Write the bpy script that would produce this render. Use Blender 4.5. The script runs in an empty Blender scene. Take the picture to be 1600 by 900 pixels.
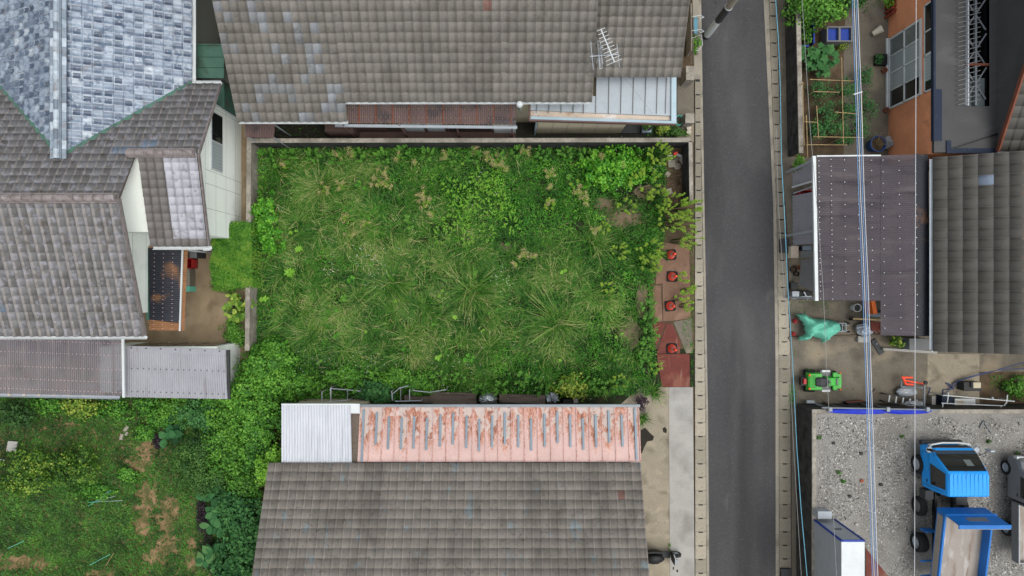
import bpy, bmesh, math, random
import numpy as np
from mathutils import Vector, Matrix
R = math.radians
sc = bpy.context.scene
# ---------------------------------------------------------------- camera, sky, sun, exposure
H = 28.0                       # camera height over the street, straight down
F = 1600 * 24 / 36
cam = bpy.data.objects.new('camera', bpy.data.cameras.new('camera'))
sc.collection.objects.link(cam); sc.camera = cam
cam.location = (0, 0, H); cam.data.lens = 24; cam.data.sensor_width = 36
cam.data.clip_end = 500; cam.data.clip_start = .5
world = bpy.data.worlds.new("World"); sc.world = world; world.use_nodes = True
wn = world.node_tree.nodes; wl = world.node_tree.links
SUN_EL, SUN_AZ = 70, 110       # degrees; azimuth clockwise from north (+Y)
sky = wn.new('ShaderNodeTexSky'); sky.sky_type = 'NISHITA'; sky.sun_disc = False
sky.sun_elevation = R(SUN_EL); sky.sun_rotation = R(SUN_AZ); sky.dust_density = 3; sky.ozone_density = 1
hs = wn.new('ShaderNodeHueSaturation'); hs.inputs['Saturation'].default_value = .24
wl.new(sky.outputs[0], hs.inputs['Color'])
bg = wn['Background']; wl.new(hs.outputs[0], bg.inputs['Color']); bg.inputs['Strength'].default_value = .15
sun = bpy.data.objects.new('sun', bpy.data.lights.new('sun', 'SUN'))
sc.collection.objects.link(sun)
sun.data.energy = .85; sun.data.angle = R(40); sun.data.color = (1, .96, .9)
_d = Vector((math.sin(R(SUN_AZ)) * math.cos(R(SUN_EL)), math.cos(R(SUN_AZ)) * math.cos(R(SUN_EL)), math.sin(R(SUN_EL))))
sun.rotation_euler = _d.to_track_quat('Z', 'Y').to_euler()
sc.view_settings.view_transform = 'Standard'; sc.view_settings.look = 'None'
sc.view_settings.gamma = 1; sc.view_settings.use_curve_mapping = False
sc.view_settings.exposure = 0.72
sc.cycles.max_bounces = 5; sc.cycles.diffuse_bounces = 3; sc.cycles.transparent_max_bounces = 8
sc.cycles.use_denoising = True

# ---------------------------------------------------------------- helpers
rng = np.random.default_rng(7); random.seed(7)
COL = sc.collection
ROOT = {}                      # object name -> world offset its mesh is local to
def W(px, py, h=0.0):
    k = (H - h) / F
    return ((px - 800) * k, (450 - py) * k, h)
def WX(px, h=0.): return (px - 800) * (H - h) / F
def WY(py, h=0.): return (450 - py) * (H - h) / F
def lin(c): return c / 12.92 if c <= .04045 else ((c + .055) / 1.055) ** 2.4
def S(r, g, b, k=.72):         # seen colour -> albedo
    return (lin(r / 255) * k, lin(g / 255) * k, lin(b / 255) * k)
def tag(o, label=None, cat=None, group=None, kind=None):
    if label: o['label'] = label
    if cat: o['category'] = cat
    if group: o['group'] = group
    if kind: o['kind'] = kind
    return o
def thing(name, label, cat, loc=(0, 0, 0), group=None, rz=0):
    o = bpy.data.objects.new(name, None); COL.objects.link(o)
    o.location = loc; o.rotation_euler = (0, 0, rz); o.empty_display_size = .1
    ROOT[o.name] = (Vector(loc), rz)
    return tag(o, label, cat, group)
def copy_tree(o, parent=None):
    c = o.copy(); COL.objects.link(c); c.parent = parent
    if parent is None:
        for k in ('label', 'category', 'group'):
            if k in o: c[k] = o[k]
    for ch in o.children: copy_tree(ch, c)
    return c
def link_mesh(name, me, mat, parent=None, world=True, origin=None):
    if mat is not None: me.materials.append(mat)
    o = bpy.data.objects.new(name, me); COL.objects.link(o)
    if parent is not None:
        o.parent = parent
        if world:
            off, rz = ROOT[parent.name]
            me.transform(Matrix.Rotation(-rz, 4, 'Z') @ Matrix.Translation(-off))
            ROOT[o.name] = (off, rz)
        else: ROOT[o.name] = ROOT.get(parent.name, (Vector((0, 0, 0)), 0))
    else:
        n = len(me.vertices); co = np.empty(n * 3, 'f'); me.vertices.foreach_get('co', co); co = co.reshape(-1, 3)
        mn, mx = co.min(0), co.max(0)
        off = Vector(((mn[0] + mx[0]) / 2, (mn[1] + mx[1]) / 2, mn[2])) if world else Vector((0, 0, 0))
        if world: me.transform(Matrix.Translation(-off)); o.location = off
        ROOT[o.name] = (off, 0)
    return o
class MB:
    def __init__(s): s.v = []; s.f = []; s.t = []
    def add(s, vs, fs, t=0.):
        n = len(s.v); s.v += [tuple(p) for p in vs]; s.f += [tuple(i + n for i in f) for f in fs]; s.t += [t] * len(fs)
        return s
    def box(s, x0, y0, z0, x1, y1, z1, t=0.):
        x0, x1 = min(x0, x1), max(x0, x1); y0, y1 = min(y0, y1), max(y0, y1)
        return s.add([(x0, y0, z0), (x1, y0, z0), (x1, y1, z0), (x0, y1, z0), (x0, y0, z1), (x1, y0, z1), (x1, y1, z1), (x0, y1, z1)],
                     [(3, 2, 1, 0), (4, 5, 6, 7), (0, 1, 5, 4), (1, 2, 6, 5), (2, 3, 7, 6), (3, 0, 4, 7)], t)
    def pbox(s, px0, py0, px1, py1, z0, z1, t=0.):    # box whose TOP face is seen at these pixels
        return s.box(WX(px0, z1), WY(py0, z1), z0, WX(px1, z1), WY(py1, z1), z1, t)
    def obox(s, c, size, rz=0, rx=0, ry=0, t=0.):
        m = Matrix.Translation(c) @ Matrix.Rotation(rz, 4, 'Z') @ Matrix.Rotation(ry, 4, 'Y') @ Matrix.Rotation(rx, 4, 'X')
        a, b, d = [q / 2 for q in size]
        vs = [m @ Vector(p) for p in [(-a, -b, -d), (a, -b, -d), (a, b, -d), (-a, b, -d), (-a, -b, d), (a, -b, d), (a, b, d), (-a, b, d)]]
        return s.add(vs, [(3, 2, 1, 0), (4, 5, 6, 7), (0, 1, 5, 4), (1, 2, 6, 5), (2, 3, 7, 6), (3, 0, 4, 7)], t)
    def prism(s, pts, z0, z1, t=0.):
        a = sum(pts[i][0] * pts[(i + 1) % len(pts)][1] - pts[(i + 1) % len(pts)][0] * pts[i][1] for i in range(len(pts)))
        if a < 0: pts = pts[::-1]
        n = len(pts)
        zz0 = z0 if hasattr(z0, '__len__') else [z0] * n; zz1 = z1 if hasattr(z1, '__len__') else [z1] * n
        return s.add([(p[0], p[1], q) for p, q in zip(pts, zz0)] + [(p[0], p[1], q) for p, q in zip(pts, zz1)],
                     [tuple(range(n))[::-1], tuple(range(n, 2 * n))] + [(i, (i + 1) % n, n + (i + 1) % n, n + i) for i in range(n)], t)
    def slab(s, q, th=.05, t=0.):                      # four 3D points, extruded down by th
        return s.hull4(q, [(p[0], p[1], p[2] - th) for p in q], t)
    def hull4(s, top, bot, t=0.):
        a = sum(top[i][0] * top[(i + 1) % 4][1] - top[(i + 1) % 4][0] * top[i][1] for i in range(4))
        if a < 0: top = top[::-1]; bot = bot[::-1]
        return s.add(list(bot) + list(top), [(3, 2, 1, 0), (4, 5, 6, 7), (0, 1, 5, 4), (1, 2, 6, 5), (2, 3, 7, 6), (3, 0, 4, 7)], t)
    def cyl(s, a, b, r0, r1=None, n=8, t=0., caps=True):
        r1 = r0 if r1 is None else r1; a = Vector(a); b = Vector(b); d = (b - a)
        if d.length < 1e-6: return s
        d.normalize(); u = d.orthogonal().normalized(); w = d.cross(u)
        vs = [a + (u * math.cos(2 * math.pi * i / n) + w * math.sin(2 * math.pi * i / n)) * r0 for i in range(n)] + \
             [b + (u * math.cos(2 * math.pi * i / n) + w * math.sin(2 * math.pi * i / n)) * r1 for i in range(n)]
        fs = [(i, (i + 1) % n, n + (i + 1) % n, n + i) for i in range(n)]
        if caps: fs += [tuple(range(n))[::-1], tuple(range(n, 2 * n))]
        return s.add(vs, fs, t)
    def tube(s, pts, r, n=6, t=0.):
        for a, b in zip(pts[:-1], pts[1:]): s.cyl(a, b, r, r, n, t)
        return s
    def lathe(s, c, prof, n=16, axis=None, t=0., caps=True):      # prof [(r,z)...]
        m = Matrix.Translation(c)
        if axis is not None: m = m @ Vector(axis).to_track_quat('Z', 'Y').to_matrix().to_4x4()
        vs = []
        for r, z in prof:
            for i in range(n):
                an = 2 * math.pi * i / n; vs.append(m @ Vector((r * math.cos(an), r * math.sin(an), z)))
        k = len(prof); fs = []
        for j in range(k - 1):
            for i in range(n): fs.append((j * n + i, j * n + (i + 1) % n, (j + 1) * n + (i + 1) % n, (j + 1) * n + i))
        if caps: fs += [tuple(range(n))[::-1], tuple(range((k - 1) * n, k * n))]
        return s.add(vs, fs, t)
    def each(s, name, mat, parent, vp=8, fp=6, **k):     # every box or bar as a part of its own
        for i in range(len(s.v) // vp):
            q = MB(); q.v = s.v[i * vp:(i + 1) * vp]; q.f = [tuple(j - i * vp for j in f) for f in s.f[i * fp:(i + 1) * fp]]; q.t = s.t[i * fp:(i + 1) * fp]; q.build(name, mat, parent, **k)
    def build(s, name, mat, parent=None, world=True, bevel=0, smooth=False, seg=2):
        me = bpy.data.meshes.new(name); me.from_pydata(s.v, [], s.f); me.update()
        at = me.attributes.new('tint', 'FLOAT', 'FACE'); at.data.foreach_set('value', s.t)
        if smooth: me.polygons.foreach_set('use_smooth', [True] * len(me.polygons))
        o = link_mesh(name, me, mat, parent, world)
        if bevel:
            b = o.modifiers.new('b', 'BEVEL'); b.width = bevel; b.segments = seg; b.limit_method = 'ANGLE'; b.angle_limit = R(35)
        return o
def mesh_np(name, V, Fq, tint, mat, parent=None, world=True, smooth=False):
    """V (n,3); Fq (m,k) equal-sized faces"""
    V = np.asarray(V, 'f'); Fq = np.asarray(Fq, 'i'); m, k = Fq.shape
    me = bpy.data.meshes.new(name)
    me.vertices.add(len(V)); me.vertices.foreach_set('co', V.ravel())
    me.loops.add(m * k); me.loops.foreach_set('vertex_index', Fq.ravel())
    me.polygons.add(m); me.polygons.foreach_set('loop_start', np.arange(m, dtype='i') * k)
    me.polygons.foreach_set('loop_total', np.full(m, k, 'i'))
    if smooth: me.polygons.foreach_set('use_smooth', np.ones(m, bool))
    me.update(calc_edges=True)
    at = me.attributes.new('tint', 'FLOAT', 'FACE'); at.data.foreach_set('value', np.asarray(tint, 'f'))
    return link_mesh(name, me, mat, parent, world)

# ---------------------------------------------------------------- materials
MATS = {}
def mat(name, col=None, var=.18, scale=2., rough=.85, bump=.15, bscale=40, stains=(), ramp=None, metallic=0., spec=.25,
        alpha=1., stretch=(1, 1, 1), roll=None, trans=0., wave=None, coat=0., attr='tint'):
    m = bpy.data.materials.new(name); m.use_nodes = True; nt = m.node_tree; N = nt.nodes; L = nt.links
    b = N['Principled BSDF']; tc = N.new('ShaderNodeTexCoord'); mp = N.new('ShaderNodeMapping')
    L.new(tc.outputs['Object'], mp.inputs[0]); mp.inputs['Scale'].default_value = stretch
    def noise(sc_, det=5, st=None, dist=0.):
        n = N.new('ShaderNodeTexNoise'); n.inputs['Scale'].default_value = sc_; n.inputs['Detail'].default_value = det
        n.inputs['Distortion'].default_value = dist
        if st:
            q = N.new('ShaderNodeMapping'); q.inputs['Scale'].default_value = st; L.new(tc.outputs['Object'], q.inputs[0]); L.new(q.outputs[0], n.inputs['Vector'])
        else: L.new(mp.outputs[0], n.inputs['Vector'])
        return n.outputs['Fac']
    def mrange(sk, a, c, lo, hi):
        r = N.new('ShaderNodeMapRange'); r.inputs['From Min'].default_value = a; r.inputs['From Max'].default_value = c
        r.inputs['To Min'].default_value = lo; r.inputs['To Max'].default_value = hi; L.new(sk, r.inputs['Value']); return r.outputs[0]
    def mix(fac, A, B, mode='MIX'):
        x = N.new('ShaderNodeMix'); x.data_type = 'RGBA'; x.blend_type = mode
        for sk, val in ((x.inputs[0], fac), (x.inputs[6], A), (x.inputs[7], B)):
            if isinstance(val, (int, float)): sk.default_value = val
            elif isinstance(val, tuple): sk.default_value = (*val[:3], 1)
            else: L.new(val, sk)
        return x.outputs[2]
    if ramp:
        a = N.new('ShaderNodeAttribute'); a.attribute_name = attr
        cr = N.new('ShaderNodeValToRGB'); L.new(a.outputs['Fac'], cr.inputs[0])
        el = cr.color_ramp.elements
        while len(el) < len(ramp): el.new(.5)
        for e, (p, c) in zip(el, ramp): e.position = p; e.color = (*c, 1)
        base = cr.outputs[0]
    else: base = col
    big = mrange(noise(scale, 6), .3, .7, 1 - var, 1 + var); fine = mrange(noise(scale * 14, 3), .3, .7, 1 - var * .6, 1 + var * .6)
    mul = N.new('ShaderNodeMath'); mul.operation = 'MULTIPLY'; L.new(big, mul.inputs[0]); L.new(fine, mul.inputs[1])
    cc = N.new('ShaderNodeCombineColor')
    for i in range(3): L.new(mul.outputs[0], cc.inputs[i])
    c = mix(1., base, cc.outputs[0], 'MULTIPLY')
    if roll:  # lighter tile rolls: the highlight along each crest is painted into the colour
        a2 = N.new('ShaderNodeAttribute'); a2.attribute_name = 'roll'
        f = N.new('ShaderNodeMath'); f.operation = 'MULTIPLY'; f.inputs[1].default_value = roll[1]; L.new(a2.outputs['Fac'], f.inputs[0])
        c = mix(f.outputs[0], c, roll[0])
    for st in stains:            # (colour, scale, lo, hi, strength, stretch)
        scol, ss, lo, hi, k = st[:5]; q = st[5] if len(st) > 5 else None
        f = mrange(noise(ss, 7, q, .3), lo, hi, 0, k); c = mix(f, c, scol)
    if wave:                     # (colour, axis, per metre, strength): fine parallel marks in the material
        w = N.new('ShaderNodeTexWave'); w.bands_direction = wave[1]; w.inputs['Scale'].default_value = wave[2] / 3.18
        w.inputs['Distortion'].default_value = .1
        L.new(tc.outputs['Object'], w.inputs['Vector']); c = mix(mrange(w.outputs['Fac'], 0, 1, 0, wave[3]), c, wave[0])
    L.new(c, b.inputs['Base Color'])
    b.inputs['Roughness'].default_value = rough; b.inputs['Metallic'].default_value = metallic
    b.inputs['Specular IOR Level'].default_value = spec; b.inputs['Alpha'].default_value = alpha
    if coat: b.inputs['Coat Weight'].default_value = coat; b.inputs['Coat Roughness'].default_value = .08
    if bump:
        bp = N.new('ShaderNodeBump'); bp.inputs['Strength'].default_value = bump; bp.inputs['Distance'].default_value = .02
        L.new(noise(bscale, 4), bp.inputs['Height']); L.new(bp.outputs[0], b.inputs['Normal'])
    if trans:
        t = N.new('ShaderNodeBsdfTranslucent'); L.new(c, t.inputs[0]); ms = N.new('ShaderNodeMixShader'); ms.inputs[0].default_value = trans
        L.new(b.outputs[0], ms.inputs[1]); L.new(t.outputs[0], ms.inputs[2]); L.new(ms.outputs[0], N['Material Output'].inputs[0])
    MATS[name] = m
    return m
def simple(name, col, rough=.5, metallic=0, var=.08, **k): return mat(name, col, var=var, rough=rough, metallic=metallic, bump=k.pop('bump', 0), **k)

M = {}
M['asphalt'] = mat('asphalt', S(79, 79, 80), var=.10, scale=.5, rough=.9, bump=.5, bscale=90, stains=[(S(104, 103, 101), .42, .50, .70, .6, (1.3, .45, 1)), (S(56, 56, 57), .36, .50, .66, .7, (1.6, .16, 1)), (S(112, 111, 108), 1.1, .64, .76, .5, (1, .6, 1)), (S(50, 50, 50), 2.6, .70, .74, .6), (S(112, 112, 112), 14, .60, .68, .4), (S(56, 56, 56), 18, .62, .7, .35)])
M['conc'] = mat('conc', S(160, 154, 140), var=.14, scale=1.4, bump=.25, bscale=50, stains=[(S(112, 108, 98), 1.3, .52, .7, .6), (S(80, 78, 72), 4, .6, .75, .5)])
M['conc_light'] = mat('conc_light', S(176, 174, 168), var=.1, scale=1.1, bump=.2, bscale=60, stains=[(S(138, 136, 131), .8, .48, .66, .8), (S(150, 130, 105), .6, .64, .76, .5), (S(120, 118, 114), 22, .6, .75, .5)])
M['conc_beige'] = mat('conc_beige', S(160, 151, 132), var=.14, scale=1.1, bump=.25, bscale=60, stains=[(S(98, 92, 80), 1.2, .5, .66, .7), (S(182, 170, 146), 2.2, .58, .7, .6), (S(74, 70, 62), 6, .62, .74, .4)])
M['conc_dark'] = mat('conc_dark', S(122, 115, 102), var=.16, scale=.8, bump=.25, bscale=60, stains=[(S(82, 78, 70), .9, .5, .68, .7), (S(165, 152, 128), .55, .56, .68, .7), (S(62, 60, 56), 5, .6, .74, .4)])
M['block'] = mat('block', S(166, 160, 148), var=.2, scale=3, bump=.5, bscale=60, stains=[(S(112, 106, 96), 1.5, .48, .66, .8), (S(126, 120, 110), 9, .5, .65, .6)])
M['block_dark'] = mat('block_dark', S(66, 67, 65), var=.3, scale=3, bump=.6, bscale=50, stains=[(S(92, 90, 84), 3, .55, .7, .6, (1, .5, 2)), (S(25, 26, 26), 2, .5, .65, .6)])
M['lid'] = mat('lid', ramp=[(0, S(134, 128, 114)), (.5, S(152, 146, 130)), (1, S(180, 172, 154))], var=.1, scale=4, bump=.25, bscale=60, stains=[(S(110, 105, 92), 5, .55, .7, .5)])
M['soil'] = mat('soil', S(88, 74, 56), var=.25, scale=3, bump=.7, bscale=30, stains=[(S(120, 100, 78), 1.2, .5, .66, .7), (S(48, 44, 32), 2.2, .55, .7, .7)])
M['baresoil'] = mat('baresoil', S(128, 112, 90), var=.2, scale=3, bump=.8, bscale=40, stains=[(S(92, 80, 62), 1.8, .5, .66, .7), (S(72, 80, 44), 4, .54, .66, .7)])
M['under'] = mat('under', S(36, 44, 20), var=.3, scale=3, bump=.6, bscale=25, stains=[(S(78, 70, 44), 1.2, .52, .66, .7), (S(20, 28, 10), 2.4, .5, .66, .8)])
M['lawn'] = mat('lawn', S(150, 122, 90), var=.2, scale=2.4, bump=.8, bscale=30, stains=[(S(112, 100, 62), 1.6, .42, .56, .8), (S(74, 86, 42), 3.2, .46, .6, .75)])
M['yard'] = mat('yard', S(150, 132, 106), var=.16, scale=1.6, bump=.4, bscale=40, stains=[(S(172, 156, 130), .8, .52, .68, .7), (S(104, 90, 70), 1.2, .56, .7, .6)])
M['darkyard'] = mat('darkyard', S(50, 47, 40), var=.3, scale=2, bump=.5, bscale=40, stains=[(S(28, 38, 18), 2, .5, .64, .7)])
M['gravelbed'] = mat('gravelbed', S(150, 148, 142), var=.12, scale=.8, bump=.8, bscale=60, stains=[(S(104, 100, 92), .7, .5, .66, .7), (S(165, 161, 153), 28, .5, .62, .8), (S(72, 70, 66), 34, .56, .66, .7)])
M['stone'] = mat('stone', ramp=[(0, S(56, 55, 52)), (.25, S(116, 114, 108)), (.6, S(160, 158, 152)), (1, S(222, 220, 214))], var=.1, scale=6, bump=0)
M['mudplate'] = mat('mudplate', S(128, 100, 82), var=.14, scale=1.2, rough=.85, bump=.2, bscale=40, stains=[(S(150, 124, 104), 1.3, .5, .66, .7), (S(104, 70, 56), 1.8, .56, .7, .6), (S(84, 74, 60), 3, .6, .74, .5)])
M['rustplate'] = mat('rustplate', S(110, 52, 42), var=.14, scale=1.6, rough=.7, bump=.15, bscale=40, stains=[(S(142, 92, 74), 1.1, .5, .64, .75), (S(74, 34, 28), 2.2, .56, .7, .6), (S(150, 120, 100), 1.6, .6, .72, .5, (3, .6, 1))])
# roofs
M['tile_grey'] = mat('tile_grey', ramp=[(0, S(123, 119, 112)), (.45, S(128, 124, 117)), (.86, S(133, 128, 121)), (.885, S(134, 136, 136)), (.97, S(150, 155, 160)), (.975, S(132, 102, 92)), (1, S(136, 104, 94))],
                     var=.12, scale=2.2, rough=.75, bump=.35, bscale=60, stains=[(S(98, 93, 86), .7, .48, .66, .5, (1.6, .5, 1)), (S(150, 145, 136), .9, .56, .7, .4), (S(86, 84, 76), 5, .60, .70, .4), (S(168, 164, 156), 18, .60, .72, .45)])
M['tile_brown'] = mat('tile_brown', ramp=[(0, S(130, 125, 117)), (.5, S(136, 130, 122)), (.95, S(141, 135, 127)), (.96, S(122, 92, 84)), (1, S(124, 94, 84))],
                      var=.12, scale=2.2, rough=.8, bump=.35, bscale=60, roll=(S(156, 147, 139), .75),
                      stains=[(S(132, 148, 152), 1.9, .62, .68, .75, (1.6, .7, 1)), (S(88, 84, 77), .8, .48, .66, .5, (1.6, .5, 1)), (S(150, 144, 134), 1.0, .58, .7, .4), (S(80, 75, 70), 9, .58, .68, .5), (S(164, 158, 150), 17, .62, .72, .4)])
M['tile_left'] = mat('tile_left', ramp=[(0, S(108, 106, 104)), (.5, S(118, 117, 116)), (.9, S(130, 130, 131)), (.93, S(112, 126, 142)), (1, S(118, 134, 150))],
                     var=.16, scale=2.4, rough=.7, bump=.4, bscale=50, roll=(S(158, 152, 147), .65),
                     stains=[(S(158, 158, 166), 5, .54, .66, .75), (S(88, 82, 70), 3, .56, .7, .6)])
M['tile_silver'] = mat('tile_silver', ramp=[(0, S(112, 108, 104)), (.4, S(122, 118, 115)), (.6, S(170, 170, 178)), (1, S(190, 190, 198))], var=.12, scale=3, rough=.6, bump=.3, bscale=50,
                       stains=[(S(100, 96, 90), 4, .56, .7, .6)])
M['tile_sky_tint'] = mat('tile_sky_tint', ramp=[(0, S(54, 70, 92)), (.12, S(88, 104, 124)), (.4, S(134, 150, 168)), (.75, S(164, 178, 192)), (1, S(196, 206, 214))],
                     var=.2, scale=5, rough=.4, bump=.6, bscale=14, spec=.6, roll=(S(206, 212, 222), .6), stains=[(S(70, 92, 118), 4.5, .54, .64, .75), (S(200, 210, 220), 9, .60, .70, .6), (S(126, 118, 116), 2.2, .62, .72, .4), (S(120, 112, 114), 4, .62, .72, .4)])  # blue is the sky's reflection on the glaze, painted into the base colour
M['tile_dark'] = mat('tile_dark', ramp=[(0, S(88, 86, 80)), (.5, S(94, 92, 86)), (.97, S(102, 99, 93)), (.98, S(130, 144, 162)), (1, S(132, 146, 165))], var=.1, scale=2, rough=.65, bump=.25, bscale=60, roll=(S(104, 103, 98), .7),
                     stains=[(S(96, 96, 92), 1.2, .55, .7, .4)])
M['ridge'] = mat('ridge', S(140, 132, 130), var=.14, scale=3, bump=.3, bscale=40, stains=[(S(104, 96, 88), 5, .52, .66, .7), (S(176, 172, 174), 6, .58, .7, .6)])
M['ridge_blue'] = mat('ridge_blue', ramp=[(0, S(96, 106, 120)), (.5, S(150, 164, 176)), (1, S(196, 208, 216))], var=.2, scale=6, rough=.5, bump=.3, bscale=40, stains=[(S(120, 106, 98), 3, .58, .7, .6)])
M['poly'] = mat('poly', S(86, 80, 86), var=.12, scale=1.1, rough=.6, bump=0, alpha=.84, spec=.2, stains=[(S(112, 103, 104), .8, .55, .7, .6, (.5, 3, 1)), (S(58, 54, 60), .9, .52, .66, .7, (.5, 3, 1))])
M['poly_red'] = mat('poly_red', S(108, 86, 82), var=.2, scale=1.5, rough=.4, bump=0, alpha=.88, spec=.5, stains=[(S(120, 100, 92), 1.4, .55, .7, .6), (S(44, 40, 48), 1.4, .5, .62, .7)])
M['poly_grey'] = mat('poly_grey', S(116, 112, 118), var=.12, scale=1.1, rough=.45, bump=0, alpha=.72, spec=.4, stains=[(S(138, 132, 136), .8, .55, .7, .6), (S(90, 88, 96), 1.2, .55, .68, .6)])
M['poly_film_and_shade'] = mat('poly_film_and_shade', S(30, 33, 44), var=.3, scale=1.6, rough=.3, bump=0, spec=.5, stains=[(S(150, 106, 66), 1.1, .56, .68, .9, (1, .6, 1))])  # dark awning film; also colours the painted shade strip of the carport
M['amber'] = mat('amber', S(150, 108, 72), var=.2, scale=3, rough=.5, bump=0, stains=[(S(70, 50, 40), 3, .56, .68, .7)])
M['batten'] = mat('batten', S(128, 76, 58), var=.15, scale=3, bump=.2)
M['batten_pale'] = mat('batten_pale', S(206, 186, 166), var=.12, scale=3, bump=.2)
M['corr_grey'] = mat('corr_grey', S(160, 161, 167), var=.08, scale=2, rough=.55, metallic=0, bump=0, stains=[(S(120, 112, 116), 1.5, .6, .72, .5, (4, .4, 1))])
M['corr_white'] = mat('corr_white', S(204, 208, 214), var=.05, scale=1.4, rough=.55, bump=0, stains=[(S(176, 180, 188), 1.5, .52, .7, .6, (5, .3, 1))])
M['pink'] = mat('pink', S(222, 182, 176), var=.05, scale=1.2, rough=.6, bump=.1, bscale=50,
                stains=[(S(206, 160, 140), 1.3, .46, .62, .6, (3, .8, 1)), (S(180, 116, 84), 13, .53, .60, .75, (1.6, .8, 1)), (S(150, 88, 64), 6, .60, .68, .8, (2, .7, 1)), (S(122, 70, 54), 3., .64, .72, .7, (3, .7, 1))])
M['bluegrey'] = simple('bluegrey', S(134, 150, 162), rough=.45, metallic=.2)
M['metal_pale'] = mat('metal_pale', S(172, 182, 188), var=.08, scale=1.3, rough=.5, metallic=0, bump=0, stains=[(S(172, 104, 62), 3.4, .72, .75, .85), (S(130, 142, 150), .9, .55, .7, .5)])
M['gutter_stain'] = mat('gutter_stain', S(206, 190, 172), var=.12, scale=2.2, rough=.5, bump=0, stains=[(S(160, 118, 84), 1.6, .54, .64, .8), (S(226, 222, 216), 2, .56, .66, .8), (S(100, 84, 70), 5, .64, .74, .6)])
M['fascia'] = simple('fascia', S(160, 182, 192), rough=.4, metallic=.1)
M['maroon'] = simple('maroon', S(110, 84, 80), rough=.6)
M['white'] = simple('white', S(214, 220, 220), rough=.45)
M['wall_white'] = mat('wall_white', S(240, 246, 238, .88), var=.04, scale=.9, rough=.8, bump=0, stains=[(S(190, 198, 188), .7, .55, .72, .5)])
M['wall_grey'] = mat('wall_grey', S(150, 156, 150), var=.05, scale=.9, rough=.8, bump=0)
M['wall_cream'] = mat('wall_cream', S(208, 198, 170), var=.06, scale=1.2, rough=.8, bump=0, stains=[(S(160, 160, 150), 1, .56, .7, .5)])
M['wall_brown'] = mat('wall_brown', S(84, 66, 60), var=.12, scale=2, rough=.8, bump=.1)
M['orange'] = mat('orange', S(216, 146, 106, .9), var=.09, scale=1.2, rough=.9, bump=.2, bscale=70, stains=[(S(184, 122, 90, .9), .9, .52, .68, .6), (S(150, 102, 80, .9), 1.6, .62, .72, .5)])
M['brick'] = mat('brick', S(140, 66, 48), var=.2, scale=6, rough=.9, bump=.2)
M['copper'] = mat('copper', S(84, 124, 108), var=.12, scale=2, rough=.7, bump=.1, stains=[(S(66, 84, 76), 2, .52, .66, .7), (S(110, 84, 66), 2.4, .62, .72, .6)])
M['slate'] = mat('slate', S(80, 80, 80), var=.08, scale=.9, rough=.75, bump=.25, bscale=80, stains=[(S(102, 102, 100), .6, .55, .72, .6, (1, 2.5, 1)), (S(66, 66, 68), .8, .54, .68, .5)])
M['navy'] = simple('navy', S(46, 55, 72), rough=.7, spec=.1, stains=[(S(160, 166, 172), 14, .70, .74, .8)])
M['glass'] = simple('glass', S(112, 122, 122), rough=.12, spec=.7)
M['glass_dark'] = simple('glass_dark', S(28, 33, 33), rough=.06, spec=.7)
M['curtain'] = mat('curtain', S(176, 186, 188), var=.06, scale=1, rough=.25, bump=0, spec=.6, wave=(S(150, 162, 166), 'Y', 8, .5))
M['alu'] = simple('alu', S(176, 184, 190), rough=.45, metallic=.1)
M['steel'] = simple('steel', S(132, 140, 146), rough=.45, metallic=.2)
M['black'] = simple('black', S(28, 29, 31), rough=.5)
M['rubber'] = simple('rubber', S(36, 36, 37), rough=.85, var=.2)
M['grey'] = simple('grey', S(120, 122, 122), rough=.6)
M['darkgrey'] = simple('darkgrey', S(62, 64, 66), rough=.6)
M['blue_truck'] = simple('blue_truck', S(30, 146, 228, .92), rough=.5, var=.07, scale=1.5, stains=[(S(70, 120, 160), 2.4, .60, .72, .5)])
M['blue_bed'] = simple('blue_bed', S(34, 112, 188, .8), rough=.45, var=.12, scale=1.5, stains=[(S(64, 86, 110), 3, .62, .72, .5)])
M['bedfloor'] = mat('bedfloor', S(160, 152, 142), var=.1, scale=1.5, rough=.6, bump=.1, stains=[(S(128, 100, 78), 1.3, .52, .66, .7, (2.5, .5, 1)), (S(196, 192, 186), 1.8, .55, .66, .7, (2, .5, 1))])
M['silver'] = simple('silver', S(140, 143, 145), rough=.35, metallic=.35)
M['cone'] = simple('cone', (.9, .085, .04), rough=.5, var=.1, scale=6)
M['reflect'] = simple('reflect', S(214, 180, 180), rough=.4)
M['tarp'] = mat('tarp', S(104, 188, 162, .85), var=.1, scale=2, rough=.55, bump=.5, bscale=12)
M['green_paint'] = simple('green_paint', S(64, 176, 62, .8), rough=.4, var=.12)
M['red'] = simple('red', S(176, 40, 44), rough=.45)
M['orange_light'] = simple('orange_light', S(226, 110, 40), rough=.4)
M['blue'] = simple('blue', S(22, 62, 160), rough=.5, var=.12)
M['bluesheet'] = mat('bluesheet', S(24, 52, 190), var=.15, scale=3, rough=.5, bump=.4, bscale=10)
M['bluepot'] = simple('bluepot', S(40, 80, 136), rough=.4, var=.12)
M['plastic'] = mat('plastic', S(160, 168, 176), var=.22, scale=6, rough=.25, bump=.9, bscale=9, spec=.6)
M['wood'] = mat('wood', S(116, 104, 92), var=.16, scale=3, rough=.85, bump=.2, stretch=(1, 6, 1), stains=[(S(82, 74, 66), 3, .52, .66, .6)])
M['woodx'] = mat('woodx', S(112, 100, 90), var=.16, scale=3, rough=.85, bump=.2, stretch=(1, 8, 8), stains=[(S(76, 68, 60), 2, .5, .66, .7, (.6, 5, 5))])
M['bamboo'] = simple('bamboo', S(176, 152, 110), rough=.7, var=.2, scale=5)
M['cable_blue'] = simple('cable_blue', S(116, 156, 200), rough=.4)
M['cable_teal'] = simple('cable_teal', S(104, 168, 190), rough=.4)
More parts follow.
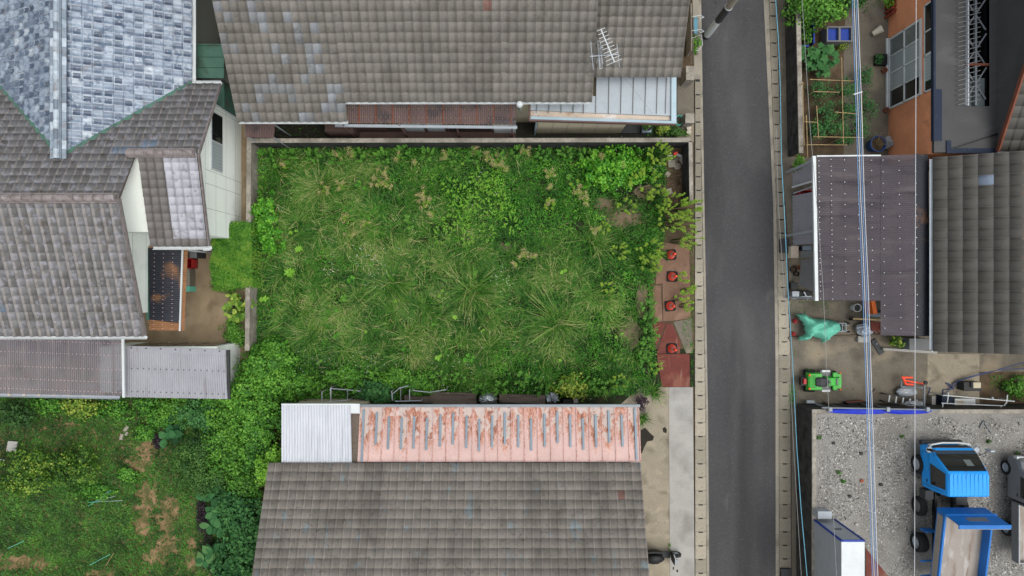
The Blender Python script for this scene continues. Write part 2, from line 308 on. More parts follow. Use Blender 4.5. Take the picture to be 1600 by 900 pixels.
M['cable_white'] = simple('cable_white', S(206, 210, 214), rough=.4)
M['cable_grey'] = simple('cable_grey', S(150, 152, 150), rough=.5)
M['hose_blue'] = simple('hose_blue', S(66, 84, 132), rough=.5)
M['foil'] = mat('foil', S(196, 204, 206), var=.2, scale=5, rough=.22, metallic=.75, bump=1., bscale=5)
M['bark'] = mat('bark', S(92, 78, 60), var=.2, scale=6, bump=.5)
M['terracotta'] = simple('terracotta', S(158, 84, 60), rough=.8, var=.12)
M['white_pot'] = simple('white_pot', S(206, 198, 180), rough=.6)
# foliage (ramp over per-leaf tint)
def leafmat(name, cols, trans=.28, rough=.55):
    n = len(cols)
    return mat(name, ramp=[(i / (n - 1), c) for i, c in enumerate(cols)], var=.1, scale=1.3, rough=rough, bump=0, trans=trans, spec=.3)
K = .86
M['lf_grass'] = leafmat('lf_grass', [S(30, 72, 18, K), S(54, 110, 32, K), S(84, 142, 46, K), S(130, 166, 74, K), S(192, 186, 130, K)])
M['lf_cover'] = leafmat('lf_cover', [S(30, 74, 18, K), S(56, 118, 30, K), S(84, 158, 42, K), S(132, 196, 60, K)])
M['lf_lawn'] = leafmat('lf_lawn', [S(34, 66, 22, K), S(54, 98, 34, K), S(78, 130, 46, K), S(114, 162, 62, K)])
M['lf_lime'] = leafmat('lf_lime', [S(92, 146, 40, K), S(126, 184, 56, K), S(160, 208, 82, K)])
M['lf_gold'] = leafmat('lf_gold', [S(64, 108, 28, K), S(100, 146, 38, K), S(136, 172, 52, K), S(170, 186, 70, K)])
M['lf_mid'] = leafmat('lf_mid', [S(48, 88, 28, K), S(72, 124, 40, K), S(98, 156, 52, K), S(128, 178, 66, K)])
M['lf_vine'] = leafmat('lf_vine', [S(34, 72, 24, K), S(58, 110, 36, K), S(86, 148, 46, K), S(124, 180, 64, K)])
M['lf_dark'] = leafmat('lf_dark', [S(30, 58, 24, K), S(46, 84, 34, K), S(64, 108, 44, K), S(96, 138, 60, K)])
M['lf_blue'] = leafmat('lf_blue', [S(36, 74, 40, K), S(54, 104, 56, K), S(74, 130, 68, K), S(90, 140, 76, K)], rough=.75)
M['lf_yellow'] = leafmat('lf_yellow', [S(38, 72, 20, K), S(66, 108, 32, K), S(110, 150, 46, K), S(176, 190, 84, K)])
M['lf_purple'] = leafmat('lf_purple', [S(34, 28, 34, K), S(54, 44, 52, K), S(76, 62, 70, K)])
M['lf_canna'] = leafmat('lf_canna', [S(30, 70, 36, K), S(44, 96, 50, K), S(62, 118, 66, K), S(100, 140, 80, K)], rough=.75)
M['lf_hedge'] = leafmat('lf_hedge', [S(44, 86, 20, K), S(68, 124, 32, K), S(92, 150, 42, K), S(130, 164, 60, K)])
M['seed'] = leafmat('seed', [S(150, 146, 92, K), S(186, 172, 118, K), S(206, 190, 142, K)], trans=.15)
M['straw'] = leafmat('straw', [S(112, 90, 68, K), S(142, 118, 92, K), S(172, 150, 122, K)], trans=.1)
M['petal'] = simple('petal', (.8, .8, .78), rough=.6, trans=.1)
# ---------------------------------------------------------------- tiled roofs
def prof_wave(t):              # pan with a roll at its right side
    return np.where(t < .62, .068 * (1 + np.cos(np.pi * np.clip(t / .62, 0, 1))) / 2, .052 * (1 - np.cos(np.pi * np.clip((t - .62) / .38, 0, 1))) / 2)
def prof_roll(t):              # flat tile with a narrow roll
    return np.where(t < .8, -.004 * np.sin(np.pi * np.clip(t / .8, 0, 1)), .024 * np.sin(np.pi * np.clip((t - .8) / .2, 0, 1)))
def prof_flat(t): return np.where(t < .93, 0.004 * np.sin(np.pi * t), .03)
TS = {'wave': np.array([0, .12, .24, .36, .48, .62, .75, .88, 1.]), 'roll': np.array([0, .3, .6, .8, .85, .9, .95, 1.]), 'flat': np.array([0, .3, .6, .9, .93, .98, 1.])}
PF = {'wave': prof_wave, 'roll': prof_roll, 'flat': prof_flat}
def tile_roof(name, O, U, V, nu, nv, pu, pv, m, parent, kind='wave', tint=None, clips=(), blob=0, th=.02, jit=.003, mirror=False, amp=1.):
    O = np.array(O, float); U = np.array(U, float); U /= np.linalg.norm(U); V = np.array(V, float); V /= np.linalg.norm(V)
    Nn = np.cross(U, V); Nn *= np.sign(Nn[2])
    t = TS[kind]; h = PF[kind](t) * amp; roll = (h[:-1] + h[1:]) / 2 > (.050 if kind == 'wave' else .007)
    if mirror: t = 1 - t[::-1]; h = h[::-1]; roll = roll[::-1]
    K = len(t); nt = nu * nv
    r, c = np.meshgrid(np.arange(nv), np.arange(nu), indexing='ij'); r = r.ravel(); c = c.ravel()
    dz = rng.normal(0, jit, nt); dv = rng.normal(0, jit * 1.2, nt); dt = rng.normal(0, jit * .9, nt)
    u = (c[:, None] + t[None]) * pu + rng.normal(0, jit * .6, nt)[:, None]
    def row(v, z): return O + u[..., None] * U + v[:, None, None] * V + z[..., None] * Nn
    tilt = dt[:, None] * (t[None] - .5) * 2
    lo = row(r * pv + dv, h[None] + (th + dz)[:, None] + tilt); hi = row((r + 1) * pv + .02 + dv * 0, h[None] + 0 * dz[:, None] + tilt * .3); lip = row(r * pv + dv, h[None] - .012 + 0 * dz[:, None])
    seg = 3 if blob else 1; fr = (0, .14, .84, 1) if blob else (0, 1); rows_ = [lip] + [lo * (1 - f_) + hi * f_ for f_ in fr]; R_ = len(rows_)
    Vt = np.stack(rows_, 1).reshape(-1, 3)
    base = np.arange(nt)[:, None] * R_ * K; k = np.arange(K - 1)[None]
    top = np.concatenate([np.stack([base + j * K + k, base + j * K + k + 1, base + (j + 1) * K + k + 1, base + (j + 1) * K + k], -1) for j in range(1, 1 + seg)])
    lp = np.stack([base + k, base + k + 1, base + K + k + 1, base + K + k], -1)
    Fq = np.concatenate([top.reshape(-1, 4), lp.reshape(-1, 4)])
    if np.dot(np.cross(U, V), Nn) < 0: Fq = Fq[:, ::-1]
    tv = rng.random(nt) * .85 if tint is None else tint(r, c, nv, nu)
    tf = np.repeat(tv, K - 1)
    tf0 = tf.copy()
    if blob: q = (rng.random(nt) < blob)[:, None] & ((np.arange(K - 1) > 0) & (np.arange(K - 1) < K - 2))[None]; tf[q.ravel()] = np.repeat(.0 + .22 * rng.random(nt), K - 1)[q.ravel()]
    tf = np.concatenate([tf0, tf, tf0, tf0] if blob else [tf, tf]); rf = np.tile(roll, nt).astype('f'); rf = np.concatenate([rf] * (seg + 1))
    Vt = Vt.astype('f')
    me = bpy.data.meshes.new(name); me.vertices.add(len(Vt)); me.vertices.foreach_set('co', Vt.ravel())
    mm = len(Fq); me.loops.add(mm * 4); me.loops.foreach_set('vertex_index', Fq.ravel().astype('i'))
    me.polygons.add(mm); me.polygons.foreach_set('loop_start', np.arange(mm, dtype='i') * 4); me.polygons.foreach_set('loop_total', np.full(mm, 4, 'i'))
    me.update(calc_edges=True)
    a = me.attributes.new('tint', 'FLOAT', 'FACE'); a.data.foreach_set('value', tf.astype('f'))
    a = me.attributes.new('roll', 'FLOAT', 'FACE'); a.data.foreach_set('value', rf)
    clip_mesh(me, clips)
    return link_mesh(name, me, m, parent)
def clip_mesh(me, clips):      # clips: (x0,y0,x1,y1): keep what is left of the line p0->p1
    if not clips: return
    bm = bmesh.new(); bm.from_mesh(me)
    for x0, y0, x1, y1 in clips:
        no = Vector((y1 - y0, -(x1 - x0), 0)).normalized()
        bmesh.ops.bisect_plane(bm, geom=bm.verts[:] + bm.edges[:] + bm.faces[:], plane_co=(x0, y0, 0), plane_no=no, clear_outer=True, dist=1e-5)
    bm.to_mesh(me); bm.free(); me.update()
def roof_y(parent, x0, x1, ye, ze, slope, yr, m, pu=.30, pv=.34, kind='wave', tint=None, clips=(), name='roof', **k):
    """plane whose eave runs along x at y=ye and rises towards y=yr"""
    sg = 1 if yr > ye else -1; V = np.array([0, sg, slope]); Ln = abs(yr - ye) * math.sqrt(1 + slope ** 2)
    nu = math.ceil((x1 - x0) / pu - .02); nv = math.ceil(Ln / pv - .02)
    pu = (x1 - x0) / nu; pv = Ln / nv
    return tile_roof(name, (x0, ye, ze), (1, 0, 0), V, nu, nv, pu, pv, m, parent, kind, tint, clips, **k)
def roof_x(parent, y0, y1, xe, ze, slope, xr, m, pu=.30, pv=.34, kind='wave', tint=None, clips=(), name='roof', **k):
    sg = 1 if xr > xe else -1; V = np.array([sg, 0, slope]); Ln = abs(xr - xe) * math.sqrt(1 + slope ** 2)
    nu = math.ceil((y1 - y0) / pu - .02); nv = math.ceil(Ln / pv - .02); pu = (y1 - y0) / nu; pv = Ln / nv
    return tile_roof(name, (xe, y0, ze), (0, 1, 0), V, nu, nv, pu, pv, m, parent, kind, tint, clips, **k)
def corrugated(name, q, pitch, amp, m, parent, along=(0, 1), th=0, per=6, group=None):
    """q = 4 corners p00,p10,p11,p01 (3D); ridges run from edge p00-p10 to edge p01-p11"""
    p00, p10, p11, p01 = [np.array(p, float) for p in q]
    w = np.linalg.norm(p10 - p00); n = max(2, int(w / pitch)) * per
    s = np.linspace(0, 1, n + 1); hh = amp * np.cos(s * n / per * 2 * np.pi)
    Nn = np.cross(p10 - p00, p01 - p00); Nn = Nn / np.linalg.norm(Nn); Nn *= np.sign(Nn[2])
    a = p00 + (p10 - p00) * s[:, None] + Nn * hh[:, None]; b = p01 + (p11 - p01) * s[:, None] + Nn * hh[:, None]
    V = np.concatenate([a, b]); i = np.arange(n)
    Fq = np.stack([i, i + 1, n + 1 + i + 1, n + 1 + i], 1)
    return mesh_np(name, V, Fq, np.repeat(rng.random(n // per + 1), per)[:n], m, parent)
# ---------------------------------------------------------------- foliage
def vnoise(x, y, s, seed=0):
    g = np.random.default_rng(seed).random((96, 96)); x = x / s + 31.7; y = y / s + 47.3
    xi = np.floor(x).astype(int); yi = np.floor(y).astype(int); fx = x - xi; fy = y - yi
    fx = fx * fx * (3 - 2 * fx); fy = fy * fy * (3 - 2 * fy)
    G = lambda a, b: g[a % 96, b % 96]
    return (G(xi, yi) * (1 - fx) + G(xi + 1, yi) * fx) * (1 - fy) + (G(xi, yi + 1) * (1 - fx) + G(xi + 1, yi + 1) * fx) * fy
def unit(a): return a / np.maximum(np.linalg.norm(a, axis=-1, keepdims=True), 1e-9)
def leaf_mesh(P, D, Nrm, L, Wd, fold=.25, droop=.15):
    """P base (n,3), D direction, Nrm normal, L length, Wd half width -> verts, quads: two quads folded along the midrib"""
    D = unit(D); B = unit(np.cross(D, Nrm)); Nn = np.cross(B, D)
    L = L[:, None]; Wd = Wd[:, None]
    tip = P + D * L - Nn * L * droop; mid = P + D * L * .5
    l1 = P + D * L * .45 + B * Wd + Nn * Wd * fold; r1 = P + D * L * .45 - B * Wd + Nn * Wd * fold
    V = np.stack([P, r1, tip, l1, mid - Nn * Wd * .1], 1).reshape(-1, 3)
    i = np.arange(len(P))[:, None] * 5
    Fq = np.concatenate([i + np.array([0, 1, 4]), i + np.array([1, 2, 4]), i + np.array([2, 3, 4]), i + np.array([3, 0, 4])])
    return V, Fq
def leaf_tint(t): return np.concatenate([t, t, t, t])
def merge(parts):
    V = []; Fq = []; T = []; n = 0
    for v, f, t in parts: V.append(v); Fq.append(f + n); T.append(t); n += len(v)
    return np.concatenate(V), np.concatenate(Fq), np.concatenate(T)
def cloud(blobs, n, size, clumps=60, spread=.16, seed=1, tv=.5, aspect=.42, up=.55, hollow=.55):
    """leaf cloud through ellipsoids (cx,cy,cz,rx,ry,rz): leaves gather in clumps over the crown with gaps between"""
    g = np.random.default_rng(seed); out = []
    vol = np.array([b[3] * b[4] for b in blobs]); vol = vol / vol.sum()
    for b, w in zip(blobs, vol):
        nb = max(20, int(n * w)); kc = max(5, int(clumps * w)); c = np.array(b[:3]); r = np.array(b[3:6])
        d = unit(g.normal(size=(kc, 3))); d[:, 2] = np.abs(d[:, 2]) * 1. - .15
        rad = hollow + (1 - hollow) * g.random(kc) ** .6; rad *= 1 + .18 * g.normal(size=kc)
        cc = d * rad[:, None]; ct = g.random(kc)
        k = g.integers(0, kc, nb)
        off = g.normal(size=(nb, 3)) * spread * (.6 + .8 * g.random((kc, 1))[k])
        P = c + (cc[k] + off) * r
        Nn = unit(cc[k] + off * 1.5 + np.array([0, 0, up]) + g.normal(size=(nb, 3)) * .45)
        D = unit(np.cross(Nn, g.normal(size=(nb, 3))) + Nn * .1)
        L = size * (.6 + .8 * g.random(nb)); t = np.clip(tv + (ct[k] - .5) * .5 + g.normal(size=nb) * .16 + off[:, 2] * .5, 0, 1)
        P[:, 2] = np.maximum(P[:, 2], .03)
        v, f = leaf_mesh(P, D, Nn, L, L * aspect); out.append((v, f, leaf_tint(t)))
    return merge(out)
def foliage(name, m, parent, *a, **k):
    V, Fq, T = cloud(*a, **k); return mesh_np(name, V, Fq, T, m, parent)
def bush(label, px, py, rp, h, m, seed, n=2600, size=.09, cat='bush', name='bush', group=None, lobes=5, tv=.5, zb=0., part='foliage', clumps=90, aspect=.42, flat=.42, spread=.16):
    """a shrub whose crown is seen round pixel (px,py) with radii rp=(rx,ry) px and top height h"""
    g = random.Random(seed); zc = zb + h * .6
    x, y, _ = W(px, py, zc); k = (H - zc) / F; rx, ry = rp[0] * k, rp[1] * k
    o = thing(name, label, cat, (x, y, zb), group)
    st = MB(); bl = []
    for i in range(lobes):
        an = 6.283 * i / lobes + g.random() * .7; q = (.0 if i == 0 and lobes > 3 else .5)
        cx, cy = x + math.cos(an) * rx * q, y + math.sin(an) * ry * q; cz = zb + h * (.42 + .2 * g.random()); lr = .62 + .18 * g.random()
        bl.append((cx, cy, cz, rx * lr, ry * lr, h * flat * (1 + .3 * g.random())))
        st.cyl((x, y, zb), ((x + cx) / 2, (y + cy) / 2, zb + h * .3), .03, .022, 6); st.cyl(((x + cx) / 2, (y + cy) / 2, zb + h * .3), (cx, cy, cz), .022, .01, 5)
    st.build('stem', M['bark'], o)
    foliage(part, M[m], o, bl, n, size, clumps=clumps, seed=seed, tv=tv, aspect=aspect, spread=spread)
    return o
def blades(P, ang, L, lean, wd, tint, tipdrop=.5):
    """bent grass blades: 3 segments (ribbon quads). lean = how far the tip travels sideways (fraction of L)"""
    n = len(P); d = np.stack([np.cos(ang), np.sin(ang), np.zeros(n)], 1); b = np.stack([-np.sin(ang), np.cos(ang), np.zeros(n)], 1)
    V = []
    for s, w in ((0, 1), (.4, 1), (.75, .75), (1., .15)):
        out = L * lean * s ** 1.5; z = L * (1 - .45 * lean) * (s - tipdrop * lean * s ** 3)
        c = P + d * out[:, None] + np.array([0, 0, 1]) * z[:, None]
        V += [c + b * (wd * w)[:, None], c - b * (wd * w)[:, None]]
    V = np.stack(V, 1).reshape(-1, 3); i = np.arange(n)[:, None] * 8
    Fq = np.concatenate([i + np.array([0, 1, 3, 2]) + 2 * k for k in range(3)])
    return V, Fq, np.concatenate([tint, tint, np.clip(tint + .12, 0, 1)])
def tri_to_quad_merge(parts): return merge(parts)
# ---------------------------------------------------------------- setting: ground
def sheet(name, pts, z, m, kind='structure', th=None):
    b = MB(); b.v = [(p[0], p[1], z) for p in pts]; a = sum(pts[i][0] * pts[(i + 1) % len(pts)][1] - pts[(i + 1) % len(pts)][0] * pts[i][1] for i in range(len(pts)))
    f = tuple(range(len(pts))); b.f = [f if a > 0 else f[::-1]]; b.t = [0.]
    return tag(b.build(name, m), kind=kind)
P2 = lambda lst, h=0.: [W(a, b, h)[:2] for a, b in lst]
sheet('ground', [(-70, -60), (70, -60), (70, 60), (-70, 60)], -.03, M['soil'])
RL = [(1089, -300), (1093.7, 0), (1099, 225), (1102, 420), (1106, 650), (1108, 900), (1110, 1200)]
RR = [(1179, -300), (1193, 0), (1204, 230), (1208, 320), (1211.5, 560), (1212, 900), (1213, 1200)]
sheet('road', P2(RL + RR[::-1]), 0., M['asphalt'])
# edge strips (kerb channels) either side, slightly proud of the asphalt
def strip(name, xs, m, z0=-.02, z1=.012):
    b = MB()
    for (a0, a1, ya), (b0, b1, yb) in zip(xs[:-1], xs[1:]):
        b.hull4([(*W(a0, ya)[:2], z1), (*W(a1, ya)[:2], z1), (*W(b1, yb)[:2], z1), (*W(b0, yb)[:2], z1)],
                [(*W(a0, ya)[:2], z0), (*W(a1, ya)[:2], z0), (*W(b1, yb)[:2], z0), (*W(b0, yb)[:2], z0)])
    return tag(b.build(name, m), kind='structure')
strip('kerb', [(1090.5, 1093.7, -80), (1091, 1095.5, 0), (1095.5, 1099, 225), (1099, 1102.3, 420), (1102.8, 1106.2, 650), (1104, 1108, 900), (1105, 1109, 980)], M['conc'])
strip('kerb', [(1189, 1197, -80), (1193, 1201, 0), (1204, 1208.5, 230), (1208, 1213, 320), (1211.5, 1216.5, 560), (1212, 1217, 900), (1212, 1217, 980)], M['conc'])
strip('pavement', [(1082, 1090.4, -80), (1082, 1090.9, 0), (1085, 1095.4, 124)], M['conc'], z1=.02)
strip('pavement', [(1213, 1233, -80), (1213.5, 1233, 0), (1219, 1236, 170), (1221, 1236, 245)], M['conc_dark'], z1=.02)
strip('pavement', [(1221, 1240, 245.5), (1228, 1246, 330), (1234, 1246, 470)], M['conc_dark'], z1=.018)
strip('pavement', [(1236.5, 1249, 640), (1236.5, 1262, 980)], M['conc_dark'], z1=.016)
sheet('driveway', P2([(1233, 470), (1600, 470), (1650, 470), (1650, 660), (1236, 660), (1236, 610)]), .006, M['conc_dark'])
sheet('driveway', P2([(1449, 553), (1530, 553), (1530, 640), (1449, 640)]), .012, M['conc_beige'])
sheet('flower_bed', P2([(1530, 581), (1680, 581), (1680, 645), (1530, 645)]), .014, M['soil'])
sheet('pavement', P2([(1236, 245), (1460, 245), (1460, 472), (1236, 472)]), .004, M['conc_dark'])
sheet('apron', P2([(1000, 605), (1044.5, 605), (1047, 980), (960, 980), (960, 640)]), .010, M['conc_beige'])
sheet('oil_stain', P2([(1001, 672), (1008, 668), (1015, 676), (1022, 682), (1020, 688), (1011, 690), (1006, 700), (1003, 708), (1000, 708)]), .0135, M['darkyard'])
sheet('oil_stain', P2([(1035, 669), (1039, 667), (1042, 671), (1041, 677), (1036, 675)]), .0135, M['darkyard'])
sheet('apron', P2([(1044.8, 605), (1082.5, 605), (1086, 980), (1047.3, 980)]), .014, M['conc_light'])
sheet('vegetable_plot', P2([(1249, -80), (1345, -80), (1345, 246), (1249, 246)]), .01, M['soil'])
sheet('path', P2([(1330, -80), (1392, -80), (1392, 246), (1318, 246), (1318, 60)]), .016, M['conc_dark'])
sheet('side_yard', P2([(376, 150), (1082, 150), (1082, 226), (376, 226)]), .004, M['darkyard'])
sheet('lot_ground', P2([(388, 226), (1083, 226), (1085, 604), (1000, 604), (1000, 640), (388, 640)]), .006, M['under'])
sheet('yard', P2([(180, 380), (388, 380), (388, 560), (180, 560)]), .006, M['yard'])
sheet('path', P2([(366, 150), (390, 150), (390, 385), (366, 385)]), .010, M['yard'])
sheet('lawn', P2([(-140, 560), (400, 560), (400, 980), (-140, 980)]), .002, M['lawn'])
sheet('forecourt', P2([(1058, 110), (1084, 110), (1084, 222), (1058, 222)]), .012, M['conc_dark'])
# dirt on the right of the lot
sheet('dirt', P2([(1030, 226), (1083, 226), (1085, 420), (1085, 545), (1018, 545), (1012, 420), (1030, 330)]), .012, M['soil'])
# raised gravel yard
GZ = 1.45
sheet('gravel_yard', [(WX(1273, GZ), WY(644, GZ)), (30, WY(644, GZ)), (30, -16), (WX(1276, GZ), -16)], GZ, M['gravelbed'])
# drain covers
def lid(w, l, dark):
    b = MB(); b.box(-w / 2, -l / 2 + .006, -.05, w / 2, l / 2 - .006, .022, dark)
    return b
LP = {}
def lids(xs, y0, y1, step, side, wh_):
    n = 0; py = y0
    while py < y1:
        where = [w_ for lim, w_ in wh_ if py < lim][0]
        a = np.interp(py, [q[2] for q in xs], [q[0] for q in xs]); c = np.interp(py, [q[2] for q in xs], [q[1] for q in xs])
        x, y, _ = W((a + c) / 2, py + step / 2); w = (c - a - .6) * H / F; l = step * H / F
        key = (round(w, 2), n % 5, py > 400)
        if key not in LP:
            b = MB(); g = random.random() * .5 + (.5 if side == 'west' and py > 400 else .2 if side == 'west' else 0)
            hw = w / 2; b.box(-hw, -l / 2 + .005, -.05, hw, l / 2 - .05, .022, g)
            b.box(-hw, l / 2 - .05, -.05, -.09, l / 2 - .005, .022, g); b.box(.09, l / 2 - .05, -.05, hw, l / 2 - .005, .022, g)
            o = b.build('drain_cover', M['lid'], None, world=False, bevel=.006); LP[key] = o
        else:
            o = LP[key].copy(); COL.objects.link(o)
        o.location = (x, y, .0); o.rotation_euler = (0, 0, random.gauss(0, .004) - .01)
        tag(o, f'concrete drain cover {where}, {side} side of the road', 'drain cover', f'concrete drain covers on the {side} side of the road')
        py += step; n += 1
XL = [(1085.5, 1095, 124), (1086, 1095.3, 230), (1085.5, 1098.8, 420), (1085.6, 1102.6, 650), (1086, 1103.8, 900)]
lids(XL, 126, 905, 21.35, 'west', ((225, 'by the front yard of the house'), (600, 'beside the overgrown lot'), (999, 'beside the concrete forecourt')))
XR = [(1201.5, 1213, 0), (1208.7, 1220.5, 230), (1213.4, 1227, 320), (1216.7, 1235, 560), (1217.2, 1236, 900)]
lids(XR, -18, 905, 21.2, 'east', ((240, 'beside the weathered garden wall'), (465, 'beside the carport'), (640, 'across the driveway entrance'), (999, 'under the dark retaining wall')))
# dark channel below the covers
strip('drain_channel', [(1085.2, 1095.2, 124), (1085.5, 1103.5, 650), (1085.8, 1104, 980)], M['black'], z0=-.1, z1=-.004)
strip('drain_channel', [(1201.2, 1213.4, -20), (1208.5, 1221, 230), (1216.4, 1236, 560), (1217, 1236.6, 980)], M['black'], z0=-.1, z1=-.003)
# ---------------------------------------------------------------- walls
def blockwall(label, pts, h, th, m=('block', 'block_dark'), name='block_wall', z0=-.05, courses=True, cap=True):
    """pts: base centre line in world xy; coping on top and block faces"""
    x, y = pts[0][:2]; o = thing(name, label, 'wall', (x, y, 0))
    f = MB(); c = MB()
    for (ax, ay), (bx, by) in zip(pts[:-1], pts[1:]):
        L = math.hypot(bx - ax, by - ay); an = math.atan2(by - ay, bx - ax); n = max(1, round(L / .4)); rows = max(1, round((h - .06) / .2))
        for i in range(n):
            for j in range(rows):
                s = (i + .5) / n; hh = (h - .06) / rows
                f.obox((ax + (bx - ax) * s, ay + (by - ay) * s, j * hh + hh / 2 - .0), (L / n - .008, th + random.uniform(-.002, .002), hh - .008), an, t=random.random())
        f.obox(((ax + bx) / 2, (ay + by) / 2, (h - .06) / 2 - .02), (L - .01, th - .02, h - .07), an)
        c.obox(((ax + bx) / 2, (ay + by) / 2, h - .03), (L + th, th + .02, .06), an)
    f.build('wall_face', M[m[1]], o); c.build('coping', M[m[0]], o, bevel=.008)
    return o
h = 1.2
blockwall('long weathered block wall between the weedy lot and the house above', [(WX(392, h), WY(219.5, h)), (WX(1079, h), WY(218.5, h))], h, .15)
blockwall('block wall at the road side of the lot above the cones', [(WX(1079, h), WY(222.5, h)), (WX(1080.5, h), WY(316, h))], h, .13)
h = .95
blockwall('narrow block wall between the lot and the white house on the left', [(WX(389, h), WY(218, h)), (WX(386, h), WY(545, h))], h, .16, m=('block', 'block'))
h = 1.15
blockwall('black weathered garden wall beside the vegetable plot', [(WX(1246, h), WY(-60, h)), (WX(1252, h), WY(236, h))], h, .16, m=('block', 'block_dark'))
# retaining wall of the gravel yard
o = thing('retaining_wall', 'dark concrete block retaining wall holding up the gravel yard', 'wall', W(1245, 640))
f = MB(); c = MB()
xw = WX(1272, GZ); yn = WY(645, GZ)
A = W(1247, 640)[:2]; Bq = W(1254, 985)[:2]
xa = WX(1269.5, GZ + .05)
f.box(xa, yn - .01, -.05, xa + .14, -15, GZ - .02)
for j in range(7):
    for i in range(24):
        y1 = yn - .02 - i * .4 - (.2 if j % 2 else 0); f.box(xa - .012 + random.uniform(-.003, .003), y1, j * .2 + .004, xa, y1 - .39, j * .2 + .196, random.random())
f.box(xa, yn, -.05, 30, yn + .12, GZ - .02)
f.build('wall_face', M['block_dark'], o)
c.box(xa - .01, yn - .02, GZ - .02, xa + .15, -15, GZ + .05); c.box(xa - .01, yn - .02, GZ - .02, 30, yn + .14, GZ + .05)
c.build('coping', M['block'], o, bevel=.01)
# ================================================================= HOUSE A (top centre)
zeA = 3.2; slA = .59
yA = WY(190, zeA); xA0 = WX(372, zeA)
def zA(y): return zeA + slA * (y - yA)
# mid eave: seen at py 160
yM = yA + .62; zM = zA(yM)
xS = WX(541, zeA + .2)          # step between the low and the mid eave
xR = WX(925, zM)                # right rake of the main plane
yTop = 12.2
hA = thing('tiled_house', 'single storey house with grey pantile roof above the weedy lot', 'house', (0, 9, 0))
def tA(r, c, nv, nu):
    t = rng.random(len(r)) * .85; pale = (rng.random(len(r)) < np.interp(c * .3, [0, 3.6, 4.5], [.25, .22, .02])); t[pale] = .89 + .075 * rng.random(pale.sum())
    t[rng.random(len(r)) < .004] = 1; return t
def tPlain(r, c, nv, nu):
    t = rng.random(len(r)) * .85; t[rng.random(len(r)) < .004] = 1; return t
roof_y(hA, xA0, xS, yA, zeA, slA, yTop, M['tile_grey'], tint=tA, th=.010)
roof_y(hA, xS + .002, xR, yM, zM, slA, yTop, M['tile_grey'], tint=tPlain, th=.010)
xR2 = WX(1064, 3.72); yR2 = WY(119, 3.7)
roof_y(hA, xR - .15, xR2, yR2, 3.62, slA, yTop, M['tile_grey'], tint=tPlain, th=.010)
b = MB()
b.slab([(xA0 + .05, yA + .05, zeA - .04), (xS, yA + .05, zeA - .04), (xS, yTop, zA(yTop) - .07), (xA0 + .05, yTop, zA(yTop) - .07)], .08)
b.slab([(xS, yM + .05, zM - .04), (xR - .03, yM + .05, zM - .04), (xR - .03, yTop, zA(yTop) - .07), (xS, yTop, zA(yTop) - .07)], .08)
b.slab([(xR - .03, yR2 + .05, 3.58), (xR2 - .04, yR2 + .05, 3.58), (xR2 - .04, yTop, 3.58 + slA * (yTop - yR2)), (xR - .03, yTop, 3.58 + slA * (yTop - yR2))], .08)
b.build('roof_board', M['wood'], hA)
b = MB()
b.slab([(xA0, yTop, zA(yTop)), (xR2, yTop, zA(yTop)), (xR2, yTop + 4, zA(yTop) - 4 * slA), (xA0, yTop + 4, zA(yTop) - 4 * slA)], .1)
b.build('roof', M['tile_grey'], hA)
b = MB(); b.cyl((xA0, yTop, zA(yTop) + .05), (xR2, yTop, zA(yTop) + .05), .14, n=10); b.build('ridge_cap', M['ridge'], hA)
b = MB(); b.box(xA0 + .6, yA + .75, 0, xR - .6, yTop + 3.4, 3.3); b.box(xR - .6, yR2 + .5, 0, xR2 - .5, yTop + 3.4, 3.5)
b.build('wall', M['wall_cream'], hA)
# eave gutters
def gutter(parent, a, c, r=.055, m='white', name='gutter'):
    b = MB(); a = Vector(a); c = Vector(c); d = (c - a).normalized(); s = Vector((d.y, -d.x, 0))
    n = 7; vs = []; 
    for e in (a, c):
        for i in range(n):
            an = math.pi * i / (n - 1); vs.append(e + s * math.cos(an) * r + Vector((0, 0, -math.sin(an) * r)))
    fs = [(i, i + 1, n + i + 1, n + i) for i in range(n - 1)]
    b.add(vs, fs); b.add([v + Vector((0, 0, -.008)) for v in vs], [f[::-1] for f in fs])
    b.cyl(a + s * r, c + s * r, .009, n=5); b.cyl(a - s * r, c - s * r, .009, n=5)
    return b.build(name, M[m], parent)
gutter(hA, (xA0 + .02, yA - .02, zeA - .01), (xS, yA - .02, zeA - .01))
gutter(hA, (xS, yM - .02, zM - .01), (xR - .05, yM - .02, zM - .01))
# awning with brown corrugated sheet
hw = 2.55
q = [W(541, 192, hw), W(806, 195.5, hw), W(808, 158, 3.0), W(541, 154, 3.0)]
corrugated('awning', q, .072, .011, M['poly_red'], hA)
b = MB()
for px in np.arange(561, 806, 26.3):
    b.slab([W(px - .8, 157, 3.02), W(px + .8, 157, 3.02), W(px + .8, 194, 2.575), W(px - .8, 194, 2.575)], .03)
b.each('awning_batten', M['batten'], hA)
b = MB()
for py, z in ((168, 2.86), (182, 2.70), (191.5, 2.585)):
    for px in np.arange(544, 806, 7.3):
        x, y, _ = W(px, py + (px - 541) * .013, z); b.box(x - .013, y - .013, z - .02, x + .013, y + .013, z + .026)
tag(b.build('awning_screw', M['seed'], hA), kind='stuff')
gutter(hA, W(523, 196, 2.5), W(808, 199, 2.5), .05, 'alu')
b = MB()
for px in (560, 640, 720, 800): b.box(WX(px, 0) - .03, WY(196, 2.4) - .03, 0, WX(px, 0) + .03, WY(196, 2.4) + .03, 2.5)
b.each('awning_post', M['maroon'], hA)
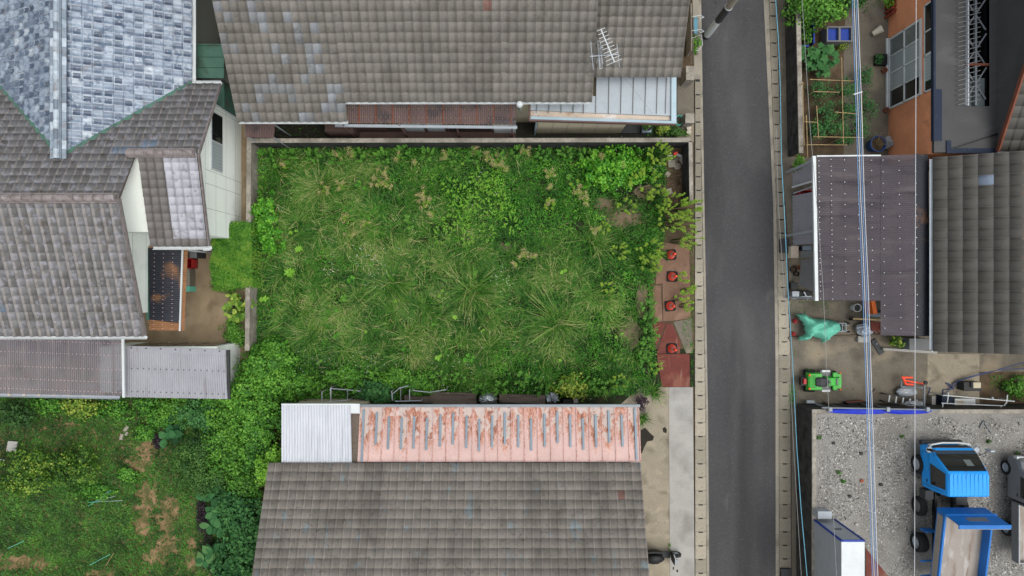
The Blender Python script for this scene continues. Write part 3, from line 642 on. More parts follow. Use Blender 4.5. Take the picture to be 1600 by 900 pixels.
# wall under the awning
b = MB(); y0 = WY(214, .6)
b.box(WX(517, .6), y0 + .02, 0, WX(560, .6), y0 + .95, 1.5); b.build('shed', M['wall_brown'], hA)
b = MB(); b.box(WX(562, .45), WY(217.5, .45), 0, WX(806, .45), WY(201, .45), .42); b.build('deck', M['wall_brown'], hA)
b = MB(); yy = WY(202, .9)
b.box(WX(560, .6), yy, .4, WX(806, .6), yy + .12, 2.4); b.build('wall', M['wall_brown'], hA)
for a0, a1, mm in ((633, 665, 'curtain'), (668, 697, 'curtain'), (700, 770, 'glass_dark'), (604, 631, 'glass_dark')):
    w_ = MB().box(WX(a0, .8), yy - .03, .62, WX(a1, .8), yy - .002, 2.2).build('window', M['maroon'], hA)
    MB().box(WX(a0, .8) + .04, yy - .04, .66, WX(a1, .8) - .04, yy - .03, 2.16).build('pane', M[mm], w_)
MB().box(WX(772, .8), yy - .05, .45, WX(806, .8), yy - .002, 2.3).build('door', M['white'], hA)
# grey flat annexe roof with standing seams
za = 2.85
o2 = hA
E = [W(829, 172, za - .1), W(1049, 181, za - .1), W(1052, 112, za + .15), W(929, 108, za + .15), W(927, 150, za), W(829, 150, za)]
b = MB()
b.prism([e[:2] for e in E], [e[2] - .05 for e in E], [e[2] for e in E]); 
# prism flips order when needed: keep the sheet simple and even
b = MB(); b.slab([W(829, 172, za - .1), W(930, 176.5, za - .1), W(932, 150, za), W(829, 150, za)], .05); b.slab([W(930, 176.5, za - .1), W(1049, 181, za - .1), W(1052, 106, za + .15), W(933, 104, za + .15)], .05)
b.build('annexe_roof', M['metal_pale'], hA)
b = MB()
for px in (839, 858, 877, 896, 912): b.obox(((W(px, 160, za)[0]), (WY(150, za) + WY(175, za)) / 2, za - .05), (.022, .66, .05), 0)
for px in (931, 951, 970, 989, 1008, 1026, 1040):
    a_, c_ = Vector(W(px, 178, za - .09)), Vector(W(px + (px - 800) * .006, 106, za + .16)); b.obox((a_ + c_) / 2 + Vector((0, 0, .01)), (.018, (c_ - a_).length, .04), 0, rx=math.atan2(c_.z - a_.z, c_.y - a_.y))
b.each('roof_seam', M['grey'], hA)
b = MB(); b.slab([W(829, 173, za - .17), W(1049, 182, za - .17), W(1049, 188, za - .17), W(829, 183, za - .17)], .04); b.build('box_gutter', M['gutter_stain'], hA)
b = MB(); b.slab([W(829, 181.5, za - .04), W(1057, 189, za - .04), W(1057, 193, za - .04), W(829, 186, za - .04)], .14)
b.slab([W(1049, 119, za + .17), W(1057, 119, za + .17), W(1057, 189, za - .04), W(1049, 189, za - .04)], .14); b.build('fascia_board', M['fascia'], hA)
b = MB(); b.slab([W(829, 186.2, za - .08), W(1057, 193.2, za - .08), W(1057, 195, za - .08), W(829, 188.6, za - .08)], .2)
b.slab([W(826.5, 160, za - .05), W(829, 160, za - .05), W(829, 188.6, za - .05), W(826.5, 188.6, za - .05)], .2); b.build('fascia_trim', M['maroon'], hA)
b = MB(); yw = WY(208, 0) ; x0, x1 = WX(838, 0), WX(969, 0)
b.box(x0, yw, 0, x1, yw + 2, 2.6); b.build('wall', M['wall_cream'], hA)
b = MB()
for px in (861, 883, 905, 927, 948): b.box(WX(px, 0) - .006, yw - .006, 0, WX(px, 0) + .006, yw, 2.6)
b.each('wall_joint', M['grey'], hA)
b = MB(); b.box(x1, yw - .02, 0, WX(1000, .0), yw + .9, .12); b.build('porch_step', M['darkgrey'], hA)
b = MB(); b.tube([W(812, 163, 3.7), W(812.4, 166, 3.0), W(813, 180, 0)], .05, 8); b.lathe(W(812, 163, 3.8), [(.02, -.12), (.11, -.07), (.125, 0), (.09, .09), (.01, .12)], 12); b.build('vent_pipe', M['white'], hA)
b = MB(); b.tube([(WX(838, .5) - .05, yw - .06, 2.6), (WX(838, .5) - .05, yw - .06, 0)], .04, 8); b.build('downpipe', M['fascia'], hA)
# small brown lean-to
corr = thing('lean_to', 'small brown corrugated lean-to roof by the lot wall corner', 'lean-to', (*W(406, 205)[:2], 0))
corrugated('sheet', [W(383, 214.5, 2.1), W(428, 216, 2.1), W(431, 191, 2.5), W(383, 190, 2.5)], .09, .014, M['poly_red'], corr)
b = MB()
for px, py in ((386, 213), (426, 214), (386, 193), (426, 193)): b.box(WX(px, 2.1) - .02, WY(py, 2.1) - .02, 0, WX(px, 2.1) + .02, WY(py, 2.1) + .02, 2.1)
b.each('post', M['alu'], corr)
# TV antenna on the roof
ax, ay, az = W(937, 84, 5.4)
an = thing('tv_antenna', 'white television antenna standing on the grey tiled roof', 'antenna', (ax, ay, 4.7))
b = MB(); b.cyl((ax, ay, 4.5), (ax, ay, 6.0), .022); b.build('mast', M['alu'], an)
b = MB(); p, q = W(939, 46, 5.95), W(960, 97, 5.95); b.cyl(p, q, .022); b.build('boom', M['white'], an)
b = MB(); p = Vector(p); q = Vector(q); dd = (q - p).normalized(); s = Vector((dd.y, -dd.x, 0))
for i in range(10):
    c0 = p + (q - p) * (i / 9.); L = .14 + .014 * i; b.cyl(c0 - s * L, c0 + s * L, .009, n=5)
b.build('antenna_element', M['white'], an)
b = MB(); b.cyl(W(922, 88, 5.5), W(966, 85, 5.5), .018)
for px, l in ((925, 22), (936, 18), (940, 13), (966, 18)): b.cyl(W(px - 2, 87 - l, 5.5), W(px + 2, 87 + l, 5.5), .012, n=5)
b.tube([W(934, 64, 5.5), W(938, 64, 5.5), W(941, 106, 5.5), W(937, 108, 5.5), W(934, 64, 5.5)], .01, 5)
b.build('lower_element', M['alu'], an)
b = MB()
for px, py in ((905, 110), (968, 112), (925, 60), (1020, 178)): b.cyl((ax, ay, 5.9), W(px, py, 4.2 if py < 150 else 2.9), .005, n=4)
b.build('guy_wire', M['cable_grey'], an)
# ================================================================= HOUSE C (left, white walls)
hC = thing('white_house', 'white walled house with brown tiled wings and a silvery blue gable', 'house', (-15, 4, 0))
XE, XR_, XW = -10.53, -12.62, -23.0
yR, zR = 2.87, 6.1
def tL(r, c, nv, nu):
    t = rng.random(len(r)) * .88; t[rng.random(len(r)) < .006] = .97; return t
roof_y(hC, XW, XR_, -1.65, 4.55, .343, yR, M['tile_left'], pu=.30, pv=.31, tint=tL, name='south_roof', amp=1.2)
roof_y(hC, XW, XR_, yR + 1.63, zR - .6 * 1.63, .6, yR, M['tile_left'], pu=.30, pv=.33, tint=tL, name='north_roof', kind='roll', mirror=True, amp=1.4, th=.013)
def tN(r, c, nv, nu):
    t = rng.random(len(r)) * .88; u = c * .3
    # a few replaced bluish tiles near the wing ridge
    t[(np.abs(r - 9.5) < 40) & (r == nv - 1) & (u > 9.3) & (u < 10.6)] = .98; t[(r == nv - 2) & (u > 10.2) & (u < 10.9)] = .96; return t
roof_y(hC, XW, XE, 7.37, 3.4, .6, 4.5, M['tile_left'], pu=.30, pv=.33, tint=tN, name='north_roof', kind='roll', mirror=True, amp=1.4, th=.013)
def tW(r, c, nv, nu):
    t = rng.random(len(r)) * .4; k = c >= nu - 4 if False else (c >= nu // 2 + 0) & (c < nu - 0)
    t[k & (r > 0)] = .6 + .4 * rng.random((k & (r > 0)).sum()); t[(r == nv // 2) & k] *= .95; return t
roof_y(hC, XR_ + .13, XE, 1.44, 4.35, .265, 4.5, M['tile_silver'], pu=.30, pv=.31, tint=tW, name='wing_roof')
bx, bz, by = -15.1, 5.15, 4.45; ex, ez = -11.56, 3.33
sl = (bz - ez) / (ex - bx)
def tB(r, c, nv, nu):
    return np.clip(rng.normal(.55, .16, len(r)), .15, 1)
roof_x(hC, 4.3, 13, ex, ez, sl, bx, M['tile_sky_tint'], pu=.25, pv=.31, tint=tB, name='blue_roof', clips=[(bx, by, ex, 7.49)], jit=.005, amp=.8, blob=.5)
roof_x(hC, 4.3, 13, bx - (ex - bx) - 3, ez - 3 * sl, sl, bx, M['tile_sky_tint'], pu=.25, pv=.31, tint=tB, name='blue_roof', clips=[(bx - 6.8, by + 5.9, bx, by)], jit=.005, amp=.7, blob=.45)
# ridges
def ridge(name, a, c, w, h, m, parent, seg=.32, double=False):
    a = Vector(a); c = Vector(c); L = (c - a).length; n = int(L / seg); d = (c - a).normalized(); an_ = math.atan2(d.y, d.x)
    b = MB(); b.obox((a + c) / 2 + Vector((0, 0, h * .25)), (L, w * 1.25, h * .5), an_, t=.3); b.obox((a + c) / 2 + Vector((0, 0, h * .6)), (L, w * .95, h * .3), an_, t=.6)
    for i in range(n):
        p = a + d * (i * L / n); q = a + d * ((i + .97) * L / n)
        up = Vector((0, 0, h * .72)); b.cyl(p + up, q + up, w * .42, w * .45, 10, t=random.random())
    return b.build(name, m, parent)
ridge('ridge_cap', (XW, yR, zR), (XR_ + .02, yR, zR + .02), .26, .26, M['ridge'], hC)
ridge('ridge_cap', (XR_ - .2, 4.5, 5.14), (XE - .05, 4.5, 5.16), .24, .24, M['ridge'], hC)
r_ = ridge('ridge_cap', (bx, 4.3, bz + .02), (bx, 13, bz + .02), .2, .3, M['ridge_blue'], hC)
b = MB()
for s in (-1, 1):
    for i in range(28): b.obox((bx + s * .2, 4.45 + i * .31, bz + .12), (.13, .30, .07), 0, ry=s * .2, t=random.random())
b.build('ridge_course', M['ridge_blue'], hC)
# boards, soffits
b = MB()
b.slab([(XW, -1.6, 4.5), (XR_ - .03, -1.6, 4.5), (XR_ - .03, yR, zR - .06), (XW, yR, zR - .06)], .08)
b.slab([(XW, 4.5, 5.08), (XR_ - .03, 4.5, 5.08), (XR_ - .03, yR, zR - .06), (XW, yR, zR - .06)], .08)
b.slab([(XW, 7.3, 3.38), (XE - .03, 7.3, 3.38), (XE - .03, 4.5, 5.08), (XW, 4.5, 5.08)], .08)
b.slab([(XR_ + .16, 1.5, 4.3), (XE - .03, 1.5, 4.3), (XE - .03, 4.5, 5.08), (XR_ + .16, 4.5, 5.08)], .08)
b.build('roof_board', M['wood'], hC)
b = MB()
b.prism([(bx, 4.5), (ex - .03, 7.5), (ex - .03, 13), (bx, 13)], [bz - .12, ez - .1, ez - .1, bz - .12], [bz - .03, ez - .03, ez - .03, bz - .03])
b.prism([(bx, 4.5), (bx, 13), (bx - 6.5, 13), (bx - 6.5, 10)], [bz - .12, bz - .12, bz - .12 - 6.5 * sl, bz - .12 - 6.5 * sl], [bz - .03, bz - .03, bz - .03 - 6.5 * sl, bz - .03 - 6.5 * sl])
b.build('roof_board', M['wood'], hC)
# copper valley strips
b = MB()
for (p, q) in (((bx, by), (ex, 7.49)), ((bx, by), (bx - 4, by + 3.47))):
    zz = lambda y: zR - .6 * (y - yR) + .05
    p3 = Vector((*p, zz(p[1]))); q3 = Vector((*q, zz(q[1]))); b.obox((p3 + q3) / 2 + Vector((0, -.06, .0)), ((q3 - p3).length, .12, .02), math.atan2(q3.y - p3.y, q3.x - p3.x), ry=-math.asin((q3.z - p3.z) / (q3 - p3).length))
b.build('valley_flashing', M['copper'], hC)
# walls
b = MB(); XWm = -13.45
b.prism([(-22, -.9), (XWm, -.9), (XWm, 6.0), (-22, 6.0)], 0, 3.9)
b.add([(XWm, -.9, 3.9), (XWm, -.9, 4.6), (XWm, yR, 5.9), (XWm, 6.0, 3.95), (XWm, 6.0, 3.9), (-22, -.9, 3.9), (-22, -.9, 4.6), (-22, yR, 5.9), (-22, 6.0, 3.95), (-22, 6.0, 3.9)], [(0, 4, 3, 2, 1), (5, 6, 7, 8, 9), (0, 1, 6, 5), (1, 2, 7, 6), (2, 3, 8, 7)])
b.box(XWm - .0, 1.95, 0, -11.1, 6.9, 3.3); b.add([(-11.1, 1.95, 3.3), (-11.1, 1.95, 4.25), (-11.1, 4.5, 4.95), (-11.1, 6.9, 3.5), (-11.1, 6.9, 3.3), (XWm, 1.95, 3.3), (XWm, 1.95, 4.25), (XWm, 4.5, 4.95), (XWm, 6.9, 3.5), (XWm, 6.9, 3.3)],
     [(0, 4, 3, 2, 1), (5, 6, 7, 8, 9), (0, 1, 6, 5), (1, 2, 7, 6), (2, 3, 8, 7)])
b.build('wall', M['wall_white'], hC)
b = MB()
for z in (.6, 1.5, 2.4, 3.3): b.box(-11.1, 1.95, z, -11.097, 6.9, z + .012)
for y in (2.9, 3.8, 4.3, 6.7): b.box(-11.1, y, 0, -11.096, y + .012, 3.3)
for z in (2.9, 3.8): b.box(XWm, -.9, z, XWm + .004, 2, z + .012)
b.each('wall_joint', M['wall_grey'], hC)
b = MB(); b.box(-20, 7.0, 0, -12.0, 13, 3.2); b.build('wall', M['wall_grey'], hC)
w_ = MB().box(-11.1, 4.38, 1.92, -11.05, 6.55, 2.9).build('window', M['white'], hC)
MB().box(-11.06, 5.47, 1.97, -11.04, 6.5, 2.85).build('pane', M['glass_dark'], w_); MB().box(-11.06, 4.43, 1.97, -11.042, 5.43, 2.85).build('pane', M['curtain'], w_)
# rake trim and gutters
def bar(b, p, q, w, h, t=0.):
    p = Vector(p); q = Vector(q); d = q - p; L = d.length; b.obox((p + q) / 2, (L, w, h), math.atan2(d.y, d.x), ry=-math.asin(d.z / L), t=t); return b
b = MB(); bar(b, (XR_ - .01, yR, zR - .06), (XR_ - .01, -1.62, 4.49), .04, .16); bar(b, (XE - .0, 4.5, 5.05), (XE, 7.35, 3.33), .04, .14); bar(b, (XE, 4.5, 5.05), (XE, 1.46, 4.25), .04, .14)
bar(b, (XR_ + .13, 4.2, 5.0), (XR_ + .13, 1.46, 4.25), .04, .2)
b.each('rake_board', M['ridge'], hC)
gutter(hC, (XW, -1.70, 4.52), (XR_ + .05, -1.70, 4.52)); gutter(hC, (XR_ + .15, 1.39, 4.32), (XE + .1, 1.39, 4.32)); gutter(hC, (ex + .06, 7.2, ez - .02), (ex + .06, 13, ez - .02), .06)
gutter(hC, (ex, 7.42, 3.36), (XE + .02, 7.42, 3.36))
b = MB(); b.cyl((XE + .05, 1.38, 4.25), (-11.05, 2.0, 3.8), .035); b.cyl((XE + .02, 7.42, 3.3), (-11.02, 6.8, 2.9), .035); b.cyl((-11.02, 6.8, 2.9), (-11.02, 6.8, 0), .035); b.box(XE - .2, 1.3, 4.2, XE + .03, 1.4, 4.3); b.build('downpipe', M['white'], hC)
# green copper roof between the houses
cz = 2.5; b = MB()
for y0, y1 in ((70, 88), (88.6, 104), (106, 121)): b.slab([W(307, y0, cz), W(350, y0, cz - .1), W(350, y1, cz - .1), W(307, y1, cz)], .05)
b.build('copper_roof', M['copper'], hC)
b = MB()
for y0 in (70, 88, 104.5, 121): bar(b, W(307, y0, cz + .03), W(350, y0, cz - .07), .05, .06)
b.each('roof_seam', M['copper'], hC)
MB().box(WX(310, 2.2), WY(121, 2.2), 0, WX(345, 2.2), WY(72, 2.2), 2.35).build('wall', M['wall_grey'], hC)
MB().box(WX(333, 1.8), WY(170, 1.8), 0, WX(352, 1.8), WY(130, 1.8), 1.9).build('meter_box', M['copper'], hC)
# amber awning with dark film
q = [W(231, 384, 2.75), W(232.5, 516, 2.75), W(287, 517, 2.45), W(293.7, 384, 2.45)]
corrugated('awning', [W(231, 384, 2.74), W(233, 516, 2.74), W(288, 517, 2.44), W(293.7, 384, 2.44)], .075, .012, M['amber'], hC)
corrugated('awning_film', [W(231, 388, 2.765), W(233, 499, 2.765), W(280, 505, 2.515), W(285, 386, 2.515)], .075, .012, M['poly_film_and_shade'], hC)
b = MB(); bar(b, W(285.5, 384, 2.53), W(281, 517, 2.53), .055, .05); b.build('awning_rail', M['white'], hC)
b = MB(); bar(b, W(229, 384, 2.78), W(231, 500, 2.78), .10, .04); b.build('awning_flashing', M['copper'], hC)
b = MB()
for py in (402, 433, 464, 495): bar(b, W(231, py, 2.72), W(290, py, 2.40), .05, .04)
b.each('awning_batten', M['batten'], hC)
b = MB()
for px, z in ((242, 2.72), (256, 2.66), (270.5, 2.6)):
    for py in np.arange(390, 514, 6.5):
        x, y, _ = W(px - (py - 384) * .014, py, z); b.box(x - .012, y - .012, z, x + .012, y + .012, z + .03)
tag(b.build('awning_screw', M['reflect'], hC), kind='stuff')
b = MB()
for py in (390,): x, y, _ = W(285, py, 2.4); b.box(x - .03, y - .03, 0, x + .03, y + .03, 2.4)
b.each('awning_post', M['white'], hC)
# low terrace roof (polycarbonate) bottom left
zt = 2.9; b = MB()
corrugated('terrace_roof', [W(-160, 519, zt), W(190, 526, zt), W(191.5, 619, 2.65), W(-160, 612, 2.65)], .075, .01, M['poly_grey'], hC)
b = MB()
for px in np.arange(-10, 190, 23.3): bar(b, W(px, 521, zt - .03), W(px + 1, 618, 2.62), .09, .03)
b.each('terrace_batten', M['batten_pale'], hC)
b = MB()
for f_ in (.12, .32, .56, .77, .94):
    z = zt + (2.65 - zt) * f_
    for px in np.arange(2, 190, 6.2):
        x, y, _ = W(px, 519 + (px / 190) * 7 + 93 * f_, z); b.box(x - .018, y - .010, z, x + .018, y + .010, z + .022)
tag(b.build('roof_screw', M['reflect'], hC), kind='stuff')
gutter(hC, W(-160, 614, 2.58), W(186, 621, 2.58), .06, 'alu')
b = MB(); bar(b, W(192, 527, zt + .02), W(193.5, 621, 2.67), .085, .06); b.build('roof_edge_trim', M['white'], hC)
b = MB()
for px in (10, 100, 185): x, y, _ = W(px, 612, 2.5); b.box(x - .04, y - .04, 0, x + .04, y + .04, 2.55)
b.each('terrace_post', M['alu'], hC)
# shed
sh = thing('garden_shed', 'white shed with pale grey corrugated roof behind the leafy hedge', 'shed', (*W(285, 575)[:2], 0))
corrugated('roof', [W(196, 547, 2.42), W(352, 554, 2.42), W(356, 623.5, 2.2), W(196, 620.5, 2.2)], .082, .014, M['corr_grey'], sh)
b = MB(); b.slab([W(196, 540, 2.44), W(353, 546.5, 2.44), W(353, 556, 2.43), W(196, 549, 2.43)], .03); b.build('ridge_flashing', M['corr_grey'], sh)
b = MB(); 
for px in np.arange(205, 350, 23): x, y, _ = W(px, 543 + (px - 196) * .04, 2.46); b.box(x - .02, y - .02, 2.44, x + .02, y + .02, 2.47)
for f_, z in ((.38, 2.36), (.88, 2.25)):
    for px in np.arange(206, 352, 9): x, y, _ = W(px, 548 + (px - 196) * .03 + 72 * f_, z); b.box(x - .014, y - .014, z - .02, x + .014, y + .014, z + .025)
b.build('roof_screw', M['darkgrey'], sh)
x0, x1 = -15.6, -11.15; y0, y1 = -3.95, -2.22
b = MB(); b.box(x0, y0, 0, x1, y1, 2.15); b.build('wall', M['wall_white'], sh)
b = MB()
for i in range(4): b.box(x0 + .9 + i * .85, y1, .3, x0 + 1.65 + i * .85, y1 + .02, 1.9)
b.each('window', M['glass_dark'], sh)
b = MB(); b.slab([W(353, 547, 2.3), W(358, 547, 2.3), W(359, 624, 2.15), W(355.5, 624, 2.15)], .1); b.build('rake_board', M['darkgrey'], sh)
# things under the amber awning
def crate(label, px0, py0, px1, py1, z0, z1, m, name='crate', cat='crate', parent=None, bev=.01):
    x, y, _ = W((px0 + px1) / 2, (py0 + py1) / 2, z1); o = thing(name, label, cat, (x, y, z0))
    hx = (px1 - px0) / 2 * (H - z1) / F; hy = (py1 - py0) / 2 * (H - z1) / F
    b = MB(); b.box(x - hx, y - hy, z0, x + hx, y + hy, z0 + .03)
    for s in (-1, 1): b.box(x - hx, y + s * (hy - .012) - .012, z0, x + hx, y + s * (hy - .012) + .012, z1); b.box(x + s * (hx - .012) - .012, y - hy, z0, x + s * (hx - .012) + .012, y + hy, z1)
    b.build('box_body', M[m], o)
    b = MB(); b.box(x - hx - .012, y - hy - .012, z1 - .05, x + hx + .012, y - hy + .02, z1 - .01); b.box(x - hx - .012, y + hy - .02, z1 - .05, x + hx + .012, y + hy + .012, z1 - .01)
    b.box(x - hx - .012, y - hy, z1 - .05, x - hx + .02, y + hy, z1 - .01); b.box(x + hx - .02, y - hy, z1 - .05, x + hx + .012, y + hy, z1 - .01); b.build('rim', M[m], o)
    return o
MB_ = MB
def boxthing(name, label, cat, px0, py0, px1, py1, z0, z1, m, lidm=None, group=None, parts='lid'):
    x, y, _ = W((px0 + px1) / 2, (py0 + py1) / 2, z1); o = thing(name, label, cat, (x, y, z0), group)
    hx = (px1 - px0) / 2 * (H - z1) / F; hy = (py1 - py0) / 2 * (H - z1) / F
    MB().box(x - hx + .01, y - hy + .01, z0, x + hx - .01, y + hy - .01, z1 - .04).build('box_body', M[m], o, bevel=.012)
    MB().box(x - hx, y - hy, z1 - .04, x + hx, y + hy, z1).build(parts, M[lidm or m], o, bevel=.012)
    return o
boxthing('cabinet', 'grey metal cabinet at the corner below the silvery wing roof', 'cabinet', 296, 391, 307, 403, 0, .9, 'darkgrey', 'grey')
crate('red plastic crate beside the amber awning', 290, 404, 300, 419, .3, .8, 'red')
boxthing('storage_box', 'long pale storage bench against the wall under the amber awning', 'storage box', 291, 420, 296, 448, 0, .55, 'conc_dark', 'conc')
boxthing('box', 'small turquoise box next to the amber awning', 'box', 290, 447, 296, 456, .0, .6, 'tarp', 'tarp')
# ================================================================= HOUSE B (bottom)
hB = thing('tiled_house', 'house with worn brown tiled roof and rusty pink lean-to at bottom of the lot', 'house', (-2, -9, 0))
def tBt(r, c, nv, nu):
    t = rng.random(len(r)) * .93; t[(r == 3) & (c == nu - 3)] = 1; return t
yB = WY(723, 3.05); roof_y(hB, -8.9, 4.70, yB, 3.05, .46, -12.6, M['tile_brown'], kind='roll', pu=.305, pv=.335, tint=tBt, th=.012)
b = MB(); b.slab([(-8.85, yB - .05, 3.02), (4.66, yB - .05, 3.02), (4.66, -12.6, 5.84), (-8.85, -12.6, 5.84)], .08); b.build('roof_board', M['wood'], hB)
b = MB(); b.slab([(-8.9, -12.6, 5.9), (4.7, -12.6, 5.9), (4.7, -18.6, 3.1), (-8.9, -18.6, 3.1)], .1); b.build('roof', M['tile_brown'], hB)
ridge('ridge_cap', (-8.9, -12.6, 5.9), (4.7, -12.6, 5.9), .26, .26, M['ridge'], hB)
b = MB(); b.prism([(-8.3, yB - .5), (4.1, yB - .5), (4.1, -18), (-8.3, -18)], 0, 3.05); b.add([(4.1, yB - .5, 3.05), (4.1, -12.6, 5.7), (4.1, -18, 3.05), (-8.3, yB - .5, 3.05), (-8.3, -12.6, 5.7), (-8.3, -18, 3.05)], [(0, 2, 1), (3, 4, 5), (0, 1, 4, 3), (1, 2, 5, 4)])
b.build('wall', M['wall_cream'], hB)
zn, zs = 2.5, 2.93
def pinkpt(px, py): f_ = (py - 636) / (722 - 636); return W(px + (px - 780) * .0 , py, zn + (zs - zn) * f_)
x0, x1 = WX(562.5, zn), WX(998, zn); yn_, ys_ = WY(636, zn), WY(722, zs)
bxs = [567.5, 588, 607.5, 627.5, 647, 667, 688, 708, 729, 749, 769, 789, 810, 830, 851, 871, 891, 911, 931, 951.6, 972, 993]
tops = [640, 645, 651, 652, 651, 652.7, 648, 645, 650, 655, 649.7, 644.8, 649, 654, 647, 643, 648, 653, 648, 642, 648, 638]
bots = [720, 695, 702, 702, 701, 703, 698, 695, 700, 704.5, 699, 694.5, 699, 703.7, 698, 692.6, 698.5, 702.5, 699, 692, 698, 717.5]
zp = lambda y: zn + (zs - zn) * (y - yn_) / (ys_ - yn_)
# rusted sheet: rust gathers at the top end of each panel
pm = mat('pink_sheet', S(216, 184, 176), var=.09, scale=1.2, rough=.6, bump=.1, bscale=50); nt = pm.node_tree; pn, pl_ = nt.nodes, nt.links
bs = pn['Principled BSDF']; cur = bs.inputs['Base Color'].links[0].from_socket; ra = pn.new('ShaderNodeAttribute'); ra.attribute_name = 'rust'
tcn = [q for q in pn if q.type == 'TEX_COORD'][0]
for colr, sc_, st_, off, wd_, k_ in ((S(212, 166, 150), 2.6, (2., .7, 1), .64, .16, .6), (S(196, 134, 102), 14, (1.4, .8, 1), .58, .12, .65), (S(166, 102, 74), 10, (1.8, .7, 1), .66, .10, .65), (S(124, 76, 60), 5, (2., .8, 1), .76, .08, .75), (S(214, 204, 196), 3, (1.5, 1, 1), .72, .05, .7)):
    mp_ = pn.new('ShaderNodeMapping'); mp_.inputs['Scale'].default_value = st_; mp_.inputs['Location'].default_value = (k_ * 7, sc_, 0); pl_.new(tcn.outputs['Object'], mp_.inputs[0])
    nz_ = pn.new('ShaderNodeTexNoise'); nz_.inputs['Scale'].default_value = sc_; nz_.inputs['Detail'].default_value = 8; nz_.inputs['Roughness'].default_value = .65; pl_.new(mp_.outputs[0], nz_.inputs['Vector'])
    ad = pn.new('ShaderNodeMath'); ad.operation = 'MULTIPLY_ADD'; ad.inputs[1].default_value = .32; pl_.new(ra.outputs['Fac'], ad.inputs[0]); pl_.new(nz_.outputs['Fac'], ad.inputs[2])
    mr = pn.new('ShaderNodeMapRange'); mr.inputs['From Min'].default_value = off; mr.inputs['From Max'].default_value = off + wd_; mr.inputs['To Max'].default_value = k_; pl_.new(ad.outputs[0], mr.inputs[0])
    mx = pn.new('ShaderNodeMix'); mx.data_type = 'RGBA'; pl_.new(mr.outputs[0], mx.inputs[0]); pl_.new(cur, mx.inputs[6]); mx.inputs[7].default_value = (*colr, 1); cur = mx.outputs[2]
pl_.new(cur, bs.inputs['Base Color'])
gx, gy = 132, 14; b = MB(); rust = []; pr_ = rng.random(30)
for lay, dz_ in ((0, 0.), (1, -.03)):
    for j in range(gy + 1):
        for i in range(gx + 1):
            u, v = i / gx, j / gy; b.v.append((x0 + (x1 - x0) * u, yn_ + (ys_ - yn_) * v, zn + (zs - zn) * v + dz_ + (.004 * math.sin(u * 22 * 6.283) if not lay else 0)))
            e = abs((u * 22) % 1 - .5) * 2; rust.append(min(1, max(0, .95 - 1.1 * v + .55 * (pr_[int(u * 21.99)] - .5) + .5 * math.exp(-((v - .45) / .25) ** 2) * (1 - e) + (.35 if u < .05 else 0) - .25 * e)))
for j in range(gy):
    for i in range(gx): q = j * (gx + 1) + i; b.f.append((q + gx + 1, q + gx + 2, q + 1, q)); b.f.append(tuple(w + (gx + 1) * (gy + 1) for w in (q, q + 1, q + gx + 2, q + gx + 1))); b.t += [0., 0.]
o = b.build('lean_to_roof', pm, hB); at_ = o.data.attributes.new('rust', 'FLOAT', 'POINT'); at_.data.foreach_set('value', rust)
b = MB()
for i in range(21):
    X = WX((bxs[i] + bxs[i + 1]) / 2 - .5, 2.7); bar(b, (X, yn_, zn + .018), (X, ys_, zs + .018), .022, .04)
bar(b, (x1 - .01, yn_, zn + .02), (x1 - .01, ys_, zs + .02), .03, .05)
b.each('roof_seam', M['pink'], hB)
for X, t0, t1 in zip(bxs, tops, bots):
    xx = WX(X, 2.7); ya_, yb_ = WY(t0, 2.6), WY(t1, 2.85)
    bar(MB(), (xx, ya_, zp(ya_) + .045), (xx, yb_, zp(yb_) + .045), .075, .05).build('snow_batten', M['bluegrey'], hB)
b = MB(); b.box(x0, yn_, zn - .1, WX(1000, zn), yn_ + .1, zn + .03); b.build('fascia_gutter', M['steel'], hB)
b = MB(); b.box(x0 + .3, -6.9, 0, x1 - .3, yn_ - .5, 2.45); b.build('wall', M['wall_brown'], hB)
corrugated('white_roof', [W(440, 632, 2.6), W(548, 632, 2.6), W(550, 724, 3.0), W(440, 724, 3.0)], .1, .012, M['corr_white'], hB)
b = MB(); b.slab([W(549, 645, 2.52), W(562, 645, 2.52), W(562, 724, 2.9), W(550, 724, 2.9)], .03); b.build('roof_strip', M['wood'], hB)
b = MB(); b.box(WX(440, 2.6), WY(633, 2.6), 2.5, WX(556, 2.6), WY(630.5, 2.6), 2.64); b.slab([W(548, 631, 2.64), W(562, 631, 2.64), W(562, 646, 2.66), W(548, 646, 2.66)], .05); b.build('roof_trim', M['white'], hB)
b = MB(); b.box(WX(441, 2.6) + .1, -6.9, 0, WX(560, 2.6), WY(640, 2.6), 2.4); b.build('wall', M['wall_cream'], hB)
# ================================================================= right: carport
cp = thing('carport', 'carport with translucent brown corrugated roof beside the driveway', 'carport', (*W(1350, 380)[:2], 0))
zc = 2.7
corrugated('roof_sheet', [W(1277, 246, zc), W(1277, 469, zc), W(1377, 470, zc + .12), W(1377, 243, zc + .12)], .075, .01, M['poly'], cp)
corrugated('roof_sheet', [W(1376, 243, zc + .13), W(1376, 524, zc + .13), W(1431, 525, zc + .2), W(1431, 241, zc + .2)], .075, .01, M['poly'], cp)
corrugated('painted_shade_sheet', [W(1431, 241, 2.6), W(1432, 525, 2.6), W(1454, 525, 2.72), W(1450, 241, 2.72)], .075, .01, M['poly_film_and_shade'], cp)  # shade beside the house eave, put in as a dark coloured sheet
b = MB(); bar(b, W(1271.5, 244, zc + .02), W(1275.5, 470, zc + .02), .12, .1); b.build('edge_beam', M['white'], cp)
b = MB()
for px, z in ((1298, zc + .03), (1319, zc + .05), (1340, zc + .08), (1361, zc + .1), (1404, zc + .17), (1429, zc + .2)):
    y1 = 470 if px < 1376 else 524
    bar(b, W(px, 245, z - .05), W(px, y1, z - .05), .05, .05)
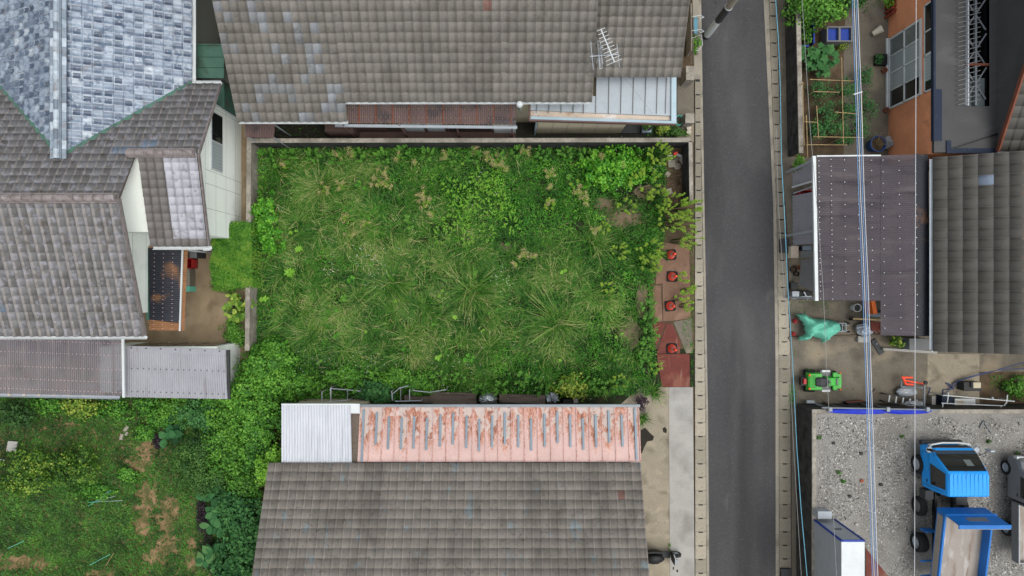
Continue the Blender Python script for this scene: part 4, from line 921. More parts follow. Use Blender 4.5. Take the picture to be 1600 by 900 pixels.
for py in np.arange(258, 470, 26.5): bar(b, W(1277, py, zc - .06), W(1431, py, zc + .13), .035, .04)
b.each('rafter', M['maroon'], cp)
b = MB()
for px, z in ((1279, zc), (1298, zc + .03), (1319, zc + .05), (1340, zc + .08), (1361, zc + .1), (1379, zc + .14), (1404, zc + .17), (1430, zc + .2)):
    y1 = 468 if px < 1376 else 523
    for py in np.arange(250, y1, 17.5 if px > 1300 else 9):
        x, y, _ = W(px + (py - 245) * .012, py + random.uniform(-2, 2), z); b.lathe((x, y, z), [(.019, 0), (.016, .03)], 6)
tag(b.build('roof_screw', M['white'], cp), kind='stuff')
b = MB()
for px, py in ((1274, 250), (1274, 360), (1274, 466), (1428, 520), (1428, 380), (1376, 466)): x, y, _ = W(px, py, zc); b.box(x - .04, y - .04, 0, x + .04, y + .04, zc - .03)
b.each('post', M['alu'], cp)
b = MB(); bar(b, W(1276, 244, zc + .03), W(1376, 243, zc + .13), .05, .06); b.build('end_trim', M['white'], cp)
# House E dark tiled
hE = thing('tiled_house', 'house with large dark grey flat tiles next to the carport', 'house', (18, 1, 0))
xe = WX(1458, 3.0)
roof_x(hE, WY(549, 3.0), WY(246, 3.0), xe, 3.0, .5, 22, M['tile_dark'], pu=.385, pv=.47, kind='flat', jit=.002, th=.013,
       tint=lambda r, c, nv, nu: np.where((r == 3) & (c == nu - 3), 1., rng.random(len(r)) * .93))
ya_, yb_ = WY(549, 3.0) + .05, WY(246, 3.0) - .05
b = MB(); b.slab([(xe + .03, ya_, 2.96), (22, ya_, 6.4), (22, yb_, 6.4), (xe + .03, yb_, 2.96)], .1); b.build('roof_board', M['wood'], hE)
b = MB(); b.slab([(22, ya_, 6.5), (27, ya_, 4.0), (27, yb_, 4.0), (22, yb_, 6.5)], .1); b.build('roof', M['tile_dark'], hE)
b = MB(); b.box(xe + .7, ya_ + .5, 0, 26, yb_ - .2, 3.1); b.build('wall', M['wall_cream'], hE)
gutter(hE, (xe - .06, ya_, 2.97), (xe - .06, yb_, 2.97), .05, 'alu')
MB().box(xe - .02, ya_ - .06, 2.86, 22, ya_ - .02, 2.94).build('rake_board', M['white'], hE)
# House D
hD = thing('stucco_house', 'orange stucco house with dark flat roof and slatted roof opening', 'house', (17, 9, 0))
zd = 3.1; xd = 15.40
x_a, x_b, y_a, y_b = WX(1507, zd), WX(1546, zd), WY(166, zd), 14.6
yS = WY(238, zd)
b = MB(); b.box(xd, yS, 2.95, x_a, 15, zd); b.box(x_b, yS, 2.95, 24, 15, zd); b.box(x_a, yS, 2.95, x_b, y_a, zd); b.build('roof', M['slate'], hD)
b = MB(); b.box(x_a - .02, y_a - .02, 1.6, x_b + .02, 14.8, 1.65); b.box(x_a - .03, y_a - .03, 1.6, x_a, 14.8, zd - .01); b.box(x_b, y_a - .03, 1.6, x_b + .03, 14.8, zd - .01); b.box(x_a, y_a - .03, 1.6, x_b, y_a, zd - .01); b.build('light_well', M['black'], hD)
# slatted balcony frame in the opening
b = MB()
xm = (x_a + x_b) / 2
for X, w in ((x_a + .08, .12), (x_a + .46, .07)): b.box(X - w / 2, y_a + .05, 2.95, X + w / 2, 14.6, 3.05)
b.each('frame_rail', M['steel'], hD)
for i in range(24):
    y = y_a + .12 + i * .175
    bar(MB(), (x_a - .32, y - .10, 3.22), (x_a + .50, y + .1, 3.22), .022, .022).build('slat', M['grey'], hD)
MB().box(x_a + .05, y_a, 3.16, x_a + .1, 14.6, 3.205).build('slat_support', M['alu'], hD)
b = MB()
for k, y in enumerate((y_a + .3, y_a + 1.55, y_a + 2.85)):
    bar(b, (x_a + .12, y, 2.98), (x_b - .03, y + 1.15, 2.98), .05, .03, .5); bar(b, (x_a + .12, y + 1.15, 2.94), (x_b - .03, y, 2.94), .05, .03, .5)
b.each('cross_brace', M['steel'], hD)
MB().box(x_a, y_a + 1.5, 3.0, x_b, y_a + 1.58, 3.07).build('cross_beam', M['batten'], hD)
MB().box(x_a + .14, y_a + .02, 2.85, x_b - .02, y_a + 1.1, 2.87).build('panel', M['glass'], hD)
xw_ = 15.43
b = MB(); b.box(xw_, yS + .02, 0, x_a - .06, 15, 2.94); b.box(x_b + .06, yS + .02, 0, 24, 15, 2.94); b.box(x_a - .06, yS + .02, 0, x_b + .06, y_a - .06, 2.94); b.build('wall', M['orange'], hD)
# sliding window front
w_ = MB(); y0, y1 = 7.28, 10.15
for (a, c, z0, z1) in ((y0, y1, .12, .2), (y0, y1, 2.24, 2.32), (y0, y0 + .07, .2, 2.24), (y1 - .07, y1, .2, 2.24), ((y0 + y1) / 2 - .03, (y0 + y1) / 2 + .03, .2, 2.24), (y0 + .72, y0 + .76, .2, 2.24), (y1 - .76, y1 - .72, .2, 2.24), (y0, y1, 1.2, 1.25)):
    w_.box(xw_ - .07, a, z0, xw_ - .002, c, z1)
w_.box(xw_ - .14, y0 - .05, .05, xw_ - .005, y1 + .05, .13)
w_ = w_.build('window', M['white'], hD)
MB().box(xw_ - .04, y0 + .75, .2, xw_ - .03, y1 - .75, 2.24).build('pane', M['curtain'], w_)
MB().box(xw_ - .03, y0 + .05, .2, xw_ - .022, y0 + .74, 2.24).build('pane', M['glass_dark'], w_); MB().box(xw_ - .03, y1 - .74, .2, xw_ - .022, y1 - .05, 2.24).build('pane', M['glass'], w_)
w2 = MB()
for (a, c, z0, z1) in ((y0, y1 + .4, 2.5, 2.55), (y0, y0 + .05, 2.5, 2.93), (y1 + .35, y1 + .4, 2.5, 2.93), (8.6, 8.7, 2.5, 2.93), (9.5, 9.55, 2.5, 2.93)): w2.box(xw_ - .05, a, z0, xw_ - .002, c, z1)
w2 = w2.build('window', M['white'], hD); MB().box(xw_ - .03, y0 + .05, 2.55, xw_ - .02, y1 + .35, 2.9).build('pane', M['glass_dark'], w2); MB().box(xw_ - .034, y0 + .4, 2.55, xw_ - .022, 8.6, 2.9).build('pane', M['curtain'], w2)
# flashings on the flat roof
b = MB(); b.box(xd - .05, WY(220, zd), zd - .12, xd + .25, WY(140, zd), zd + .05); b.box(xd - .05, WY(140, zd), zd - .12, xd + .03, 15, zd + .04)
b.box(WX(1478, zd), yS - .04, zd, WX(1562, zd), yS + .14, zd + .05); b.box(WX(1478, zd), yS + .14, zd, WX(1485, zd), WY(220, zd), zd + .05)
b.build('flashing', M['navy'], hD)
b = MB(); bar(b, W(1486, 233, zd + .03), W(1562, 208, zd + .03), .05, .05); bar(b, W(1575, 150, zd + .01), W(1575, -40, zd + .01), .02, .02); b.build('roof_joint', M['black'], hD)
# upper tiled roof corner on the right edge
zu = 3.3
q = [W(1562, 236, zu), W(1700, 240, zu + .0), W(1720, 0, zu + .9), W(1618, 0, zu + 1.4)]
roof_y(hD, WX(1561, 3.35), WX(1561, 3.35) + 5.1, WY(236, 3.35), 3.35, .5, 12.5, M['tile_dark'], pu=.385, pv=.42, kind='flat', name='upper_roof', clips=[])
b = MB(); X_ = WX(1561, 3.35); bar(b, (X_ - .03, WY(236, 3.35), 3.32), (X_ - .03, 12.5, 3.32 + .5 * (12.5 - WY(236, 3.35))), .06, .16); b.build('rake_board', M['batten'], hD)
b = MB(); b.prism([(X_ + .1, WY(236, 3.35) + .1), (X_ + 5, WY(236, 3.35) + .1), (X_ + 5, 12.4), (X_ + .1, 12.4)], 3.09, [3.3, 3.3, 6.6, 6.6]); b.build('wall', M['slate'], hD)
b = MB(); b.slab([(X_ + .02, WY(236, 3.35) + .05, 3.31), (X_ + 5, WY(236, 3.35) + .05, 3.31), (X_ + 5, 12.5, 3.31 + .5 * (12.45 - WY(236, 3.35))), (X_ + .02, 12.5, 3.31 + .5 * (12.45 - WY(236, 3.35)))], .08); b.build('roof_board', M['wood'], hD)
gutter(hD, (X_, WY(236, 3.35) - .05, 3.30), (X_ + 5, WY(236, 3.35) - .05, 3.30), .04, 'alu')
# brick planter at the top
bp = thing('brick_planter', 'red brick planter wall in front of the orange house', 'planter', W(1395, 10))
b = MB()
for j in range(7):
    for i in range(7): b.obox((WX(1390, .3) + i * .17 + (j % 2) * .08, WY(22, .4) + j * .1 + i * .085, .3), (.155, .085, .62), .46, t=random.random())
tag(b.build('brickwork', M['brick'], bp))
# utility pole
px0, py0, _ = W(1103, 57)
up = thing('utility_pole', 'concrete utility pole at the road edge with a white band low down', 'utility pole', (px0, py0, 0))
MB().cyl((px0, py0, -.05), (px0, py0, .2), .145, .142, 16).build('pole_base', M['darkgrey'], up)
MB().cyl((px0, py0, .2), (px0, py0, 1.7), .142, .138, 16).build('reflective_band', M['white'], up)
MB().cyl((px0, py0, 1.7), (px0, py0, 2.95), .140, .135, 16).build('dark_band', M['darkgrey'], up)
MB().cyl((px0, py0, 2.95), (px0, py0, 10.5), .132, .10, 16).build('pole', M['conc'], up)
MB().cyl((px0, py0, 2.92), (px0, py0, 2.99), .146, n=16).build('collar', M['white'], up)
# ================================================================= cables overhead
def cable(label, pts, r, m, h=7.0, sag=.0, group=None):
    P = [Vector(W(x, y, h)) for x, y in pts]; b = MB(); b.tube(P, r, 6); o = b.build('overhead_cable', M[m]); tag(o, label, 'cable', group); return o
yy = [-300, -100, 0, 150, 300, 450, 600, 750, 900, 1100, 1300]
def xs_(c): return [float(np.interp(y, [-300, 0, 150, 300, 450, 600, 750, 900, 1300], c)) for y in yy]
base = [1322, 1331.5, 1337, 1341.5, 1348, 1353, 1358, 1363, 1378]
for i, (d, lab, m_) in enumerate(((0, 'pale blue power cable, first of the bundle of four over the driveway', 'cable_blue'), (2.9, 'white power cable, second of the bundle of four over the driveway', 'cable_white'),
                                  (5.8, 'pale blue power cable, third of the bundle of four over the driveway', 'cable_blue'), (8.6, 'pale power cable, rightmost of the bundle of four over the driveway', 'cable_white'))):
    cable(lab, [(x + d, y) for x, y in zip(xs_(base), yy)], .011, m_, 7.0, group='power cables of the overhead bundle')
sp = thing('cable_spacer', 'short pale spacer bar across the bundle of cables', 'spacer', W(1340, 146, 7)); bar(MB(), W(1334, 147.5, 7.03), W(1347, 143.5, 7.03), .035, .035).build('bar', M['cable_white'], sp)
cable('teal blue cable over the drain covers east of the road', [(1208, -200), (1212, 0), (1216, 60), (1219, 130), (1221, 250), (1225.5, 330), (1231, 450), (1238, 560), (1245, 700), (1252, 800), (1261, 900), (1285, 1200)], .012, 'cable_teal', 6.2)
cable('thin grey cable beside the teal one along the road', [(1213, 200), (1216, 320), (1225, 450), (1233, 560), (1240, 700), (1246, 800), (1252, 900), (1270, 1200)], .007, 'cable_grey', 6.0)
cable('thin pale cable crossing the vegetable plot and the green tarp', [(1246, -200), (1253, 0), (1259, 90), (1265, 190), (1270, 250), (1278, 340), (1286, 450), (1291, 560), (1297, 680), (1302, 800), (1307, 900), (1320, 1200)], .008, 'cable_grey', 6.0)
cable('single straight white cable right of the bundle', [(1433, -300), (1431.5, 0), (1430, 450), (1429, 900), (1428, 1200)], .009, 'cable_white', 6.5)
# ================================================================= traffic cones
def make_cone(label, px, py, rz):
    x, y, _ = W(px, py, .15); o = thing('traffic_cone', label, 'traffic cone', (x, y, .036), 'traffic cones on the steel plates', rz); o.scale = (1.15, 1.15, 1.1)
    b = MB(); b.prism([(.19, .15), (.15, .19), (-.15, .19), (-.19, .15), (-.19, -.15), (-.15, -.19), (.15, -.19), (.19, -.15)], 0, .035)
    b.build('base', M['rubber'], o, world=False, bevel=.008)
    prof = [(.15, .035), (.142, .05), (.104, .24), (.084, .35), (.062, .48), (.032, .69), (.024, .70)]
    MB().lathe((0, 0, 0), prof, 20).build('cone_body', M['cone'], o, world=False, smooth=False)
    MB().lathe((0, 0, 0), [(.0825, .37), (.067, .465)], 20, caps=False).build('reflective_band', M['reflect'], o, world=False)
    MB().lathe((0, 0, 0), [(.099, .275), (.0925, .31)], 20, caps=False).build('reflective_band', M['reflect'], o, world=False)
    return o
for (px, py, rz, lab) in ((1049, 398, .1, 'orange traffic cone topmost of four, closest to the tall weeds'), (1051, 432, -.05, 'orange traffic cone second from top, beside a leaning weed'),
                          (1048, 478, .12, 'orange traffic cone third from top, by the long plate joint'), (1050.5, 545, .02, 'orange traffic cone lowest of four, beside the triangular plate')):
    make_cone(lab, px, py, rz)
# steel plates
def plate(label, pts, z, m='rustplate'):
    b = MB(); b.prism([W(*p)[:2] for p in pts], z, z + .012); o = b.build('steel_plate', M[m]); tag(o, label, 'steel plate', 'steel plates on the lot entrance'); return o
plate('rust red steel plate nearest the concrete apron', [(1026, 553), (1077, 553), (1078, 604.5), (1034, 604.5)], .022)
plate('rust red tapering steel plate under the lowest cone', [(1041, 506), (1050, 506), (1063, 535), (1062, 552), (1026, 552)], .020)
plate('rust red triangular steel plate left of the lowest cones', [(1020, 504), (1040, 504), (1026, 540), (1021, 532)], .018)
plate('grey concrete coloured plate beside the drain covers', [(1052, 503), (1081, 497), (1082, 551), (1072, 552)], .018, 'conc_dark')
plate('muddy steel plate between the third cone and the weeds', [(1019, 446), (1032, 446), (1035, 502), (1020, 502)], .016, 'mudplate')
plate('muddy steel plate under the third cone', [(1035, 440), (1078, 440), (1079, 497), (1053, 501), (1036, 502)], .016, 'mudplate')
plate('muddy steel plate under the upper two cones', [(1030, 380), (1076, 380), (1078, 438), (1024, 444)], .014, 'mudplate')
# ================================================================= scooter
sx, sy, _ = W(1036, 873, .7); s_ = thing('scooter', 'black scooter with grey front apron parked beside the tiled house', 'scooter', (sx, sy, .012))
def wh(parent, c, r, w, ax='x', rim='alu', name='wheel', tyre='rubber'):
    """wheel: tyre profile round an axle; ax is the axle direction"""
    d = {'x': (1, 0, 0), 'y': (0, 1, 0)}[ax]; o = MB().lathe(c, [(r * .62, -w / 2), (r * .93, -w / 2), (r, -w * .3), (r, w * .3), (r * .93, w / 2), (r * .62, w / 2), (r * .6, 0), (r * .62, -w / 2)], 24, d, caps=False).build(name, M[tyre], parent)
    MB().lathe(c, [(.02, -w * .3), (r * .3, -w * .34), (r * .5, -w * .18), (r * .61, -w * .42), (r * .61, w * .42), (r * .5, w * .18), (r * .3, w * .34), (.02, w * .3)], 20, d).build('rim', M[rim], o)
    return o
L0 = sx - .68; 
wh(s_, (sx - .52, sy, .23), .22, .09, 'y'); wh(s_, (sx + .62, sy, .23), .22, .09, 'y')
b = MB(); vs = []
secs = [(-.72, .08, .45, .66), (-.6, .19, .35, .74), (-.4, .23, .30, .76), (-.15, .22, .28, .72), (.02, .12, .22, .55)]
for X, w, z0, z1 in secs: vs += [(sx + X, sy - w, z0), (sx + X, sy + w, z0), (sx + X, sy + w, z1 - .06), (sx + X, sy + w * .6, z1), (sx + X, sy - w * .6, z1), (sx + X, sy - w, z1 - .06)]
fs = [(i * 6 + k, i * 6 + (k + 1) % 6, (i + 1) * 6 + (k + 1) % 6, (i + 1) * 6 + k) for i in range(4) for k in range(6)] + [tuple(range(6))[::-1], tuple(range(24, 30))]
b.add(vs, fs); b.build('body', M['black'], s_, smooth=True)
b = MB(); vs = []
for X, w, z in ((-.66, .05, .76), (-.5, .19, .80), (-.25, .20, .79), (-.03, .12, .76), (.05, .02, .74)): vs += [(sx + X, sy - w, z - .05), (sx + X, sy + w, z - .05), (sx + X, sy + w * .6, z + .02), (sx + X, sy - w * .6, z + .02)]
b.add(vs, [(i * 4 + k, i * 4 + (k + 1) % 4, (i + 1) * 4 + (k + 1) % 4, (i + 1) * 4 + k) for i in range(4) for k in range(4)] + [(3, 2, 1, 0), (16, 17, 18, 19)]); b.build('seat', M['black'], s_, smooth=True)
MB().box(sx + .0, sy - .14, .24, sx + .4, sy + .14, .3).build('footboard', M['darkgrey'], s_, bevel=.02)
MB().hull4([(sx + .38, sy - .17, .9), (sx + .46, sy - .17, .9), (sx + .46, sy + .17, .9), (sx + .38, sy + .17, .9)], [(sx + .40, sy - .2, .3), (sx + .54, sy - .1, .3), (sx + .54, sy + .1, .3), (sx + .40, sy + .2, .3)]).build('front_apron', M['darkgrey'], s_, bevel=.02)
MB().hull4([(sx + .45, sy - .07, .5), (sx + .75, sy - .05, .46), (sx + .75, sy + .05, .46), (sx + .45, sy + .07, .5)], [(sx + .45, sy - .09, .44), (sx + .8, sy - .06, .36), (sx + .8, sy + .06, .36), (sx + .45, sy + .09, .44)]).build('mudguard', M['black'], s_, bevel=.015)
MB().tube([(sx + .36, sy - .28, 1.0), (sx + .42, sy - .12, 1.02), (sx + .42, sy + .12, 1.02), (sx + .36, sy + .28, 1.0)], .018, 8).build('handlebar', M['alu'], s_)
for s in (-1, 1):
    MB().cyl((sx + .34, sy + s * .22, 1.0), (sx + .34, sy + s * .31, 1.0), .022, n=8).build('grip', M['rubber'], s_)
    MB().lathe((sx + .46, sy + s * .3, 1.15), [(.01, -.02), (.05, -.015), (.055, .01), (.01, .015)], 10, (-1, 0, .2)).build('mirror', M['black'], s_)
MB().lathe((sx + .5, sy, .92), [(.075, -.05), (.07, .02), (.03, .045)], 12, (1, 0, .2)).build('headlight', M['alu'], s_)
MB().box(sx - .8, sy + .23, .70, sx - .0, sy + .28, .76).build('luggage_bar', M['black'], s_)
MB().box(sx - .82, sy - .05, .55, sx - .72, sy + .05, .62).build('tail_light', M['red'], s_)
# ================================================================= blue dump truck
X0, X1 = 15.58, 17.24; g = GZ
tr = thing('dump_truck', 'blue dump truck with raised bed parked on the gravel', 'truck', (16.4, -8.5, g))
yf = -5.95; yw0 = -6.05; yw1 = -6.62; yrf = -7.52
# cab as a shaped shell: sections along y
def cab(b, secs):
    vs = []; n = len(secs[0][1])
    for y, pts in secs: vs += [(x, y, z) for x, z in pts]
    fs = [(i * n + k, i * n + (k + 1) % n, (i + 1) * n + (k + 1) % n, (i + 1) * n + k) for i in range(len(secs) - 1) for k in range(n)]
    fs += [tuple(range(n))[::-1], tuple(range((len(secs) - 1) * n, len(secs) * n))]
    b.add(vs, fs)
def ring(in_, zb, zs, zt, it): # half section mirrored: bottom, belt, top
    a, c = X0, X1
    return [(a + in_, g + zb), (a, g + zb + .1), (a, g + zs), (a + it, g + zt - .04), (a + it + .08, g + zt), (c - it - .08, g + zt), (c - it, g + zt - .04), (c, g + zs), (c, g + zb + .1), (c - in_, g + zb)]
b = MB(); cab(b, [(yf, ring(.1, .5, .9, 1.12, .12)), (yf - .07, ring(.03, .42, 1.0, 1.22, .08)), (yw0 - .02, ring(.02, .42, 1.05, 1.27, .05)), (yw1, ring(.02, .5, 1.15, 2.0, .09)), (yw1 - .06, ring(.02, .55, 1.15, 2.04, .10)), (yrf + .05, ring(.02, .55, 1.15, 2.06, .08)), (yrf, ring(.05, .6, 1.15, 2.0, .10))])
b.build('cab', M['blue_truck'], tr, bevel=.045, seg=3)
b = MB(); n_ = 10
for i in range(n_): X = X0 + .16 + i * (X1 - X0 - .32) / (n_ - 1); b.obox((X, (yw1 + yrf) / 2 - .02, g + 2.055), (.07, yw1 - yrf - .12, .018), 0)
b.each('roof_rib', M['blue_truck'], tr)
# windscreen
def quadpanel(p, th=.015): return MB().slab(p, th)
b = MB(); zz = lambda y: g + 1.27 + (2.0 - 1.27) * (yw0 - .02 - y) / ((yw0 - .02) - yw1)
ya, yb = yw0 - .06, yw1 + .03
b.slab([(X0 + .07, ya, zz(ya) + .012), (X1 - .07, ya, zz(ya) + .012), (X1 - .15, yb, zz(yb) + .012), (X0 + .15, yb, zz(yb) + .012)], .02); b.build('windscreen', M['glass_dark'], tr)
b = MB(); ym = (ya + yb) / 2; b.slab([(16.5, ym + .07, zz(ym + .07) + .018), (16.76, ym + .07, zz(ym + .07) + .018), (16.78, ym - .1, zz(ym - .1) + .018), (16.52, ym - .1, zz(ym - .1) + .018)], .004); b.build('paper_sheet', M['glass'], tr)
b = MB(); b.slab([(X0 + .09, yf - .075, g + 1.25), (X1 - .09, yf - .075, g + 1.25), (X1 - .08, ya + .01, zz(ya) + .004), (X0 + .08, ya + .01, zz(ya) + .004)], .02); b.build('dashboard', M['darkgrey'], tr)
b = MB()
for xx in (16.1, 16.7): bar(b, (xx, ya - .02, zz(ya) + .03), (xx + .42, ya - .10, zz(ya - .1) + .03), .015, .012)
b.each('wiper', M['black'], tr)
for s, X in ((-1, X0), (1, X1)):
    d = MB(); xx = X + s * .008
    d.add([(xx, yf - .22, g + .62), (xx, -7.38, g + .62), (xx, -7.38, g + 1.14), (xx, yf - .22, g + 1.0)], [(0, 1, 2, 3)]); d.add([(X, yf - .22, g + .62), (X, -7.38, g + .62), (X, -7.38, g + 1.14), (X, yf - .22, g + 1.0)], [(3, 2, 1, 0)])
    d = d.build('door', M['blue_truck'], tr)
    sb = MB()
    for a_, c_ in (((xx, yf - .22, g + .62), (xx, yf - .22, g + 1.0)), ((xx, -7.38, g + .62), (xx, -7.38, g + 1.9)), ((xx, yf - .22, g + .62), (xx, -7.38, g + .62))): sb.cyl(a_, c_, .007, n=4)
    sb.build('door_gap', M['black'], d)
    MB().box(xx - .015, -7.28, g + .92, xx + .015, -7.16, g + .97).build('handle', M['black'], d)
    wv = [(X + s * .012, -6.52, g + 1.12), (X + s * .012, -7.3, g + 1.16), (X - s * .068, -7.3, g + 1.9), (X - s * .068, -6.72, g + 1.88)]
    MB().add(wv + [(p[0] - s * .02, p[1], p[2]) for p in wv], [(0, 1, 2, 3), (7, 6, 5, 4), (0, 4, 5, 1), (1, 5, 6, 2), (2, 6, 7, 3), (3, 7, 4, 0)]).build('side_window', M['glass_dark'], tr)
    MB().tube([(X, yf - .25, g + 1.35), (X + s * .22, yf + .02, g + 1.6)], .012).build('mirror_arm', M['black'], tr)
    MB().box(X + s * .15, yf - .02, g + 1.42, X + s * .32, yf + .05, g + 1.75).build('mirror', M['alu' if s > 0 else 'black'], tr, bevel=.02)
    MB().lathe((X - s * .25, yf + .0, g + .72), [(.11, -.05), (.1, .02), (.05, .05)], 14, (0, 1, 0)).build('headlight', M['white'], tr)
b = MB(); b.tube([(X0 + .02, yf - .1, g + .95), (X0 + .12, yf + .09, g + 1.0), (X0 + .5, yf + .16, g + 1.02), (X1 - .5, yf + .16, g + 1.02), (X1 - .12, yf + .1, g + 1.0), (X1, yf - .05, g + .95)], .03, 8); b.build('guard_bar', M['white'], tr)
MB().box(X0 + .05, yf - .02, g + .32, X1 - .05, yf + .13, g + .52).build('bumper', M['darkgrey'], tr, bevel=.02)
MB().box(X0 + .14, yf - .05, g + .78, X1 - .14, yf + .02, g + 1.13).build('grille', M['black'], tr)
for s, X in ((-1, X0), (1, X1)): MB().lathe((X + .16 * -s + .2 * s, -6.0 - .02, g + 1.12), [(.02, -.02), (.12, 0), (.1, .05), (.02, .07)], 12).build('signal_lamp', M['alu'], tr)
for X in (X0 + .02, X1 - .02): wh(tr, (X, -6.75, g + .36), .36, .2, 'x')
b = MB(); 
for X in (16.05, 16.75): b.box(X - .05, -11.3, g + .55, X + .05, -6.9, g + .72)
for y in (-7.75, -8.4, -9.4, -10.6): b.box(16.0, y - .05, g + .56, 16.8, y + .05, g + .68)
b.build('chassis', M['black'], tr)
MB().box(X0 - .02, -7.98, g + .45, X0 + .3, -7.62, g + .85).build('battery_box', M['darkgrey'], tr, bevel=.02)
MB().box(X1 - .5, -8.2, g + .45, X1 - .05, -7.7, g + .8).build('fuel_tank', M['darkgrey'], tr, bevel=.03)
MB().cyl((16.1, -7.75, g + .8), (16.7, -7.75, g + .8), .12, n=12).build('gearbox', M['black'], tr)
for y in (-8.35, -9.75):
    for X in (X0 + .05, X1 - .05): wh(tr, (X, y, g + .37), .37, .34 if y < -9 else .22, 'x', rim='alu' if y < -9 else 'grey')
# bed, tilted: built flat then rotated about the rear hinge
hy, hz = -11.25, g + .95; tilt = R(9)
def bed(pts):
    out = []
    for x, y, z in pts:
        dy, dz = y - hy, z - hz; out.append((x, hy + dy * math.cos(tilt) - dz * math.sin(tilt) * 1, hz + dz * math.cos(tilt) + dy * math.sin(tilt)))
    return out
def bedbox(x0, y0, z0, x1, y1, z1, name, m, shear=None, **k):
    b = MB(); b.box(x0, y0, z0, x1, y1, z1); b.v = bed(b.v); return b.build(name, M[m], tr, **k)
bx0, bx1 = 15.66, 17.4; yF = -8.1
bedbox(bx0, hy, hz, bx1, yF, hz + .06, 'bed_floor', 'bedfloor')
b = MB(); b.box(bx0 + .06, hy, hz + .06, bx1 - .06, yF - .05, hz + .066); 
bedbox(bx0 - .02, hy, hz - .02, bx0 + .05, yF, hz + .46, 'side_board', 'blue_bed', bevel=.01); bedbox(bx1 - .05, hy, hz - .02, bx1 + .02, yF, hz + .46, 'side_board', 'blue_bed', bevel=.01)
bedbox(bx0 - .035, hy, hz + .06, bx0 - .022, yF - .1, hz + .36, 'side_stripe', 'bedfloor')
bedbox(bx0 - .02, hy - .05, hz, bx1 + .02, hy, hz + .46, 'tailgate', 'blue_bed')
b = MB(); b.box(bx0 - .02, yF, hz - .05, bx1 + .02, yF + .05, hz + 1.25); b.v = bed(b.v); b.build('headboard', M['blue_bed'], tr, bevel=.01)
b = MB(); b.box(bx0 - .04, yF - .08, hz + 1.24, bx1 + .04, yF + .06, hz + 1.29); b.box(bx0 - .04, yF + .02, hz + .5, bx1 + .04, yF + .09, hz + .56); b.v = bed(b.v); b.build('headboard_rail', M['blue_bed'], tr)
b = MB(); b.box(bx0 - .03, yF - .10, hz + 1.22, bx1 + .03, yF - .08, hz + 1.29); b.v = bed(b.v); b.build('rail_edge', M['steel'], tr)
b = MB(); b.box(bx0 + .5, yF + .051, hz + .72, bx1 - .5, yF + .055, hz + 1.0); b.v = bed(b.v); b.build('mesh_window', M['grey'], tr)
MB().cyl((16.4, -8.5, g + .7), (16.4, -9.0, g + 1.15), .07, n=10).build('hydraulic_ram', M['alu'], tr)
for y in (-9.15,): MB().box(X0 - .06, y - .03, g + .55, X0 + .35, y + .02, g + .95).build('mudguard', M['blue_bed'], tr)
b = MB(); 
for y in (-10.35, -10.9): bar(b, (X0 - .12, y, g + .7), (X0 + .4, y + .06, g + .74), .06, .03)
b.each('step_bracket', M['blue_bed'], tr)
# silver small truck at the right edge
kt = thing('silver_truck', 'silver light truck cut off by the right edge of the photo', 'truck', (19.8, -8.2, g))
xs0 = 19.0; 
def ring2(a, c, zb, zs, zt, it): return [(a + .04, g + zb), (a, g + zb + .1), (a, g + zs), (a + it, g + zt - .04), (a + it + .08, g + zt), (c - it - .08, g + zt), (c - it, g + zt - .04), (c, g + zs), (c, g + zb + .1), (c - .04, g + zb)]
b = MB(); c2 = xs0 + 1.45
cab(b, [(-6.40, ring2(xs0 + .08, c2 - .08, .35, .7, .85, .1)), (-6.52, ring2(xs0, c2, .3, .8, 1.0, .06)), (-6.75, ring2(xs0, c2, .3, .95, 1.1, .05)), (-7.2, ring2(xs0, c2, .3, 1.0, 1.7, .12)), (-7.28, ring2(xs0, c2, .3, 1.0, 1.76, .12)), (-8.0, ring2(xs0, c2, .3, 1.0, 1.74, .1))])
b.build('cab', M['silver'], kt, bevel=.045, seg=3)
b = MB(); b.slab([(xs0 + .1, -6.8, g + 1.16), (c2 - .1, -6.8, g + 1.16), (c2 - .17, -7.16, g + 1.69), (xs0 + .17, -7.16, g + 1.69)], .02); b.build('windscreen', M['glass_dark'], kt)
wv = [(xs0 - .004, -7.05, g + 1.04), (xs0 - .004, -7.85, g + 1.04), (xs0 + .09, -7.85, g + 1.6), (xs0 + .09, -7.25, g + 1.6)]
MB().add(wv + [(p[0] + .02, p[1], p[2]) for p in wv], [(0, 1, 2, 3), (7, 6, 5, 4), (0, 4, 5, 1), (1, 5, 6, 2), (2, 6, 7, 3), (3, 7, 4, 0)]).build('side_window', M['glass_dark'], kt)
MB().box(xs0 - .01, -7.84, g + .86, xs0 + .01, -7.72, g + .9).build('door_handle', M['black'], kt)
MB().box(xs0 + .05, -6.48, g + .62, xs0 + .32, -6.36, g + .8).build('headlight', M['white'], kt, bevel=.02)
for y in (-6.9, -9.25):
    wh(kt, (xs0 + .06, y, g + .28), .28, .16, 'x', rim='alu'); wh(kt, (c2 - .06, y, g + .28), .28, .16, 'x', rim='alu')
MB().box(xs0 + .02, -10.3, g + .68, c2 - .02, -8.12, g + .74).build('bed_floor', M['bedfloor'], kt)
MB().box(xs0 - .02, -10.3, g + .6, xs0 + .04, -8.1, g + .98).build('side_board', M['silver'], kt, bevel=.008); MB().box(c2 - .04, -10.3, g + .6, c2 + .02, -8.1, g + .98).build('side_board', M['silver'], kt)
MB().box(xs0 - .02, -8.12, g + .6, c2 + .02, -8.08, g + 1.3).build('headboard', M['silver'], kt); MB().box(xs0 - .02, -10.34, g + .6, c2 + .02, -10.3, g + .98).build('tailgate', M['silver'], kt)
MB().box(xs0 + .2, -10.2, g + .4, c2 - .2, -6.6, g + .55).build('chassis', M['black'], kt)
